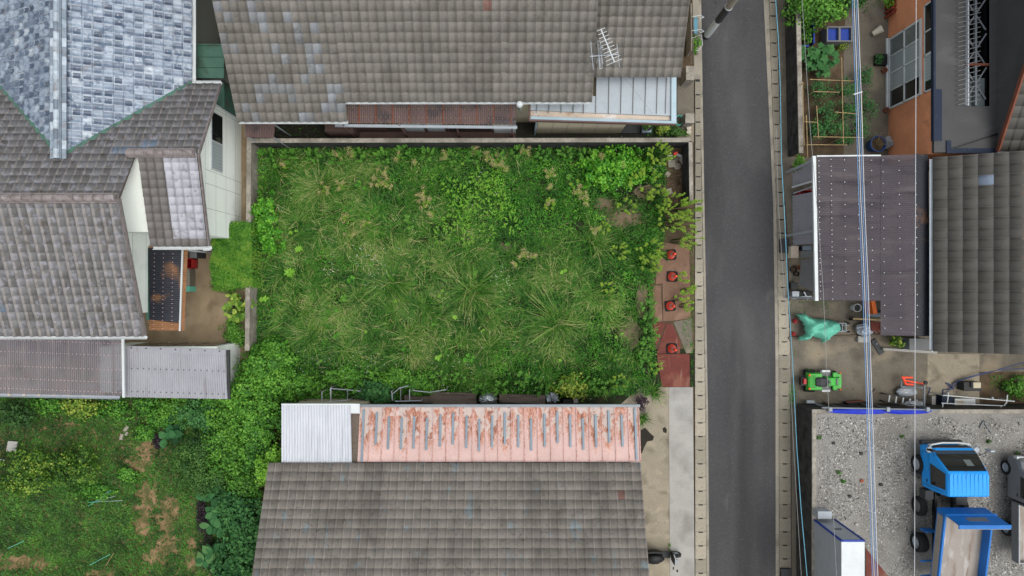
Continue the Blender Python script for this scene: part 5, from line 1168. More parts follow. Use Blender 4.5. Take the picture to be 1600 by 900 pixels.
# tall white locker with blue edges
lk = thing('storage_locker', 'tall white storage box with blue edges beside the retaining wall', 'storage box', (12.2, -10, g))
a0, a1, b0, b1, hh = 11.74, 12.54, -12.2, -9.0, 2.25
MB().box(a0, b0, g, a1, b1, g + hh - .03).build('box_body', M['alu'], lk)
MB().box(a0 - .01, b0, g + hh - .03, a1 + .01, b1 + .01, g + hh).build('top_panel', M['white'], lk)
b = MB()
for X in (a0, a1): b.box(X - .03, b1 - .03, g, X + .03, b1 + .03, g + hh + .012)
b.box(a0, b1 - .035, g + hh - .02, a1, b1 + .035, g + hh + .012)
b.build('edge_trim', M['blue'], lk)
MB().box(a0 + .3, b1 + .0, g + 1.05, a1 - .25, b1 + .02, g + 1.12).build('handle', M['darkgrey'], lk)
boxthing('storage_box', 'small grey box standing against the retaining wall coping', 'storage box', 1278, 799, 1300, 811, g, g + .45, 'alu', 'alu')
o = thing('rusty_sheet', 'rusty brown metal sheet lying beside the white storage box', 'metal sheet', W(1370, 885, g))
MB().prism([W(1352, 856, g)[:2], W(1391, 905, g)[:2], W(1352, 930, g)[:2]], g + .03, g + .05).build('sheet_metal', M['rustplate'], o); MB().box(WX(1353, g), WY(905, g), g, WX(1357, g), WY(862, g), g + .03).build('batten', M['wood'], o)
o = thing('angle_bracket', 'grey V shaped angle bracket lying on the gravel', 'bracket', W(1536, 665, g)); b = MB(); bar(b, W(1531, 669, g + .03), W(1537, 658, g + .03), .07, .05); bar(b, W(1537, 658, g + .03), W(1549, 676, g + .03), .07, .05); b.build('bar', M['grey'], o)
o = tag(bar(MB(), W(1592, 660, g + .03), W(1594, 664, g + .03), .05, .04).build('metal_offcut', M['grey']), 'short grey metal offcut on the gravel near the right edge', 'offcut')
# ================================================================= green mini tractor
tx, ty, _ = W(1287, 596.5, .6); tt = thing('garden_tractor', 'bright green ride-on tractor mower with black seat on the driveway', 'tractor', (tx, ty, .012))
MB().hull4([(tx - .62, ty - .33, .62), (tx - .08, ty - .33, .66), (tx - .08, ty + .33, .66), (tx - .62, ty + .33, .62)], [(tx - .64, ty - .36, .38), (tx - .06, ty - .36, .38), (tx - .06, ty + .36, .38), (tx - .64, ty + .36, .38)]).build('rear_fender', M['green_paint'], tt, bevel=.03)
for i in range(6): MB().box(tx - .58 + i * .05, ty - .26, .655, tx - .555 + i * .05, ty + .26, .668).build('fender_rib', M['green_paint'], tt)
MB().hull4([(tx + .1, ty - .17, .72), (tx + .72, ty - .15, .62), (tx + .72, ty + .15, .62), (tx + .1, ty + .17, .72)], [(tx + .1, ty - .2, .3), (tx + .76, ty - .18, .3), (tx + .76, ty + .18, .3), (tx + .1, ty + .2, .3)]).build('bonnet', M['green_paint'], tt, bevel=.03)
MB().box(tx + .42, ty - .36, .38, tx + .60, ty + .36, .50).build('front_fender', M['green_paint'], tt, bevel=.03)
MB().box(tx + .60, ty - .30, .32, tx + .80, ty + .30, .42).build('front_bumper', M['green_paint'], tt, bevel=.02)
MB().box(tx + .47, ty - .12, .66, tx + .54, ty + .12, .70).build('vent', M['grey'], tt); MB().box(tx + .62, ty - .16, .6, tx + .66, ty + .16, .63).build('trim_strip', M['white'], tt)
vs = []; b = MB()
for X, w, z in ((-.36, .17, .74), (-.2, .2, .80), (.0, .19, .78), (.14, .12, .74), (.2, .04, .72)): vs += [(tx + X, ty - w, z - .08), (tx + X, ty + w, z - .08), (tx + X, ty + w * .7, z), (tx + X, ty - w * .7, z)]
b.add(vs, [(i * 4 + k, i * 4 + (k + 1) % 4, (i + 1) * 4 + (k + 1) % 4, (i + 1) * 4 + k) for i in range(4) for k in range(4)] + [(3, 2, 1, 0), (16, 17, 18, 19)]); b.build('seat', M['darkgrey'], tt, bevel=.015)
MB().box(tx - .02, ty - .42, .3, tx + .42, ty + .42, .34).build('footrest', M['grey'], tt)
for s in (-1, 1):
    MB().box(tx + .04, ty + s * .40 - .04, .34, tx + .36, ty + s * .40 + .04, .37).build('foot_pad', M['white'], tt)
    wh(tt, (tx - .42, ty + s * .34, .23), .23, .2, 'y', rim='green_paint'); wh(tt, (tx + .52, ty + s * .32, .17), .17, .14, 'y', rim='green_paint')
    MB().lathe((tx - .6, ty + s * .27, .66), [(.05, 0), (.045, .04), (.01, .05)], 10).build('rear_lamp', M['orange_light'], tt); MB().lathe((tx + .74, ty + s * .33, .44), [(.04, 0), (.035, .04), (.01, .05)], 10).build('front_lamp', M['orange_light'], tt)
MB().cyl((tx + .22, ty, .6), (tx + .12, ty, .85), .02).build('steering_column', M['black'], tt)
b = MB(); c = Vector((tx + .12, ty, .86)); b.tube([c + Vector((.05 * math.cos(a), .15 * math.sin(a), -.14 * math.cos(a) * .2)) for a in np.linspace(0, 6.283, 15)], .013, 5); b.build('steering_wheel', M['grey'], tt)
MB().box(tx - .86, ty - .16, .3, tx - .66, ty + .16, .5).build('tow_block', M['black'], tt); MB().box(tx - .8, ty - .1, .5, tx - .68, ty + .12, .6).build('red_hitch', M['red'], tt, bevel=.015)
# ================================================================= green tarp
b = MB(); nx, ny = 46, 34; out = [(1244, 491), (1258, 489), (1272, 497), (1300, 499), (1314, 503), (1316, 517), (1305, 525), (1296, 532), (1287, 538), (1285, 531), (1272, 527), (1262, 533), (1248, 533), (1251, 525), (1259, 522), (1257, 506), (1252, 501)]
poly = [Vector(W(*p, .5)[:2]) for p in out]
def inside(p):
    c = False
    for i in range(len(poly)):
        a, q = poly[i], poly[i - 1]
        if (a.y > p[1]) != (q.y > p[1]) and p[0] < (q.x - a.x) * (p[1] - a.y) / (q.y - a.y) + a.x: c = not c
    return c
def edged(p):
    m = 9
    for i in range(len(poly)):
        a, q = poly[i - 1], poly[i]; d = q - a; t = max(0, min(1, ((p[0] - a.x) * d.x + (p[1] - a.y) * d.y) / d.length_squared)); m = min(m, math.hypot(a.x + d.x * t - p[0], a.y + d.y * t - p[1]))
    return m
xa, xb = min(p.x for p in poly), max(p.x for p in poly); ya, yb = min(p.y for p in poly), max(p.y for p in poly)
idx = {}; vs = []; fs = []; nx, ny = 70, 46
for j in range(ny + 1):
    for i in range(nx + 1):
        x = xa + (xb - xa) * i / nx; y = ya + (yb - ya) * j / ny
        if inside((x, y)):
            e = edged((x, y)); n1 = math.sin(x * 9 + 3 * math.sin(y * 6)) * .03 + math.sin((x + y) * 17 + 2 * math.sin(x * 8)) * .018 + abs(math.sin(y * 11 - x * 5)) * .035
            z = .22 + .6 * (1 - math.exp(-e / .09)) + 1.5 * n1 * (1 - .3 * math.exp(-e / .1)) - .1 * ((x - xa) / (xb - xa) - .5)
            idx[i, j] = len(vs); vs.append((x, y, z))
for (i, j) in list(idx):
    k = [(i, j), (i + 1, j), (i + 1, j + 1), (i, j + 1)]
    if all(q in idx for q in k): fs.append(tuple(idx[q] for q in k))
b = MB(); b.add(vs, fs); o = b.build('tarpaulin', M['tarp'], smooth=True); tag(o, 'crumpled sea green tarpaulin draped over a small machine on the driveway', 'tarpaulin')
md = o.modifiers.new('s', 'SOLIDIFY'); md.thickness = .008
o = thing('cart_frame', 'metal cart frame poking out from under the green tarpaulin', 'cart', W(1318, 511)); b = MB(); fx = lambda px, py, z=.35: W(px, py, z)
b.tube([fx(1296, 505), fx(1322, 505), fx(1322, 518), fx(1296, 518)], .02, 6); b.tube([fx(1316, 505), fx(1316, 518)], .015); b.tube([fx(1314, 508), fx(1326, 508)], .012); b.tube([fx(1314, 516), fx(1326, 516)], .012); b.build('frame', M['alu'], o)
b = MB(); b.box(*W(1262, 518, 0)[:2], .02, *W(1314, 507, 0)[:2], .3); b.build('cart_bed', M['darkgrey'], o)
for px, py in ((1322, 505), (1322, 518)): MB().lathe((*W(px, py)[:2], .1), [(.02, -.03), (.1, -.03), (.1, .03), (.02, .03)], 12, (0, 1, 0)).build('caster', M['rubber'], o)
for (px, py, lab) in ((1244, 502, 'small red gas can above the tarp corner'), (1241.5, 522, 'small red gas can below the tarp corner')):
    x, y, _ = W(px, py, .2); o = thing('red_can', lab, 'can', (x, y, .01)); MB().lathe((x, y, .01), [(.075, 0), (.085, .02), (.085, .18), (.05, .22)], 14).build('can_body', M['red'], o); MB().lathe((x, y, .23), [(.03, 0), (.03, .05)], 10).build('cap', M['black'], o)
x, y, _ = W(1246, 528, .1); o = tag(bar(MB(), W(1232, 528.5, .05), W(1405, 523, .05), .09, .1).build('timber_beam', M['wood']), 'long weathered timber lying across the driveway below the tarp', 'timber')
# ================================================================= clutter by the carport
o = thing('bucket', 'white bucket with dark contents beside the carport corner', 'bucket', W(1340, 481)); x, y, _ = W(1340, 481, .4)
MB().lathe((x, y, 0.01), [(.12, 0), (.16, .38), (.165, .40), (.15, .40), (.13, .1)], 18).build('bucket_body', M['white'], o); MB().lathe((x, y, .3), [(.142, 0), (.14, .02)], 16).build('contents', M['black'], o)
o = thing('plastic_bag', 'crumpled clear plastic bag of stuff beside the barrow', 'bag', W(1351, 517))
def blob(c, r, m, name, parent, seed, squash=.6, n=18, amp=.22):
    gr = np.random.default_rng(seed); b = MB(); vs = []
    for j in range(n // 2 + 1):
        th = math.pi * j / (n // 2)
        for i in range(n):
            ph = 2 * math.pi * i / n; k = 1 + amp * (math.sin(3 * ph + seed) * math.sin(2 * th) * .5 + gr.normal() * .35)
            vs.append((c[0] + r[0] * k * math.sin(th) * math.cos(ph), c[1] + r[1] * k * math.sin(th) * math.sin(ph), max(.01, c[2] + r[2] * k * math.cos(th))))
    fs = [(j * n + i, (j + 1) * n + i, (j + 1) * n + (i + 1) % n, j * n + (i + 1) % n) for j in range(n // 2) for i in range(n)]
    b.add(vs, fs); return b.build(name, M[m], parent)
x, y, _ = W(1351, 515, .25); blob((x, y, .25), (.34, .26, .25), 'plastic', 'bag_body', o, 3); blob((x - .05, y - .22, .3), (.1, .09, .12), 'plastic', 'knot', o, 4)
boxthing('cinder_block', 'pale concrete block under the cables in front of the bag', 'concrete block', 1341, 525, 1358, 535, 0, .2, 'conc_light', 'conc_light')
o = thing('wheelbarrow', 'rusty red barrow with a yellow bar under the carport edge', 'barrow', W(1365, 510)); x, y, _ = W(1366, 508, .4)
for i, (px, r) in enumerate(((1357, .34), (1366, .30))):
    b = MB(); cx_, cy_, _ = W(px + 14, 500, .3); b.tube([(cx_ - .5 * math.cos(a), cy_ - .45 * math.sin(a) * 1.2, .35) for a in np.linspace(.1, 1.3, 10)], .035, 6); b.build('curved_frame', M['rustplate'], o)
MB().hull4([W(1360, 503, .5), W(1376, 503, .5), W(1378, 516, .5), W(1362, 518, .5)], [W(1364, 506, .25), W(1374, 506, .25), W(1375, 513, .25), W(1366, 514, .25)]).build('tray', M['rustplate'], o)
bar(MB(), W(1333, 498, .6), W(1376, 500, .65), .06, .05).build('handle_bar', M['bamboo'], o); MB().lathe((*W(1336, 499, .3)[:2], .2), [(.03, -.04), (.18, -.04), (.18, .04), (.03, .04)], 16, (0, 1, 0)).build('wheel', M['rubber'], o)
o = thing('yellow_board', 'ochre board standing by the carport corner above the barrow', 'board', W(1361, 480)); bar(MB(), W(1358, 470, .5), W(1362, 490, .5), .16, .6).build('panel', M['orange_light'], o); MB().box(*W(1364, 488, .3)[:2], 0, *W(1376, 484, .3)[:2], .35).build('blue_tray', M['navy'], o)
boxthing('blue_box', 'steel blue box on the ground between the bucket and the barrow', 'box', 1354, 490, 1376, 495, 0, .3, 'navy', 'bluegrey')
boxthing('storage_bin', 'grey lidded storage bin beside the dark tiled house', 'bin', 1421, 529, 1454, 547, 0, .7, 'steel', 'grey')
o = tag(MB().prism([W(1376, 543)[:2], W(1376, 546.5)[:2], W(1460, 552.5)[:2], W(1460, 548)[:2]], .012, .2).build('kerb_block', M['conc_light']), 'pale low concrete kerb beside the storage bin', 'kerb')
o = thing('dark_plank', 'dark scuffed plank lying by the parking kerb', 'plank', W(1372, 542)); bar(MB(), W(1364, 531, .04), W(1378, 552, .04), .22, .05).build('board', M['darkgrey'], o); MB().box(*W(1369, 538, .06)[:2], .06, *W(1370.5, 536.5, .06)[:2], .09).build('bolt', M['alu'], o)
boxthing('drain_box', 'black plastic step box beside the drain covers near the leaning sheets', 'box', 1218.5, 373, 1233.5, 395, 0, .12, 'black', 'darkgrey')
boxthing('drain_box', 'black plastic step box at the bottom end of the drain covers', 'box', 1220.5, 889, 1236.5, 906, 0, .15, 'black', 'darkgrey')
o = thing('leaning_sheet', 'pale corrugated sheet leaning on the carport edge, larger upper one', 'metal sheet', W(1255, 340))
corrugated('sheet_metal', [W(1238, 306, .3), W(1239, 383, .3), W(1271, 381, 1.6), W(1270, 300, 1.6)], .16, .012, M['corr_grey'], o)
b = MB()
for py in (312, 372): bar(b, W(1243, py, .0), W(1262, py, 1.1), .04, .04)
b.build('prop', M['wood'], o)
o = thing('leaning_sheet', 'small frosted panel leaning on the carport corner beside the creeper', 'metal sheet', W(1255, 275)); MB().slab([W(1238, 272, .4), W(1239, 292, .4), W(1269, 283, 1.5), W(1268, 246, 1.5)], .03).build('sheet_metal', M['corr_grey'], o); bar(MB(), W(1238, 292.5, .45), W(1268, 283.5, 1.6), .07, .05).build('edge_rail', M['white'], o); bar(MB(), W(1240, 302, .35), W(1268, 292, 1.4), .05, .04).build('edge_rail', M['alu'], o)
crate('red crate tucked under the frosted panel', 1249, 297, 1269, 304, .1, .5, 'red')
o = thing('leaning_sheet', 'grey canvas sheet hanging from the lower carport edge', 'sheet', W(1262, 430)); MB().slab([W(1252, 407, .9), W(1249, 446, .5), W(1272, 456, 1.2), W(1271, 404, 1.6)], .02).build('fabric', M['grey'], o); MB().slab([W(1251, 393, 1.0), W(1251, 403, 1.0), W(1271, 402, 1.6), W(1271, 391, 1.6)], .02).build('upper_flap', M['grey'], o)
boxthing('box', 'stained cream carton beside the black step box', 'box', 1236, 384, 1248, 403, 0, .4, 'wall_cream', 'gutter_stain'); boxthing('box', 'dark square container at the foot of the canvas sheet', 'box', 1236, 441, 1247, 452, 0, .25, 'black', 'darkgrey')
boxthing('box', 'grey metal box at the carport end beside the driveway', 'box', 1238, 455, 1249, 467, 0, .4, 'steel', 'alu'); boxthing('toolbox', 'blue toolbox beside the cream carton', 'toolbox', 1254, 384, 1268, 391, 0, .5, 'navy', 'bluegrey')
o = thing('machine', 'small dark machine with pale bars at the carport end', 'machine', W(1258, 460)); MB().box(*W(1249, 468, .3)[:2], 0, *W(1270, 455, .3)[:2], .3).build('machine_body', M['black'], o, bevel=.02); b = MB(); bar(b, W(1250, 464, .4), W(1268, 463, .4), .04, .04); bar(b, W(1256, 456, .38), W(1262, 468, .38), .05, .05); b.build('bar', M['alu'], o)
for px, py, r, lab in ((1240, 421, .13, 'dark flower pot beside the cream carton'), (1245, 428, .1, 'small dark pot beside the canvas sheet'), (1248, 418, .09, 'brown pot nearest the canvas sheet')):
    x, y, _ = W(px, py, .2); o = thing('flower_pot', lab, 'flower pot', (x, y, 0)); MB().lathe((x, y, 0.005), [(r * .7, 0), (r, .2), (r * 1.08, .21), (r * .95, .22), (r * .85, .15)], 14).build('pot_body', M['black' if r > .09 else 'terracotta'], o); MB().lathe((x, y, .14), [(r * .82, 0), (r * .8, .02)], 14).build('earth', M['soil'], o)
# stored things below the translucent roof
boxthing('cupboard', 'pale cupboard dimly seen through the brown carport roof', 'cupboard', 1290, 310, 1312, 345, 0, 1.1, 'gutter_stain'); boxthing('shelf_unit', 'wooden shelf dimly seen through the carport roof near the middle', 'shelf', 1385, 330, 1400, 400, 0, 1.5, 'wood')
# ================================================================= pipes and ladders along the retaining wall
g2 = GZ
o = thing('pipe_rack', 'steel scaffold rail with clamps running along the gravel yard edge', 'scaffold rail', W(1350, 640)); b = MB()
b.cyl(W(1284, 637, 1.75), W(1468, 640.5, 1.75), .03, n=8); b.build('rail', M['steel'], o)
for px in (1387, 1449, 1297): x, y, _ = W(px, 639, 1.75); MB().box(x - .07, y - .1, 1.68, x + .07, y + .08, 1.82).build('clamp', M['steel'], o, bevel=.02)
for px in (1300, 1387, 1449): x, y, _ = W(px, 639, 1.75); MB().cyl((x, y, 0), (x, y, 1.75), .024).build('post', M['steel'], o)
o = thing('blue_sheet', 'folded blue plastic sheet under the scaffold rail', 'sheet', W(1370, 643)); blob((*W(1345, 642.5, 1.6)[:2], 1.6), (1.3, .12, .08), 'bluesheet', 'sheet_fold', o, 5, n=20, amp=.12); blob((*W(1418, 642.5, 1.6)[:2], 1.6), (.95, .12, .08), 'bluesheet', 'sheet_fold', o, 6, n=20, amp=.12)
b = MB()
for px in (1315, 1370, 1430): x, y, _ = W(px, 640, 1.5); b.box(x - .05, y - .03, 0, x + .05, y + .06, 1.52)
b.each('trestle', M['wood'], o)
o = thing('metal_channel', 'galvanised channel piece at the corner of the retaining wall', 'channel', W(1268, 628)); bar(MB(), W(1260, 627.5, .3), W(1272, 628, .3), .12, .08).build('channel_piece', M['alu'], o); bar(MB(), W(1272, 629, .3), W(1304, 643, 1.0), .06, .05).build('channel_arm', M['alu'], o); MB().box(*W(1262, 630, .1)[:2], 0, *W(1266, 626, .1)[:2], .27).build('foot', M['darkgrey'], o)
o = thing('covered_stack', 'low stack under dark cover with a red edge by the rail', 'stack', W(1345, 632)); MB().prism([W(1322, 629, .3)[:2], W(1350, 626, .3)[:2], W(1373, 637, .3)[:2], W(1330, 638, .3)[:2]], .0, .35).build('cover', M['black'], o, bevel=.02); bar(MB(), W(1322, 628.5, .36), W(1350, 626, .36), .05, .04).build('edge_strip', M['batten'], o)
o = thing('timber_offcut', 'dark weathered timber offcut lying on the driveway under the cables', 'timber', W(1365, 616)); bar(MB(), W(1359, 623, .05), W(1370, 609, .05), .16, .06).build('board', M['wood'], o)
o = tag(bar(MB(), W(1378, 633.5, .1), W(1403, 637, .1), .16, .12).build('rusty_beam', M['rustplate']), 'short rusty beam beside the aluminium ladder', 'beam')
def ladder(label, a, c, w, z, n, m='alu'):
    o = thing('ladder', label, 'ladder', (*a[:2], 0)); a = Vector((*a[:2], z)); c = Vector((*c[:2], z)); d = (c - a).normalized(); s = Vector((-d.y, d.x, 0)) * w / 2
    for q in (-1, 1): bar(MB(), a + s * q, c + s * q, .035, .06).build('side_rail', M['darkgrey'] if m == 'dk' else M[m], o)
    for i in range(n): p = a + (c - a) * ((i + .5) / n); bar(MB(), p - s, p + s, .05, .03).build('rung', M['white'], o)
    for q in (-1, 1):
        for e in (a, c): p = e + s * q; MB().box(p.x - .02, p.y - .02, 0, p.x + .02, p.y + .02, z).build('foot', M['black'], o)
    return o
ladder('ladder with white rungs lying beside the silver bags', W(1384, 622, .4), W(1448, 632, .4), .30, .4, 6, 'dk')
for i, (px, py, r, lab) in enumerate(((1416, 612, (.42, .2, .14), 'long silver plastic bag above the ladder'), (1422, 631, (.46, .18, .12), 'silver plastic bag lying on the ladder end'))):
    o = thing('silver_bag', lab, 'bag', W(px, py, .2)); blob((*W(px, py, .2)[:2], .22 + .25 * i), r, 'plastic', 'bag_body', o, 11 + i, amp=.12); MB().box(*[v - .03 for v in W(px, py, 0)[:2]], 0, *[v + .03 for v in W(px, py, 0)[:2]], .12 + .25 * i).build('stand', M['black'], o)
o = thing('folding_stand', 'orange and steel folding work stand on the driveway', 'work stand', W(1420, 598)); b = MB(); b.tube([W(1409, 589.5, .5), W(1426, 590, .5)], .04); b.tube([W(1411, 589, .5), W(1415, 600, .5), W(1427, 601, .5)], .04); b.tube([W(1412, 594, .5), W(1444, 600, .5)], .03); b.build('orange_frame', M['cone'], o)
b = MB(); b.tube([W(1408, 592, .4), W(1408, 604, .4), W(1443, 606, .5)], .03); b.cyl(W(1444, 602, .8), W(1444, 640, .8), .04); b.cyl(W(1444, 602, .8), W(1444, 602, 0), .03); b.cyl(W(1444, 636, .8), W(1444, 636, 0), .03); b.build('steel_frame', M['steel'], o); MB().lathe(W(1446, 598, .8), [(.02, -.05), (.08, -.02), (.07, .05), (.02, .06)], 12).build('knob', M['black'], o)
o = thing('white_board', 'white marked board lying below the white pipes', 'board', W(1508, 632)); MB().box(*W(1492, 641, .4)[:2], .36, *W(1524, 623, .4)[:2], .4).build('panel', M['white'], o); MB().box(*W(1495, 637, .4)[:2], .401, *W(1506, 626, .4)[:2], .405).build('patch', M['gutter_stain'], o); MB().box(*W(1498, 638, .3)[:2], 0, *W(1518, 626, .3)[:2], .36).build('support', M['darkgrey'], o)
o = thing('pipe_barrier', 'white pipe frame spanning the flower bed edge', 'pipe frame', W(1530, 632)); b = MB(); zf = .9
for a, c in (((1474, 617.5), (1585, 627)), ((1471, 630), (1567, 634)), ((1470, 639.5), (1640, 644.5)), ((1482, 613), (1480, 630)), ((1473, 630), (1472.5, 651)), ((1574, 617), (1573, 628)), ((1573, 628), (1569, 634)), ((1564, 635), (1564, 652))): b.cyl(W(*a, zf), W(*c, zf), .022, n=6)
b.build('pipe', M['white'], o); b = MB()
for px, py in ((1474, 618), (1472, 640), (1564, 642), (1584, 627)): b.cyl(W(px, py, zf), (*W(px, py, zf)[:2], 0), .022)
b.build('leg', M['white'], o)
for px, py in ((1550, 622), (1564, 640)): x, y, _ = W(px, py, zf); MB().box(x - .05, y - .04, zf - .05, x + .05, y + .05, zf + .05).build('clamp', M['steel'], o, bevel=.015)
boxthing('equipment_box', 'dark equipment box with a pale lid beside the flower bed', 'equipment', 1506, 597, 1534, 611, 0, .45, 'darkgrey', 'black'); boxthing('box', 'small pale box on top of the dark equipment box', 'box', 1521, 597.5, 1533, 606.5, .45, .6, 'alu', 'wall_cream')
boxthing('blue_crate', 'dark blue crate under the white pipe frame', 'crate', 1472, 618, 1490, 634, 0, .4, 'navy', 'navy')
for k, pts in enumerate(([(1660, 552), (1600, 566), (1545, 582), (1515, 590), (1498, 595), (1490, 604), (1480, 612), (1473, 618), (1462, 628)], [(1660, 575), (1600, 576), (1560, 578), (1530, 584), (1505, 592), (1490, 598), (1486, 606), (1478, 598), (1484, 600), (1490, 608), (1474, 609), (1472, 620), (1455, 628), (1450, 617), (1454, 606), (1448, 607)])):
    z = .9 if k == 0 else .35; b = MB(); b.tube([W(x, y, z * max(.04, min(1, (x - 1470) / 150)) + .03) for x, y in pts], .016, 6); tag(b.build('hose', M['hose_blue']), ['blue hose running from the right edge to the pipe frame', 'blue hose looped on the concrete beside the white board'][k], 'hose')
boxthing('box', 'grey concrete block beside the hose coils', 'concrete block', 1456, 619, 1462, 634, 0, .3, 'conc', 'conc_light')
# ================================================================= vegetable plot
o = thing('raised_planter', 'blue painted planting frame in the vegetable plot', 'planter', W(1262, 50)); b = MB(); b.box(*W(1271, 68, .4)[:2], .1, *W(1273, 30, .4)[:2], .4); b.box(*W(1250, 33, .4)[:2], .1, *W(1272, 31, .4)[:2], .4); b.box(*W(1250, 73, .4)[:2], .1, *W(1264, 70, .4)[:2], .4); b.build('frame', M['blue'], o); MB().box(*W(1251, 70, .1)[:2], .01, *W(1271, 32, .1)[:2], .1).build('earth', M['soil'], o)
o = thing('water_tank', 'blue rectangular tub with a grey frame in the vegetable plot', 'tub', W(1312, 53)); a = W(1292, 65, .6); c = W(1332, 41, .6)
b = MB(); b.box(a[0], a[1], .05, c[0], c[1], .12); 
for (p, q, r, s) in ((a[0], a[1], c[0], a[1] + .05), (a[0], c[1] - .05, c[0], c[1]), (a[0], a[1] + .05, a[0] + .05, c[1] - .05), (c[0] - .05, a[1] + .05, c[0], c[1] - .05), ((a[0] + c[0]) / 2 - .04, a[1] + .05, (a[0] + c[0]) / 2 + .04, c[1] - .05)): b.box(p, q, .12, r, s, .6)
b.build('tub_body', M['grey'], o); MB().box(a[0] + .06, a[1] + .06, .4, c[0] - .06, c[1] - .06, .46).build('tub_lining', M['blue'], o)
x, y, _ = W(1371, 48, .3); o = thing('white_pot', 'tall cream flower pot tipped over on the path', 'flower pot', (x, y, .02)); MB().lathe((x - .12, y - .08, .16), [(.10, 0), (.15, .34), (.165, .38), (.14, .38), (.12, .25)], 18, (.8, .45, .42)).build('pot_body', M['white_pot'], o); MB().lathe((x - .12, y - .08, .16), [(.12, .27), (.125, .29)], 16, (.8, .45, .42)).build('earth', M['terracotta'], o)
o = boxthing('planter_box', 'black planter tray by the orange wall', 'planter', 1369, 84, 1387, 101, 0, .25, 'black', 'black')
for px, py, lab in ((1382, 110, 'small terracotta pot by the window of the orange house'), (1385, 172, 'terracotta pot at the lower window corner')):
    x, y, _ = W(px, py, .15); o = thing('flower_pot', lab, 'flower pot', (x, y, 0)); MB().lathe((x, y, .02), [(.07, 0), (.1, .18), (.11, .19), (.09, .19), (.08, .12)], 14).build('pot_body', M['terracotta'], o); MB().lathe((x, y, .15), [(.08, 0), (.078, .01)], 12).build('earth', M['soil'], o)
x, y, _ = W(1369, 226, .35); o = thing('blue_planter', 'blue round planter with dry stems beside the silver bag', 'planter', (x, y, .02)); MB().lathe((x, y, .02), [(.24, 0), (.30, .5), (.33, .52), (.29, .52), (.26, .35)], 24).build('pot_body', M['bluepot'], o); MB().lathe((x, y, .40), [(.27, 0), (.265, .02)], 20).build('earth', M['soil'], o)
b = MB()
for i in range(11): a = 6.28 * i / 11; b.cyl((x + .05 * math.cos(a), y + .05 * math.sin(a), .4), (x + .28 * math.cos(a), y + .28 * math.sin(a) + .12, 1.1), .012, .006, 5)
b.build('dry_stem', M['bamboo'], o)
o = thing('plastic_bag', 'grey plastic bag between the blue planter and orange wall', 'bag', W(1387, 224)); blob((*W(1386, 223, .2)[:2], .22), (.2, .26, .2), 'plastic', 'bag_body', o, 8); blob((*W(1393, 226, .3)[:2], .35), (.08, .07, .08), 'plastic', 'knot', o, 9)
# bamboo frame for tomatoes
o = thing('bamboo_frame', 'bamboo trellis of crossed poles over the tomato plants', 'trellis', W(1300, 180)); zt_ = 1.35
for a, c in (((1254, 128), (1256.5, 228)), ((1266, 124), (1333, 126.5)), ((1272, 143), (1312, 144)), ((1276, 165), (1279, 217)), ((1271, 213.5), (1350, 215)), ((1260, 226), (1324, 226.5)), ((1346, 146), (1348, 215)), ((1304, 175), (1340, 178)), ((1260, 180), (1262, 246)), ((1315, 90), (1318, 226)), ((1257, 190), (1276, 191))): MB().cyl(W(*a, zt_), W(*c, zt_ + random.uniform(-.1, .05)), .016, .013, 6).build('pole', M['bamboo'], o)
for px, py in ((1255, 130), (1257, 226), (1277, 213), (1333, 126), (1347, 214), (1316, 215), (1272, 143), (1260, 182)): MB().cyl((*W(px, py, zt_)[:2], 0), W(px, py, zt_ + .1), .016, n=6).build('stake', M['bamboo'], o)
# ================================================================= gate and small things at the front of the top house
fr = thing('front_fence', 'low block and rail fence at the road side of the top house', 'fence', W(1078, 60)); b = MB(); b.box(*W(1079, 80, .7)[:2], 0, *W(1081.5, 5, .7)[:2], .7); b.box(*W(1072, 125, .9)[:2], 0, *W(1085, 103, .9)[:2], .9); b.box(*W(1071, 192, .8)[:2], 0, *W(1085, 177, .8)[:2], .8); b.each('pillar', M['block'], fr)
b = MB(); 
for a, c in (((1079.5, 100), (1080, 20)), ((1083, 100), (1082.5, 60))): b.cyl(W(*a, .95), W(*c, .95), .02)
b.build('rail', M['wood'], fr)
mb_ = thing('blue_chair', 'pale blue and white metal folding chair standing by the pole', 'chair', W(1089, 38)); MB().box(*W(1084.5, 52, .5)[:2], .47, *W(1090, 27, .5)[:2], .5).build('seat', M['cable_teal'], mb_)
for py in (26, 48): MB().tube([W(1081, py, .75), W(1095, py - 2, .75), W(1100, py + 1, .75), W(1094, py + 3, .75)], .014).build('arm', M['white'], mb_)
for px, py in ((1086, 28), (1086, 50), (1093, 28), (1093, 50)): MB().cyl((*W(px, py, 0)[:2], 0), W(px, py, .72), .014).build('leg', M['white'], mb_)
x, y, _ = W(1087, 70, .2); pl = thing('window_box', 'long planter of green plants with a white wire hoop beside the fence', 'planter', (x, y, 0)); MB().box(x - .13, y - .35, .01, x + .13, y + .35, .25).build('planter_body', M['conc'], pl, bevel=.02); MB().tube([(x - .2, y + .2, .4), (x + .15, y + .3, .5), (x + .2, y - .1, .5), (x + .05, y - .32, .45), (x - .1, y - .3, .4)], .012).build('wire_hoop', M['white'], pl)
foliage('foliage', M['lf_mid'], pl, [(x, y, .33, .18, .38, .16)], 240, .08, clumps=14, seed=5)
x, y, _ = W(1061, 188, .2); o = thing('garden_hose', 'coil of green garden hose at the annexe corner', 'hose', (x, y, .02)); b = MB(); b.tube([(x + .16 * math.cos(a) * (1 + .04 * math.sin(a * 3)), y + .2 * math.sin(a), .03 + .012 * a) for a in np.linspace(0, 6.283 * 4, 60)], .017, 6); b.build('coil', M['green_paint'] if False else M['tarp'], o)
o = boxthing('plant_tub', 'teal square tub with a potted plant by the annexe porch', 'tub', 1003, 195, 1018, 207, 0, .35, 'bluegrey', 'bluegrey')
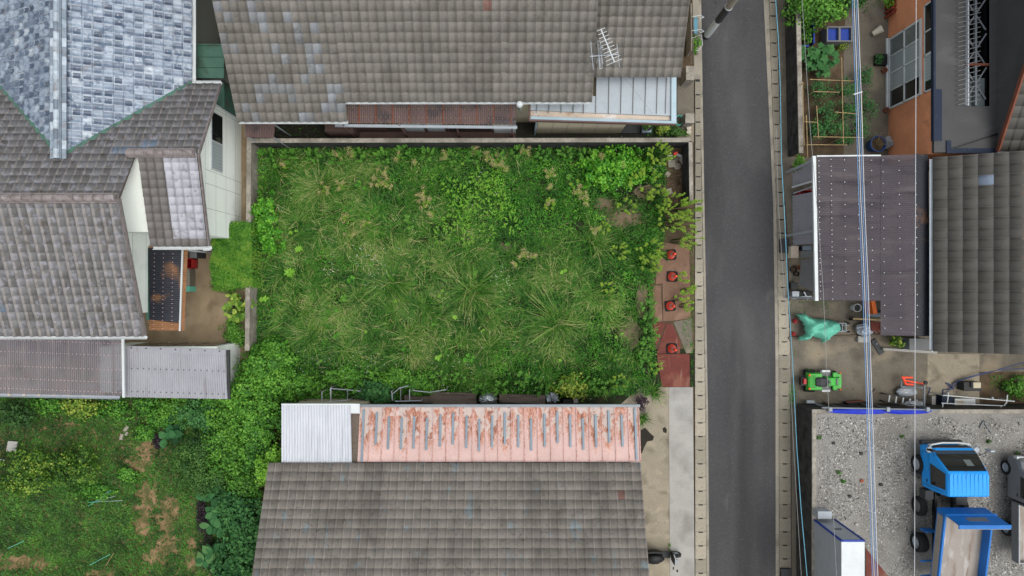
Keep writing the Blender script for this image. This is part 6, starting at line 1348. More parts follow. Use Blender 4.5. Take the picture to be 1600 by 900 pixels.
x, y, _ = W(1012, 198, .5); o = thing('potted_plant', 'round potted plant standing on the teal tub', 'potted plant', (x, y, .35)); MB().lathe((x, y, .35), [(.12, 0), (.17, .18), (.18, .2), (.16, .2), (.14, .12)], 16).build('pot_body', M['darkgrey'], o); foliage('foliage', M['lf_mid'], o, [(x, y, .62, .17, .17, .12)], 160, .07, clumps=10, seed=6)
x, y, _ = W(1077, 199, .2); o = thing('flower_pot', 'small stacked cream pots beside the block pillar', 'flower pot', (x, y, 0)); MB().lathe((x, y, 0), [(.06, 0), (.09, .14), (.1, .15), (.08, .15)], 12).build('pot_body', M['white_pot'], o); MB().lathe((x, y - .18, 0), [(.06, 0), (.09, .14), (.1, .15), (.08, .15)], 12).build('pot_body', M['white_pot'], o)
# rubble corner of the lot
for i, (px, py, w, l, a, m_, lab) in enumerate(((1049, 256, .28, .28, .1, 'conc', 'square pale paving slab in the rubble corner'), (1056, 250, .16, .34, -.7, 'conc_dark', 'slanting brown block in the rubble corner'), (1066, 250, .22, .3, .5, 'conc', 'grey rubble block under the top wall corner'),
        (1047, 246, .22, .2, .2, 'conc_light', 'light rubble piece beside the bushy weed'), (1061, 243, .1, .22, 1.2, 'corr_white', 'white bent scrap on the rubble'), (1056, 240, .18, .12, .3, 'cone', 'orange scrap on the rubble'), (1046, 299, .2, .25, .3, 'conc', 'broken slab at the bottom of the bare corner'),
        (1043, 272, .22, .2, .8, 'conc_beige', 'yellowish stone beside the flowering weeds'), (1041, 254, .08, .3, 0., 'batten', 'dark red brick standing by the bushy weed'))):
    x, y, _ = W(px, py, .1); o = MB().obox((x, y, .09), (w, l, .12), a, rx=.08).build('rubble_piece', M[m_], None, bevel=.015); tag(o, lab, 'rubble', 'rubble pieces in the corner of the lot')
x, y, _ = W(1058, 260, .1); o = thing('stone_ring', 'round pale stone pot lying in the rubble corner', 'pot', (x, y, .05)); MB().lathe((x, y, .03), [(.12, 0), (.14, .1), (.10, .12), (.07, .05)], 16).build('ring', M['conc'], o)
x, y, _ = W(1070, 259, .1); o = thing('teal_bowl', 'small teal bowl against the road side wall', 'bowl', (x, y, .03)); MB().lathe((x, y, .03), [(.05, 0), (.1, .08), (.11, .09), (.09, .08), (.04, .02)], 18).build('bowl_body', M['tarp'], o)
# clutter north of the pink roof
for i, (a, c, w, m_, lab) in enumerate((((632, 622), (672, 624), .28, 'woodx', 'grey weathered board nearest the white racks'), ((672, 621), (744, 622), .42, 'woodx', 'long brown board behind the pink roof'), ((781, 622), (852, 624), .34, 'woodx', 'long grey board right of the foil sheet'), ((676, 628), (745, 629), .16, 'wood', 'narrow brown beam under the long board'), ((795, 619), (812, 619), .1, 'woodx', 'short pale batten on the grey board'), ((783, 615), (783, 625), .14, 'wood', 'upright post end beside the foil sheet'))):
    bar_ = bar(MB(), W(*a, .35 + .03 * i), W(*c, .35 + .03 * i), w, .05).build('wooden_board', M[m_]); tag(bar_, lab, 'board')
bar_ = None
for i, (pts, lab) in enumerate((([(517, 606), (517, 629), (516, 607), (543, 609), (543, 626), (543, 609), (562, 611)], 'white metal rack frame nearest the white roof'), ([(612, 611), (613, 626), (613, 616), (626, 605), (626, 627), (626, 606), (637, 603)], 'white rack frame behind the leafy weeds'), ([(640, 609), (640, 627), (617, 627), (658, 626)], 'bent white pipe frame beside the weathered board'), ([(645, 610), (671, 613), (697, 609)], 'thin white curved pipe lying on the weeds'), ([(503, 612), (503, 629), (545, 625)], 'leftmost thin white rack frame behind the corrugated roof'))):
    o = thing('metal_rack', lab, 'rack', W(*pts[0])); b = MB(); b.tube([W(*p, .9) for p in pts], .02, 6); b.build('frame', M['alu'], o); b = MB()
    for p in (pts[0], pts[-1]): b.cyl(W(*p, .9), (*W(*p, .9)[:2], 0), .018)
    b.build('leg', M['alu'], o)
o = thing('foil_box', 'crumpled foil covered box behind the pink roof', 'box', W(762, 624)); blob((*W(762, 624, .7)[:2], .55), (.38, .24, .28), 'foil', 'foil_cover', o, 21, amp=.1); MB().box(*W(750, 630, .4)[:2], 0, *W(776, 619, .4)[:2], .5).build('box_body', M['wood'], o)
o = thing('plastic_bag', 'shredded pale plastic bag behind the pink roof', 'bag', W(862, 622)); blob((*W(862, 622, .4)[:2], .3), (.24, .2, .22), 'plastic', 'bag_body', o, 22, amp=.5)
boxthing('crate', 'black crate behind the pink roof near its right end', 'crate', 880, 624, 902, 632, 0, .4, 'black', 'black'); boxthing('box', 'pinkish block on the black crate', 'box', 896, 623, 903, 630, .4, .55, 'ridge', 'ridge')
# items on the lawn lower left
o = thing('white_board', 'small white weathered board lying on the lawn', 'board', W(19, 697)); MB().prism([W(13, 689, .1)[:2], W(28, 690, .1)[:2], W(25, 706, .1)[:2], W(10, 705, .1)[:2]], .08, .12).build('panel', M['conc_light'], o); MB().box(*W(14, 702, .08)[:2], 0, *W(23, 693, .08)[:2], .08).build('batten', M['wood'], o)
for px, py, a, lab in ((197.5, 669, .9, 'upper grey concrete cylinder on the lawn edge'), (190, 682, 1.3, 'lower grey concrete cylinder on the lawn edge'), (198, 677, 1., 'smaller grey cylinder between the other two')):
    x, y, _ = W(px, py, .08); d = Vector((math.cos(a), math.sin(a), 0)) * (.12 if px != 198 else .08); o = MB().cyl(Vector((x, y, .08)) - d, Vector((x, y, .08)) + d, .07 if px != 198 else .05, n=14).build('concrete_cylinder', M['conc']); tag(o, lab, 'concrete cylinder')
o = thing('pole_pile', 'loose bundle of thin turquoise garden poles on the lawn', 'garden poles', W(155, 780)); 
for a, c in (((138, 791), (174, 766)), ((137, 785), (155, 784)), ((150, 784), (192, 782)), ((152, 783), (180, 775)), ((155, 782), (168, 768))): MB().cyl(W(*a, .25), W(*c, .3), .009, n=6).build('pole', M['tarp' if a[0] < 140 else 'alu'], o)
for i, (a, c, lab) in enumerate((((12, 857), (38, 845), 'thin turquoise garden pole at the left of the lawn'), ((140, 883), (172, 866), 'thin turquoise garden pole near the bare patch'), ((165, 884), (178, 864), 'faded garden pole beside the turquoise one'), ((-2, 718), (8, 719), 'white pole end at the left edge of the lawn'), ((191, 791), (198, 788), 'short pale peg beside the bare patch'))):
    o = MB().cyl(W(*a, .2), W(*c, .22), .010, n=6).build('garden_pole', M['tarp' if i < 2 else 'bamboo' if i != 3 else 'white']); tag(o, lab, 'garden pole')
# ================================================================= vegetation
def inpoly(x, y, poly):
    c = np.zeros(len(x), bool); n = len(poly)
    for i in range(n):
        x0, y0 = poly[i]; x1, y1 = poly[i - 1]
        m = ((y0 > y) != (y1 > y)) & (x < (x1 - x0) * (y - y0) / (y1 - y0 + 1e-12) + x0); c ^= m
    return c
LOT = [(400, 232), (1040, 232), (1040, 310), (1036, 380), (1020, 440), (1018, 500), (1022, 545), (1028, 580), (1010, 612), (960, 618), (790, 616), (720, 618), (640, 622), (560, 622), (470, 628), (400, 628), (395, 540)]
def lot_pts(n, seed):
    g = np.random.default_rng(seed); px = g.uniform(385, 1045, n * 2); py = g.uniform(228, 632, n * 2); k = inpoly(px, py, LOT); return px[k][:n], py[k][:n], g
BARE = [(975, 340, 26, 18), (945, 318, 20, 12), (985, 520, 18, 26), (790, 388, 14, 12), (1000, 300, 30, 16), (905, 352, 16, 10), (1002, 470, 10, 30), (440, 300, 12, 8), (1010, 575, 10, 10), (470, 470, 10, 8), (668, 545, 12, 6)]
def bare(px, py):
    b = np.zeros(len(px))
    for x, y, rx, ry in BARE: b = np.maximum(b, np.exp(-(((px - x) / rx) ** 2 + ((py - y) / ry) ** 2)))
    return b
# zone weight of pale long grass (1) against leafy green weeds (0)
def grassy(px, py):
    w = vnoise(px, py, 60, 3) * .6
    for x, y, r, s in ((500, 270, 80, .8), (470, 330, 70, .7), (520, 420, 90, .6), (640, 430, 90, .7), (740, 440, 80, .9), (620, 540, 90, .7), (500, 500, 60, .6), (870, 500, 70, .7), (900, 430, 60, .6), (760, 520, 60, .5), (560, 250, 60, .5)):
        w = w + s * np.exp(-((px - x) ** 2 + (py - y) ** 2) / r ** 2)
    return np.clip(w, 0, 1.2)
for i, (x, y, rx, ry) in enumerate(((975, 336, 36, 20), (944, 318, 20, 10), (985, 520, 17, 28), (1003, 470, 9, 30), (790, 388, 14, 9), (440, 298, 12, 7), (668, 545, 12, 6), (1008, 300, 18, 12))):
    gr = random.Random(i); sheet('bare_soil', [W(x + rx * (1 + .25 * gr.uniform(-1, 1)) * math.cos(q * .393), y + ry * (1 + .25 * gr.uniform(-1, 1)) * math.sin(q * .393))[:2] for q in range(16)], .0085 + .0007 * i, M['baresoil'])
# --- long grass
ct_ = 3600; cx_, cy_, g = lot_pts(ct_, 11); ct_ = len(cx_); n = 118000; k_ = g.integers(0, ct_, n); ca_ = g.random(ct_) * 6.283; cl_ = .6 + .8 * g.random(ct_); cv_ = g.normal(size=ct_) * .16; px = cx_[k_] + g.normal(size=n) * 5.; py = cy_[k_] + g.normal(size=n) * 5.
ok_ = inpoly(px, py, LOT); px, py, k_ = px[ok_], py[ok_], k_[ok_]; n = len(px)
keep = g.random(n) > bare(px, py) * 1.1; px, py, k_ = px[keep], py[keep], k_[keep]
w = grassy(px, py); keep = g.random(len(px)) < .30 + .65 * w; px, py, w, k_ = px[keep], py[keep], w[keep], k_[keep]; n = len(px)
X = (px - 800) * H / F; Y = (450 - py) * H / F
ang = vnoise(cx_, cy_, 34, 5)[k_] * 9 + .55 * (ca_[k_] - 3.14) + g.normal(size=n) * .55
L = (.20 + .36 * g.random(n)) * (.7 + .6 * np.minimum(w, 1)) * cl_[k_]; P = np.stack([X, Y, np.zeros(n) + .0], 1)
t = np.clip(.20 + .28 * np.minimum(w, 1) * vnoise(px, py, 34, 6) * 1.6 + g.normal(size=n) * .17 + cv_[k_] + (vnoise(px, py, 16, 8) - .5) * .5, 0, .85); t[g.random(n) < .05 * w] = .97
V, Fq, T = blades(P, ang, L, .45 + .5 * g.random(n), .005 + .008 * g.random(n) ** 2, t)
tag(mesh_np('grass', V, Fq, T, M['lf_grass']), kind='stuff')
# --- low leafy ground cover
n = 90000; px, py, g = lot_pts(n, 12); keep = g.random(len(px)) > bare(px, py) * 1.05; px, py = px[keep], py[keep]
w = grassy(px, py); keep = g.random(len(px)) < 1.05 - .6 * w; px, py = px[keep], py[keep]; n = len(px)
hgt = .05 + .28 * vnoise(px, py, 22, 21) * vnoise(px, py, 60, 22) + .10 * g.random(n)
P = np.stack([(px - 800) * H / F, (450 - py) * H / F, hgt], 1)
Nn = unit(np.stack([g.normal(size=n) * .5, g.normal(size=n) * .5, np.ones(n)], 1)); D = unit(np.cross(Nn, g.normal(size=(n, 3)))); Lf = .035 + .05 * g.random(n) * (.6 + .8 * vnoise(px, py, 30, 23))
t = np.clip(.30 + .42 * (vnoise(px, py, 40, 24) - .35) + .5 * (vnoise(px, py, 9, 25) - .5) + g.normal(size=n) * .13 + (hgt - .15) * .8, 0, 1)
for x, y, r, s in ((745, 300, 60, .35), (880, 340, 60, .1), (470, 590, 60, .1)): t = np.clip(t + s * np.exp(-((px - x) ** 2 + (py - y) ** 2) / r ** 2), 0, 1)
V, Fq = leaf_mesh(P, D, Nn, Lf, Lf * .36); tag(mesh_np('ground_cover', V, Fq, leaf_tint(t), M['lf_cover']), kind='stuff')
# --- white flowers
g = np.random.default_rng(31); C_ = [(590, 425, 28, 90), (515, 418, 14, 30), (562, 400, 20, 50), (785, 436, 18, 60), (555, 575, 40, 60), (415, 340, 22, 40), (980, 265, 50, 90), (700, 580, 50, 50), (640, 570, 50, 40), (500, 585, 50, 50), (820, 600, 60, 30), (760, 300, 40, 20), (680, 350, 60, 20), (1030, 262, 12, 30), (780, 560, 60, 20)]
px = np.concatenate([x + g.normal(size=k) * r * .6 for x, y, r, k in C_]); py = np.concatenate([y + g.normal(size=k) * r * .5 for x, y, r, k in C_]); px, py = px[::2], py[::2]; n = len(px)
P = np.stack([(px - 800) * (H - .4) / F, (450 - py) * (H - .4) / F, .38 + .2 * g.random(n)], 1)
Vs = []; Fs = []; Ts = []
for k in range(5):
    a = g.random(n) * .3 + k * 1.2566; D = np.stack([np.cos(a), np.sin(a), np.full(n, .25)], 1); v, f = leaf_mesh(P, D, np.tile([[0, 0, 1.]], (n, 1)), np.full(n, .014) * (.7 + .7 * g.random(n)), np.full(n, .005)); Vs.append((v, f, np.zeros(len(f))))
V, Fq, T = merge(Vs); tag(mesh_np('white_flowers', V, Fq, T, M['petal']), kind='stuff')
# --- tussocks of long radiating grass: each one a plant
def where(px, py):
    a = 'upper' if py < 330 else 'middle' if py < 480 else 'lower'; c = 'left' if px < 600 else 'centre' if px < 850 else 'right'
    return f'{a} {c} part of the lot'
def tussock(px, py, r, n, seed, tv=.5, label=None):
    g = np.random.default_rng(seed); x, y, _ = W(px, py); rr = r * H / F
    nt_ = 9; ta = g.random(nt_) * 6.283; tl = .45 + .85 * g.random(nt_); tt_ = g.normal(size=nt_) * .12; k = g.integers(0, nt_, n); a = ta[k] + g.normal(size=n) * .52; q_ = g.random(n) < .2; a[q_] = g.random(q_.sum()) * 6.283; P = np.stack([x + np.cos(ta[k] * 3) * rr * .17 + g.normal(size=n) * rr * .09, y + np.sin(ta[k] * 5) * rr * .17 + g.normal(size=n) * rr * .09, np.zeros(n)], 1)
    t = np.clip(tv - .08 + tt_[k] + g.normal(size=n) * .24, 0, 1); V, Fq, T = blades(P, a, rr * tl[k] * (.6 + .75 * g.random(n)), .5 + .45 * g.random(n), .005 + .006 * g.random(n), t, tipdrop=.35)
    o = mesh_np('grass_tussock', V, Fq, T, M['lf_grass']); return tag(o, label, 'grass tussock', 'tussocks of long grass on the lot')
TL = [(735, 452, 56, 460, .62, 'largest star shaped tussock of pale long grass near the centre'), (612, 440, 46, 420, .5, 'star shaped green tussock left of the largest pale one'), (870, 502, 52, 360, .5, 'wide star shaped tussock in the lower right of the lot'),
      (930, 384, 44, 280, .62, 'pale star shaped tussock near the two upper cones'), (905, 430, 34, 240, .52, 'small tussock below the pale one on the right'), (505, 292, 44, 360, .7, 'straw coloured tussock in the upper left of the lot'), (470, 345, 46, 340, .55, 'dull green tussock near the left wall'),
      (540, 385, 44, 340, .42, 'green tussock between the left wall and centre'), (560, 470, 46, 360, .5, 'arching tussock below the white flowers'), (490, 520, 46, 340, .45, 'loose tussock in the lower left of the lot'), (640, 525, 48, 360, .6, 'brownish tussock at the lower centre'),
      (700, 565, 44, 360, .5, 'green tussock above the brown boards'), (760, 545, 42, 340, .45, 'tussock right of centre above the foil box'), (430, 265, 38, 300, .5, 'tussock in the top left corner of the lot'), (585, 262, 36, 260, .55, 'pale tussock near the top wall'),
      (690, 258, 38, 280, .5, 'tussock with long stalks against the top wall'), (820, 455, 36, 240, .42, 'dark green tussock right of the largest pale one'), (955, 560, 36, 260, .4, 'bright tussock at the lower right by the plates'), (1018, 612, 22, 200, .4, 'grass tuft at the corner of the pink roof'), (1003, 652, 14, 160, .4, 'small grass tuft beside the pink roof edge'),
      (440, 430, 40, 280, .45, 'tussock beside the left block wall'), (540, 545, 44, 300, .5, 'flattened tussock near the lower left weeds'), (665, 480, 44, 300, .55, 'tussock between the two large stars'), (800, 400, 34, 220, .4, 'small tussock near the seed heads at centre'), (850, 575, 40, 300, .4, 'green tussock behind the shredded bag'), (640, 330, 36, 240, .4, 'thin tussock below the seed heads'), (1035, 398, 14, 90, .5, 'grass tuft between the upper cones and the weeds'), (1072, 372, 12, 70, .6, 'dry grass tuft on the drain edge'), (590, 590, 30, 220, .35, 'tuft of grass near the white racks'), (760, 598, 34, 260, .4, 'arching grass tuft overhanging the brown boards')]
for i, (a, c, r, n, tv, lab) in enumerate(TL): q = 1. if i in (0, 1, 2, 3, 5) or r < 25 else .72; tussock(a, c, r * q, int(n * q * q), 100 + i, tv - .04, lab)
# --- weeds with whorled stems (goldenrod like)
def whorl_mesh(g, cx, cy, h, r, lean=(0, 0), tv=.55, nl=90, lw=.16, lo=.5):
    """one stem: leaves radiate all the way up and lighten towards the tip"""
    s = lo + (1 - lo) * g.random(nl) ** .6; a = g.random(nl) * 6.283; z = h * (.25 + .75 * s)
    P = np.stack([cx + lean[0] * s ** 1.3, cy + lean[1] * s ** 1.3, z], 1)
    Lf = r * (1.25 - .72 * s) * (.7 + .6 * g.random(nl)); D = unit(np.stack([np.cos(a), np.sin(a), .12 + .75 * s ** 3], 1)); Nn = unit(np.stack([-.2 * np.cos(a), -.2 * np.sin(a), np.ones(nl)], 1))
    t = np.clip(tv - .32 + .5 * s + g.normal(size=nl) * .08, 0, 1); v, f = leaf_mesh(P, D, Nn, Lf, Lf * lw, droop=.3); return v, f, leaf_tint(t)
def weed(px, py, rp, h, label, m, seed, stems=5, tv=.55, leanpx=(0, 0), nl=80, group=None, lw=.16, rr=.12, name='tall_weed', cat='weed', lo=.5):
    g = np.random.default_rng(seed); k = (H - h) / F; x, y = (px - 800) * k, (450 - py) * k; lx, ly = leanpx[0] * k, -leanpx[1] * k
    o = thing(name, label, cat, (x - lx, y - ly, 0), group); st = MB(); parts = []
    for i in range(stems):
        a = 6.283 * i / stems + g.random(); q = 0 if stems == 1 else rp * k * (.35 + .65 * g.random() ** .7); hx, hy = x + math.cos(a) * q, y + math.sin(a) * q; bx_, by_ = x - lx + math.cos(a) * q * .3, y - ly + math.sin(a) * q * .3
        hh = h * (.8 + .3 * g.random()); parts.append(whorl_mesh(g, bx_, by_, hh, rr * (.8 + .4 * g.random()), (hx - bx_, hy - by_), tv + g.normal() * .06, nl, lw, lo)); st.cyl((bx_, by_, 0), (bx_ + (hx - bx_) * .5, by_ + (hy - by_) * .5, hh * .6), .012, .008, 5); st.cyl((bx_ + (hx - bx_) * .5, by_ + (hy - by_) * .5, hh * .6), (hx, hy, hh), .008, .004, 5)
    st.build('stem', M['lf_mid'], o); V, Fq, T = merge(parts); mesh_np('foliage', V, Fq, T, M[m], o); return o
G1 = 'leaning goldenrod weeds beside the cones'
for i, (a, c, r, hh, ns, lp, lab) in enumerate(((1032, 240, 22, 1.3, 15, (4, -2), 'dense bright bushy weed in the top right corner of the lot'), (1060, 325, 22, 1.4, 14, (10, 4), 'large goldenrod clump leaning over the road side wall'), (1088, 322, 12, 1.5, 7, (22, 2), 'goldenrod stems reaching over the drain covers'), (1052, 342, 22, 1.3, 14, (10, 0), 'goldenrod clump just above the topmost cone'),
        (1082, 352, 14, 1.2, 7, (24, 4), 'yellowish goldenrod leaning across the kerb below the large clump'), (1078, 378, 12, 1.1, 6, (18, 4), 'goldenrod tips hanging over the drain covers by the upper cones'), (1018, 392, 20, 1.2, 12, (6, 0), 'goldenrod clump left of the topmost cone'), (1020, 412, 16, 1.1, 9, (8, 3), 'goldenrod clump left of the second cone'),
        (970, 392, 14, .9, 6, (6, 0), 'small yellow green goldenrod left of the bare patch'), (1032, 306, 18, 1.3, 9, (6, 0), 'goldenrod behind the rubble corner'), (1010, 285, 24, 1.3, 14, (0, 0), 'dense goldenrod clump below the white flowered bush'), (980, 322, 14, 1.1, 6, (2, 0), 'goldenrod tips above the bare soil patch'),
        (1084, 452, 8, .7, 4, (14, -2), 'single leaning weed tip over the drain beside the third cone'), (1068, 462, 9, .7, 4, (10, -6), 'small weed between the second and third cones'), (1078, 480, 9, .6, 4, (10, 2), 'small weed right of the third cone'), (1100, 372, 4, 1.0, 1, (20, 0), 'single bent stem lying over the road edge'), (1070, 433, 9, .7, 4, (12, -2), 'weed touching the second cone'),
        (948, 448, 10, .8, 5, (0, 0), 'small lime green weed in the right part of the lot'), (898, 288, 8, .8, 3, (0, 0), 'lime weed tip under the seed heads on the right'), (945, 355, 9, .9, 4, (0, 0), 'pair of lime weed tips above the pale tussock'), (968, 598, 12, .9, 6, (0, 0), 'bright lime weed near the lower right corner'), (1026, 574, 9, .8, 4, (0, 0), 'lime weed beside the rust red plate'), (858, 318, 9, 1.0, 4, (-2, -4), 'lime weed in the upper right of the lot'))):
    weed(a, c, r * 1.15, hh, lab, 'lf_gold', 300 + i, int(ns * 2) if ns > 3 else ns, .5, lp, 52, G1, rr=.10, lo=.74)
G2 = 'bright leafy weeds on the lot'
rg = random.Random(5); k = 0
spots = [(702, 288), (720, 300), (738, 290), (755, 305), (770, 292), (735, 318), (712, 322), (760, 325), (782, 312), (748, 275), (790, 330), (700, 345), (722, 350), (761, 363), (688, 368), (727, 372), (451, 426), (800, 350)]
for a, c in spots: k += 1; weed(a, c, 17 if a > 600 else 9, .55, f'bright broad leaved weed in the {"upper" if c < 320 else "lower"} part of the lime patch' if a > 600 else 'pale green star weed near the left wall', 'lf_lime', 400 + k, 16 if a > 600 else 1, .4, (0, 0), 16 if a > 600 else 70, G2 if a > 600 else None, lw=.3 if a > 600 else .12, rr=.06 if a > 600 else .26)
# weeds along the top wall and left and bottom edge
G3 = 'leafy weeds along the edges of the lot'
edge = [(415 + 36 * i, 238 + rg.uniform(-4, 8), 'along the top wall') for i in range(15)] + [(402 + rg.uniform(-4, 14), 322 + 19 * i, 'along the left wall') for i in range(5)] + [(420 + 33 * i, 600 + rg.uniform(-14, 10), 'along the bottom edge') for i in range(14)] + [(405 + rg.uniform(0, 50), 560 + 12 * i, 'in the lower left corner') for i in range(4)] + [(1012 + rg.uniform(-6, 6), 480 + 22 * i, 'beside the steel plates') for i in range(5)] + [(880 + 18 * i, 606 + rg.uniform(-5, 5), 'behind the right end of the pink roof') for i in range(6)]
for i, (a, c, w_) in enumerate(edge): weed(a, c, 15, rg.uniform(.6, 1.1), f'green leafy weed clump {w_} of the lot', 'lf_mid' if i % 3 else 'lf_vine', 500 + i, 13, .52, (0, 0), 34, G3 + ', ' + w_, lw=.26, rr=.085)
g_ = random.Random(12); G5 = 'small star shaped weeds among the grass'
for i in range(44):
    a, c = g_.uniform(410, 1010), g_.uniform(245, 600); weed(a, c, g_.choice((3, 6, 9)), g_.uniform(.4, .6), f'small star shaped weed among the grass in the {where(a, c)}', ('lf_cover', 'lf_mid', 'lf_lime')[i % 3], 700 + i, g_.choice((1, 2, 4)), .55, (0, 0), 30, G5 + ', ' + where(a, c), lw=.2, rr=g_.uniform(.08, .16))
# the bush with white flowers
bush('broad bush with small white flowers at the top right of the lot', 965, 262, (50, 36), 1.0, 'lf_cover', 61, 4600, .10, 'bush', 'flowering_bush', lobes=8, tv=.66, clumps=170, spread=.09)
bush('leafy weed bush with white flowers against the left wall', 420, 350, (22, 42), 1.0, 'lf_cover', 62, 2500, .09, 'bush', 'flowering_bush', lobes=6, tv=.66, clumps=90, spread=.1)
bush('dark broad leaved bush behind the white racks', 588, 612, (26, 16), .8, 'lf_blue', 63, 1500, .12, 'bush', lobes=5, tv=.5, clumps=60, aspect=.5)
bush('yellow green bush behind the right half of the pink roof', 895, 604, (26, 16), .8, 'lf_yellow', 64, 1700, .09, 'bush', lobes=5, tv=.7, clumps=80)
for i, (a, c, r) in enumerate(((540, 590, 34), (620, 592, 34), (660, 602, 26), (470, 600, 34))): bush(['bright weed mass left of the white racks', 'bright weed mass above the dark bush', 'bright weed mass over the curved pipe', 'leafy mass in the lower left of the lot'][i], a, c, (r, 16), .6, 'lf_vine', 70 + i, 1900, .075, 'weed', 'leafy_weed', None, 6, .62)
bush('brown withered shrub at the corner of the pink roof', 1003, 630, (10, 14), .7, 'lf_purple', 77, 500, .06, 'bush', 'dry_shrub', lobes=3, tv=.9)
# --- seed head weeds
G4 = 'weeds with pale seed heads'
def seedweed(px, py, rp, heads, seed, label, h=.85):
    g = np.random.default_rng(seed); k = (H - h) / F; x, y = (px - 800) * k, (450 - py) * k; o = thing('seeding_weed', label, 'weed', (x, y, 0), G4); st = MB(); parts = []; lv = []
    for i in range(heads):
        a = g.random() * 6.283; q = rp * k * g.random() ** .5; hx, hy, hh = x + math.cos(a) * q, y + math.sin(a) * q, h * (.85 + .3 * g.random()); st.cyl((x, y, 0), (hx, hy, hh), .007, .004, 4)
        n = 46; P = np.array([hx, hy, hh]) + g.normal(size=(n, 3)) * np.array([.045, .045, .02]); Nn = unit(g.normal(size=(n, 3)) + [0, 0, 1.2]); D = unit(np.cross(Nn, g.normal(size=(n, 3)))); v, f = leaf_mesh(P, D, Nn, .03 + .02 * g.random(n), np.full(n, .009)); mesh_np('seed_head', v, f, leaf_tint(np.clip(g.normal(size=n) * .25 + .5, 0, 1)), M['seed'], o)
        lv.append(whorl_mesh(g, (x + hx) / 2, (y + hy) / 2, hh * .75, .10, (0, 0), .4, 26, .2))
    st.build('stem', M['lf_mid'], o); V, Fq, T = merge(lv); mesh_np('foliage', V, Fq, T, M['lf_gold'], o)
SH = [(527, 241, 12, 5, 'against the top wall, leftmost'), (550, 238, 10, 4, 'against the top wall, second from left'), (505, 295, 10, 5, 'on the straw coloured tussock'), (530, 292, 10, 4, 'right of the straw tussock'), (595, 285, 20, 12, 'forming a wide cream patch in the upper left'), (597, 268, 10, 5, 'just above the wide cream patch'), (535, 338, 10, 4, 'below the cream patch on the left'), (570, 348, 8, 3, 'between left wall and centre'),
      (546, 366, 8, 3, 'lowest on the left side'), (660, 302, 10, 6, 'left of the lime patch, upper'), (665, 318, 12, 7, 'left of the lime patch, lower'), (675, 330, 7, 3, 'at the lower edge of the lime patch'), (620, 242, 9, 4, 'against the top wall, near the cream patch'), (692, 240, 9, 4, 'top wall near the middle'), (745, 238, 9, 4, 'top wall, above the lime patch'), (778, 252, 12, 7, 'upper centre by the top wall'), (790, 262, 9, 4, 'just right of the upper centre ones'),
      (760, 245, 8, 4, 'top wall, right of the middle'), (822, 235, 10, 5, 'top wall under the vent pipe'), (860, 270, 9, 5, 'left of the white flowered bush'), (860, 312, 8, 4, 'in the upper right beside a lime weed'), (905, 300, 12, 7, 'tan group in the upper right'), (918, 312, 9, 5, 'small tan group near the bare patch'), (925, 360, 10, 5, 'above the pale tussock'), (815, 398, 12, 7, 'at the centre right'), (835, 402, 7, 3, 'single group right of the centre ones'), (808, 412, 7, 3, 'lowest of the centre right ones'), (440, 262, 8, 3, 'near the top left corner'),
      (935, 245, 9, 4, 'in the white flowered bush, left'), (972, 258, 10, 5, 'in the white flowered bush, right'), (862, 290, 7, 3, 'alone between the top wall and bare soil'), (645, 252, 8, 3, 'below the top wall left of middle')]
for i, (a, c, r, nh, lab) in enumerate(SH): seedweed(a, c, r, nh, 600 + i, 'weed with pale seed heads ' + lab)
# ================================================================= hedge, laurel and the yard behind the left wall
hx0, hy0, _ = W(330, 446, 1.2); hx1, hy1, _ = W(393, 349, 1.2)
hd = thing('clipped_hedge', 'box clipped bright green hedge beside the white house yard', 'hedge', ((hx0 + hx1) / 2, (hy0 + hy1) / 2, 0))
g = np.random.default_rng(41); n = 21000; f = g.random(n); P = np.stack([g.uniform(hx0, hx1, n), g.uniform(hy0, hy1, n), 1.2 - .09 * g.random(n) ** 2], 1)
side = g.random(n) < .3; which = g.integers(0, 4, n); P[side, 2] = g.uniform(.15, 1.2, side.sum())
for w_, ax, v in ((0, 0, hx0), (1, 0, hx1), (2, 1, hy0), (3, 1, hy1)): mk = side & (which == w_); P[mk, ax] = v + g.normal(size=mk.sum()) * .05
P[:, 2] += .05 * (vnoise(P[:, 0] * 10, P[:, 1] * 10, 3, 42) - .5) * 2; P[:, 0] += .04 * np.sin(P[:, 1] * 5)
Nn = unit(g.normal(size=(n, 3)) * .4 + [0, 0, 1]); D = unit(np.cross(Nn, g.normal(size=(n, 3)))); L = .04 + .03 * g.random(n); t = np.clip(.62 + (vnoise(P[:, 0] * 10, P[:, 1] * 10, 2, 43) - .5) * .7 + g.normal(size=n) * .2, 0, 1)
V, Fq = leaf_mesh(P, D, Nn, L, L * .4); mesh_np('foliage', V, Fq, leaf_tint(t), M['lf_hedge'], hd)
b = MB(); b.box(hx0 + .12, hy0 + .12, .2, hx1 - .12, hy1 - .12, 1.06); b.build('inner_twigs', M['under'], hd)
b = MB(); [b.cyl((hx0 + .3 + .4 * i, (hy0 + hy1) / 2 + .3 * (-1) ** i, 0), (hx0 + .3 + .4 * i, (hy0 + hy1) / 2 + .3 * (-1) ** i, .3), .03) for i in range(4)]; b.build('stem', M['bark'], hd)
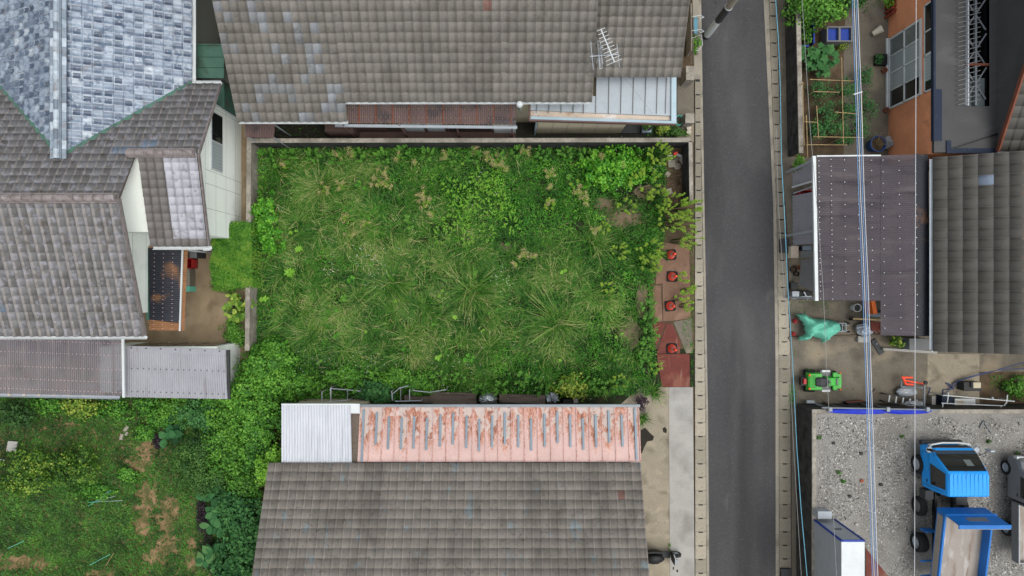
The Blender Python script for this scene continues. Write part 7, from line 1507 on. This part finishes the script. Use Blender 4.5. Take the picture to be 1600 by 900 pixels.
# broad long leaves (spotted laurel)
def bigleaf(name, label, px, py, rp, h, n, Lm, m, seed, cat='plant', asp=.28, up=.35, tv=.5, group=None):
    g = np.random.default_rng(seed); k = (H - h) / F; x, y = (px - 800) * k, (450 - py) * k; o = thing(name, label, cat, (x, y, 0), group)
    ns = max(4, n // 9); st = MB(); sx_ = x + g.normal(size=ns) * rp[0] * k * .42; sy_ = y + g.normal(size=ns) * rp[1] * k * .42; q = g.integers(0, ns, n); a = g.random(n) * 6.283; s = g.random(n)
    P = np.stack([sx_[q], sy_[q], h * (.45 + .5 * s)], 1); D = unit(np.stack([np.cos(a), np.sin(a), up * (1 + s)], 1)); Nn = unit(np.stack([-np.cos(a) * .4, -np.sin(a) * .4, np.ones(n)], 1)); L = Lm * (.7 + .5 * g.random(n))
    # broad leaves with four segments along the midrib
    B = unit(np.cross(D, Nn)); N2 = np.cross(B, D); V = []; S_ = np.array([0, .25, .55, .8, 1.]); Wd = np.array([.04, .8, 1., .62, .03])
    for sg, wg in zip(S_, Wd):
        c = P + D * (L * sg)[:, None] - np.array([0, 0, 1]) * (L * .35 * sg ** 2)[:, None]; e = (L * asp * wg)[:, None]; V += [c + B * e + N2 * e * .25, c, c - B * e + N2 * e * .25]
    V = np.stack(V, 1).reshape(-1, 3); i = np.arange(n)[:, None] * 15; Fq = np.concatenate([i + np.array([3 * r + c, 3 * r + c + 1, 3 * r + c + 4, 3 * r + c + 3]) for r in range(4) for c in range(2)])
    t = np.clip(tv + g.normal(size=n) * .22 + .2 * (s - .5), 0, 1); T = np.concatenate([t] * 8)
    for i_ in range(ns): st.cyl((x + (sx_[i_] - x) * .5, y + (sy_[i_] - y) * .5, 0), (sx_[i_], sy_[i_], h * .7), .02, .01, 5)
    st.build('stem', M['lf_dark'], o); mesh_np('foliage', V, Fq, T, M[m], o); return o
bigleaf('laurel', 'spotted laurel with long yellow green leaves below the hedge', 368, 482, (26, 22), .9, 190, .24, 'lf_yellow', 51, 'bush', .3, .3, .55)
bush('small green shrub between the laurel and the shed', 368, 522, (18, 22), .7, 'lf_mid', 52, 1500, .07, lobes=4)
bush('ragged lower edge of green under the hedge', 352, 446, (22, 10), .6, 'lf_hedge', 53, 900, .07, lobes=4)
# ================================================================= climbing bushes and trees, lower left
BL = [(415, 585, 44, 34, 1.5, 'lf_vine', .62, 'bright vine covered bush right of the garden shed'), (385, 620, 40, 30, 1.7, 'lf_vine', .68, 'bright vine mass at the lower right corner of the shed'), (410, 655, 40, 36, 1.8, 'lf_vine', .6, 'vine covered bush left of the white corrugated roof'), (365, 665, 42, 34, 1.7, 'lf_mid', .5, 'dense green bush in the middle of the thicket'),
      (320, 650, 40, 24, 1.3, 'lf_blue', .6, 'bluish green bush below the shed roof'), (280, 640, 34, 18, .9, 'lf_mid', .5, 'low bush under the shed eave'), (410, 705, 34, 36, 1.7, 'lf_vine', .5, 'green bush beside the white roof and tiled house'), (365, 710, 36, 34, 1.7, 'lf_mid', .45, 'dark leafy bush left of the tiled roof corner'),
      (312, 730, 44, 40, 1.8, 'lf_dark', .66, 'round dark shrub with fine pale tipped leaves by the bare path'), (330, 690, 34, 24, 1.4, 'lf_dark', .45, 'dark shrub above the round one'), (385, 748, 26, 28, 1.3, 'lf_mid', .4, 'shaded bush against the tiled house'), (430, 555, 36, 24, 1.1, 'lf_vine', .6, 'leafy bush at the lower end of the left wall'), (350, 625, 34, 16, 1.2, 'lf_vine', .6, 'leafy bush hugging the shed roof corner'), (448, 600, 32, 24, .9, 'lf_vine', .5, 'green bush above the white corrugated roof')]
for i, (a, c, rx, ry, hh, m_, tv, lab) in enumerate(BL): bush(lab, a, c, (rx, ry), hh, m_, 800 + i, int(3.4 * rx * ry) + 900, .085 if m_ != 'lf_dark' else .06, 'bush', 'bush', None, 7, tv, clumps=130, aspect=.45, spread=.13)
bush('bright light green climber spilling onto the tiled roof corner', 425, 735, (21, 30), 3.5, 'lf_lime', 830, 1900, .085, 'bush', 'climber', None, 6, .45, clumps=90, flat=.16, spread=.14)
bush('small creeper tips on the corrugated white roof corner', 456, 706, (10, 12), 3.1, 'lf_mid', 831, 260, .08, 'bush', 'creeper', None, 3, .5, flat=.1)
bush('big leaved dark green bush beside the tiled house wall', 385, 830, (30, 54), 1.3, 'lf_blue', 832, 3200, .12, 'bush', 'hydrangea', None, 8, .55, clumps=190, aspect=.5)
bush('bluish leafed bush at the bottom edge beside the tiled house', 372, 890, (36, 30), 1.2, 'lf_blue', 833, 1800, .12, 'bush', 'hydrangea', None, 6, .5, clumps=110, aspect=.5)
bush('bluish leafed bush next to the canna leaves', 360, 795, (26, 22), 1.1, 'lf_blue', 834, 1100, .11, 'bush', 'hydrangea', None, 6, .6, clumps=80, aspect=.5)
bigleaf('canna', 'canna plant with very large dark leaves beside the bare path', 333, 822, (16, 40), .9, 66, .44, 'lf_canna', 54, 'plant', .3, .25, .5)
bigleaf('canna', 'canna plant with large leaves cut by the bottom edge', 332, 880, (14, 22), .9, 26, .42, 'lf_canna', 55, 'plant', .3, .25, .5)
bigleaf('canna', 'canna leaf group above the purple ground plants', 338, 778, (18, 10), 1.0, 14, .48, 'lf_canna', 58, 'plant', .3, .3, .35)
bigleaf('taro', 'small taro plant with wide leaves below the shed', 262, 688, (14, 12), .8, 14, .44, 'lf_canna', 56, 'plant', .36, .2, .45)
bush('dark purple leaved plants along the bare path, upper patch', 318, 806, (10, 30), .4, 'lf_purple', 835, 1100, .06, 'plant', 'purple_plant', None, 5, .45); bush('dark purple leaved plants along the path near the bottom edge', 326, 868, (9, 28), .4, 'lf_purple', 836, 900, .06, 'plant', 'purple_plant', None, 5, .45); bush('dark purple plants around the taro', 248, 690, (12, 12), .3, 'lf_purple', 837, 500, .06, 'plant', 'purple_plant', None, 4, .4)
YL = [(40, 740, 44, 34, .9, .40, 'yellow green citrus shrub at the left edge of the lawn'), (118, 730, 44, 30, 1.0, .36, 'yellow tipped citrus shrub in the middle of the lawn'), (24, 645, 34, 22, .9, .35, 'dark shrub under the terrace roof at the left'), (128, 636, 30, 16, .8, .7, 'yellowish shrub beside the terrace roof edge')]
for i, (a, c, rx, ry, hh, tv, lab) in enumerate(YL): bush(lab, a, c, (rx, ry), hh, 'lf_yellow' if i != 2 else 'lf_dark', 850 + i, 2600 if i < 2 else 1300, .08, 'shrub', 'shrub', None, 8, tv, clumps=120, spread=.12)
for i, (a, c, rx, ry, hh, lab) in enumerate(((78, 632, 32, 14, .6, 'green plants below the terrace roof at the left'), (180, 640, 34, 14, .5, 'green plants under the join of the two roofs'), (232, 634, 34, 16, .7, 'green plants below the corrugated shed roof'), (225, 676, 18, 12, .4, 'low green plant right of the grey cylinders'), (150, 768, 40, 14, .4, 'low green plants below the citrus shrub'), (200, 740, 16, 10, .35, 'small green plant by the bare path'), (250, 655, 20, 12, .6, 'leafy plant above the taro'))): bush(lab, a, c, (rx, ry), hh, 'lf_vine', 860 + i, 1100, .075, 'plant', 'leafy_plant', 'low leafy plants on the lawn', 5, .5)
# --- lawn
g = np.random.default_rng(71); n = 105000; px = g.uniform(-60, 400, n); py = g.uniform(618, 930, n)
dirt = np.zeros(n)
for x, y, rx, ry in ((232, 700, 18, 14), (218, 722, 26, 16), (232, 780, 22, 34), (224, 822, 18, 24), (264, 800, 18, 42), (260, 850, 18, 28), (244, 870, 22, 16), (30, 878, 52, 14), (110, 664, 14, 5), (68, 668, 8, 4), (300, 880, 12, 16), (160, 895, 26, 8), (300, 850, 10, 12)): dirt = np.maximum(dirt, np.exp(-(((px - x) / rx) ** 2 + ((py - y) / ry) ** 2)))
nz = vnoise(px, py, 9, 72); nz = .6 * nz + .4 * vnoise(px, py, 4, 77); keep = (dirt * 1.15 + (nz - .5) * 1.3 < .6) | (g.random(n) < .10); mow = np.exp(-((py - 690) / 34) ** 2) * (px < 260)
px, py = px[keep], py[keep]; n = len(px); mow = np.exp(-((py - 690) / 34) ** 2) * (px < 250)
hgt = .02 + .13 * vnoise(px, py, 16, 73) * (1 - .8 * mow) * (px < 215) + .03 * g.random(n); P = np.stack([(px - 800) * H / F, (450 - py) * H / F, hgt], 1)
Nn = unit(np.stack([g.normal(size=n) * .55, g.normal(size=n) * .55, np.ones(n)], 1)); D = unit(np.cross(Nn, g.normal(size=(n, 3)))); L = (.045 + .055 * g.random(n)) * (1 - .15 * mow)
t = np.clip(.40 + .5 * (vnoise(px, py, 26, 74) - .4) + .4 * (vnoise(px, py, 7, 75) - .5) + g.normal(size=n) * .13 - .12 * mow, 0, 1); V, Fq = leaf_mesh(P, D, Nn, L, L * .33); tag(mesh_np('lawn_plants', V, Fq, leaf_tint(t), M['lf_lawn']), kind='stuff')
# --- sparse moss and weeds at edges: along the drains and the walls
def patchstuff(name, rects, n, m, seed, size=.04, z=.03, asp=.35):
    g = np.random.default_rng(seed); X_ = []; Y_ = []
    for (x0, y0, x1, y1, k) in rects: X_.append(g.uniform(x0, x1, int(n * k))); Y_.append(g.uniform(y0, y1, int(n * k)))
    px = np.concatenate(X_); py = np.concatenate(Y_); k = g.random(len(px)) < vnoise(px, py, 8, seed) ** 1.5 * 1.6; px, py = px[k], py[k]; n = len(px); P = np.stack([(px - 800) * H / F, (450 - py) * H / F, z + .05 * g.random(n)], 1)
    Nn = unit(np.stack([g.normal(size=n) * .6, g.normal(size=n) * .6, np.ones(n)], 1)); D = unit(np.cross(Nn, g.normal(size=(n, 3)))); L = size * (.6 + .8 * g.random(n)); v, f = leaf_mesh(P, D, Nn, L, L * asp); tag(mesh_np(name, v, f, leaf_tint(np.clip(.45 + g.normal(size=n) * .2, 0, 1)), M[m]), kind='stuff')
patchstuff('edge_weeds', [(1079, 380, 1083, 605, .5), (1066, 495, 1082, 550, .25), (1232, 600, 1243, 645, .5), (1234, 470, 1300, 490, .3), (1018, 440, 1024, 560, .5), (1545, 585, 1600, 610, .8), (1044, 848, 1048, 860, .05), (1238, 545, 1242, 555, .05), (1345, 0, 1400, 14, .2), (1010, 195, 1078, 214, .9), (385, 190, 540, 214, .5)], 900, 'lf_cover', 81)
patchstuff('dry_litter', [(1036, 262, 1074, 318, 1.), (1030, 385, 1080, 470, .12), (950, 300, 1035, 350, .3)], 900, 'straw', 82, .11, .03, .07)
# shrubs by the annexe
bush('yellow green shrub by the annexe corner', 1034, 202, (8, 8), .6, 'lf_yellow', 871, 420, .06, lobes=3, tv=.7); bush('low reddish green plants beside the cream pots', 1055, 205, (18, 7), .35, 'lf_dark', 872, 600, .06, 'plant', 'low_plant', None, 4, .7)
# --- vegetable plot
bush('dense green tree at the top of the vegetable plot', 1280, 8, (42, 30), 1.9, 'lf_mid', 880, 3800, .10, 'tree', 'small_tree', None, 8, .42, clumps=130)
bush('dark leafy shrub behind the blue tub', 1330, -2, (26, 22), 1.3, 'lf_dark', 881, 1400, .09, lobes=5, tv=.45)
bush('dark climbing plant in the blue planting frame', 1260, 50, (9, 18), .7, 'lf_mid', 882, 700, .07, 'plant', 'climbing_plant', None, 4, .35)
bush('small strappy plant below the blue tub', 1316, 72, (9, 6), .4, 'lf_yellow', 883, 220, .08, 'plant', 'low_plant', None, 3, .6, aspect=.15)
def lobed(label, px, py, rp, h, n, seed):   # okra or squash: broad lobed leaves on stalks
    g = np.random.default_rng(seed); k_ = (H - h) / F; x, y = (px - 800) * k_, (450 - py) * k_; o = thing('squash_plant', label, 'plant', (x, y, 0)); st = MB(); parts = []
    for i in range(n):
        a = g.random() * 6.283; q = g.random() ** .6; cx, cy = x + math.cos(a) * q * rp[0] * k_, y + math.sin(a) * q * rp[1] * k_; z = h * (.55 + .5 * g.random()) * (1.1 - .3 * q); st.cyl((x, y, .05), (cx, cy, z), .012, .007, 5); R_ = .15 + .09 * g.random(); a0 = g.random() * 6.283; t = np.clip(.5 + g.normal() * .15, 0, 1)
        tilt = g.normal(size=2) * .22; m_ = 5; P = np.tile([[cx, cy, z]], (m_, 1)); an = a0 + np.arange(m_) * 2 * np.pi / m_; D = np.stack([np.cos(an), np.sin(an), np.cos(an) * tilt[0] + np.sin(an) * tilt[1] - .1], 1); v, f = leaf_mesh(P, D, np.tile([[-tilt[0], -tilt[1], 1.]], (m_, 1)), np.full(m_, R_), np.full(m_, R_ * .42), fold=.1); parts.append((v, f, leaf_tint(np.full(m_, t) + g.normal(size=m_) * .06)))
    st.build('stem', M['lf_mid'], o); V, Fq, T = merge(parts); mesh_np('foliage', V, Fq, T, M['lf_blue'], o)
lobed('broad leaved squash plant below the blue tub', 1292, 92, (28, 26), .9, 46, 91); lobed('small squash plant beside the garden wall', 1262, 84, (12, 16), .7, 12, 92)
TP = [(1282, 140, 24, 12), (1325, 140, 18, 16), (1352, 118, 12, 20), (1290, 172, 26, 16), (1330, 172, 22, 18), (1356, 165, 12, 20), (1300, 196, 26, 14), (1276, 205, 12, 14), (1320, 218, 14, 8), (1346, 200, 12, 14)]
for i, (a, c, rx, ry) in enumerate(TP): bush(['feathery tomato plant under the topmost trellis pole', 'tomato plant under the cable bundle near the top', 'tomato plant spilling towards the path, upper', 'tomato plant in the middle left of the trellis', 'tomato plant in the middle of the trellis', 'tomato plant spilling towards the path, middle', 'dense dark tomato plant low in the trellis', 'thin tomato plant in the small side frame', 'small tomato plant at the trellis foot', 'tomato plant beside the blue planter'][i], a, c, (rx, ry), 1.1, 'lf_blue', 900 + i, 620 if i != 6 else 1100, .07, 'plant', 'tomato_plant', 'tomato plants in the trellis', 5, .5, clumps=40, aspect=.3, spread=.22)
b_ = bush('thin creeper climbing at the end of the garden wall', 1250, 255, (9, 12), 1.2, 'lf_mid', 920, 260, .09, 'plant', 'creeper', None, 4, .6)
bush('green plants beside the storage bin', 1400, 534, (12, 7), .7, 'lf_yellow', 921, 420, .08, 'plant', 'leafy_plant', None, 4, .5); bush('green shrub in the flower bed on the right', 1590, 606, (20, 18), .5, 'lf_vine', 922, 900, .07, 'bush', 'bush', None, 5, .5); bush('bright green potted bush above the path', 1392, 2, (9, 8), .7, 'lf_lime', 923, 300, .07, 'bush', 'bush', None, 3, .4)
bush('plant growing in the black planter tray', 1374, 92, (7, 7), .45, 'lf_blue', 924, 160, .08, 'plant', 'potted_plant', None, 3, .5)
for i, (a, c, lab) in enumerate(((1280, 684, 'weed tuft at the top left of the gravel yard'), (1311, 738, 'moss tuft in the gravel below the cables'), (1318, 752, 'small green tuft in the gravel'), (1410, 682, 'weed tuft on the gravel near the rail'), (1590, 708, 'reddish green weed near the silver truck'), (1545, 690, 'weed tuft above the blue cab'))):
    x, y, _ = W(a, c, GZ); P_ = bush(lab, a, c, (4, 3), .1, 'lf_lawn', 940 + i, 46, .045, 'weed', 'gravel_weed', None, 3, .5, zb=GZ)
# --- gravel stones
g = np.random.default_rng(95); n = 46000; X = g.uniform(WX(1278, GZ), 21.3, n); Y = g.uniform(-12.5, WY(652, GZ), n); r = .013 + .022 * g.random(n) ** 2; r *= np.where(vnoise(X * 10, Y * 10, 6, 96) > .42, 1., .55)
oc = np.array([[1, 0, 0], [0, 1, 0], [-1, 0, 0], [0, -1, 0], [0, 0, .7], [0, 0, -.5]]); V = oc[None] * (r[:, None, None] * (1 + .35 * g.normal(size=(n, 6, 1)))); a = g.random(n) * 6.283; ca, sa = np.cos(a)[:, None], np.sin(a)[:, None]
V = np.stack([V[..., 0] * ca - V[..., 1] * sa, V[..., 0] * sa + V[..., 1] * ca, V[..., 2]], -1) + np.stack([X, Y, np.full(n, GZ) + r * .3], 1)[:, None]
i = np.arange(n)[:, None] * 6; Fq = np.concatenate([i + np.array(q) for q in ((0, 1, 4), (1, 2, 4), (2, 3, 4), (3, 0, 4))]); t = np.clip(g.normal(.5, .24, n), 0, 1); t[g.random(n) < .04] = 0
tag(mesh_np('gravel', V.reshape(-1, 3), Fq, np.concatenate([t] * 4), M['stone']), kind='stuff')
for i, (a, c, m_, lab) in enumerate(((1346, 751, 'terracotta', 'orange brown stone on the gravel'), (1338, 819, 'conc_light', 'pale flat stone near the white storage box'), (1327, 775, 'black', 'black lump on the gravel left of the cables'), (1345, 708, 'black', 'larger black lump on the gravel right of centre'), (1302, 692, 'black', 'small black lump near the top left of the gravel'), (1376, 757, 'black', 'small black lump on the gravel by the blue truck'))):
    x, y, _ = W(a, c, GZ); gr = random.Random(i); o = MB().prism([(x + (.07 + .02 * gr.random()) * math.cos(q), y + .07 * math.sin(q)) for q in (0, 1.1, 2.2, 3.1, 4.2, 5.3)], GZ - .01, GZ + .06).build('rock', M[m_], None, bevel=.015); tag(o, lab, 'rock')
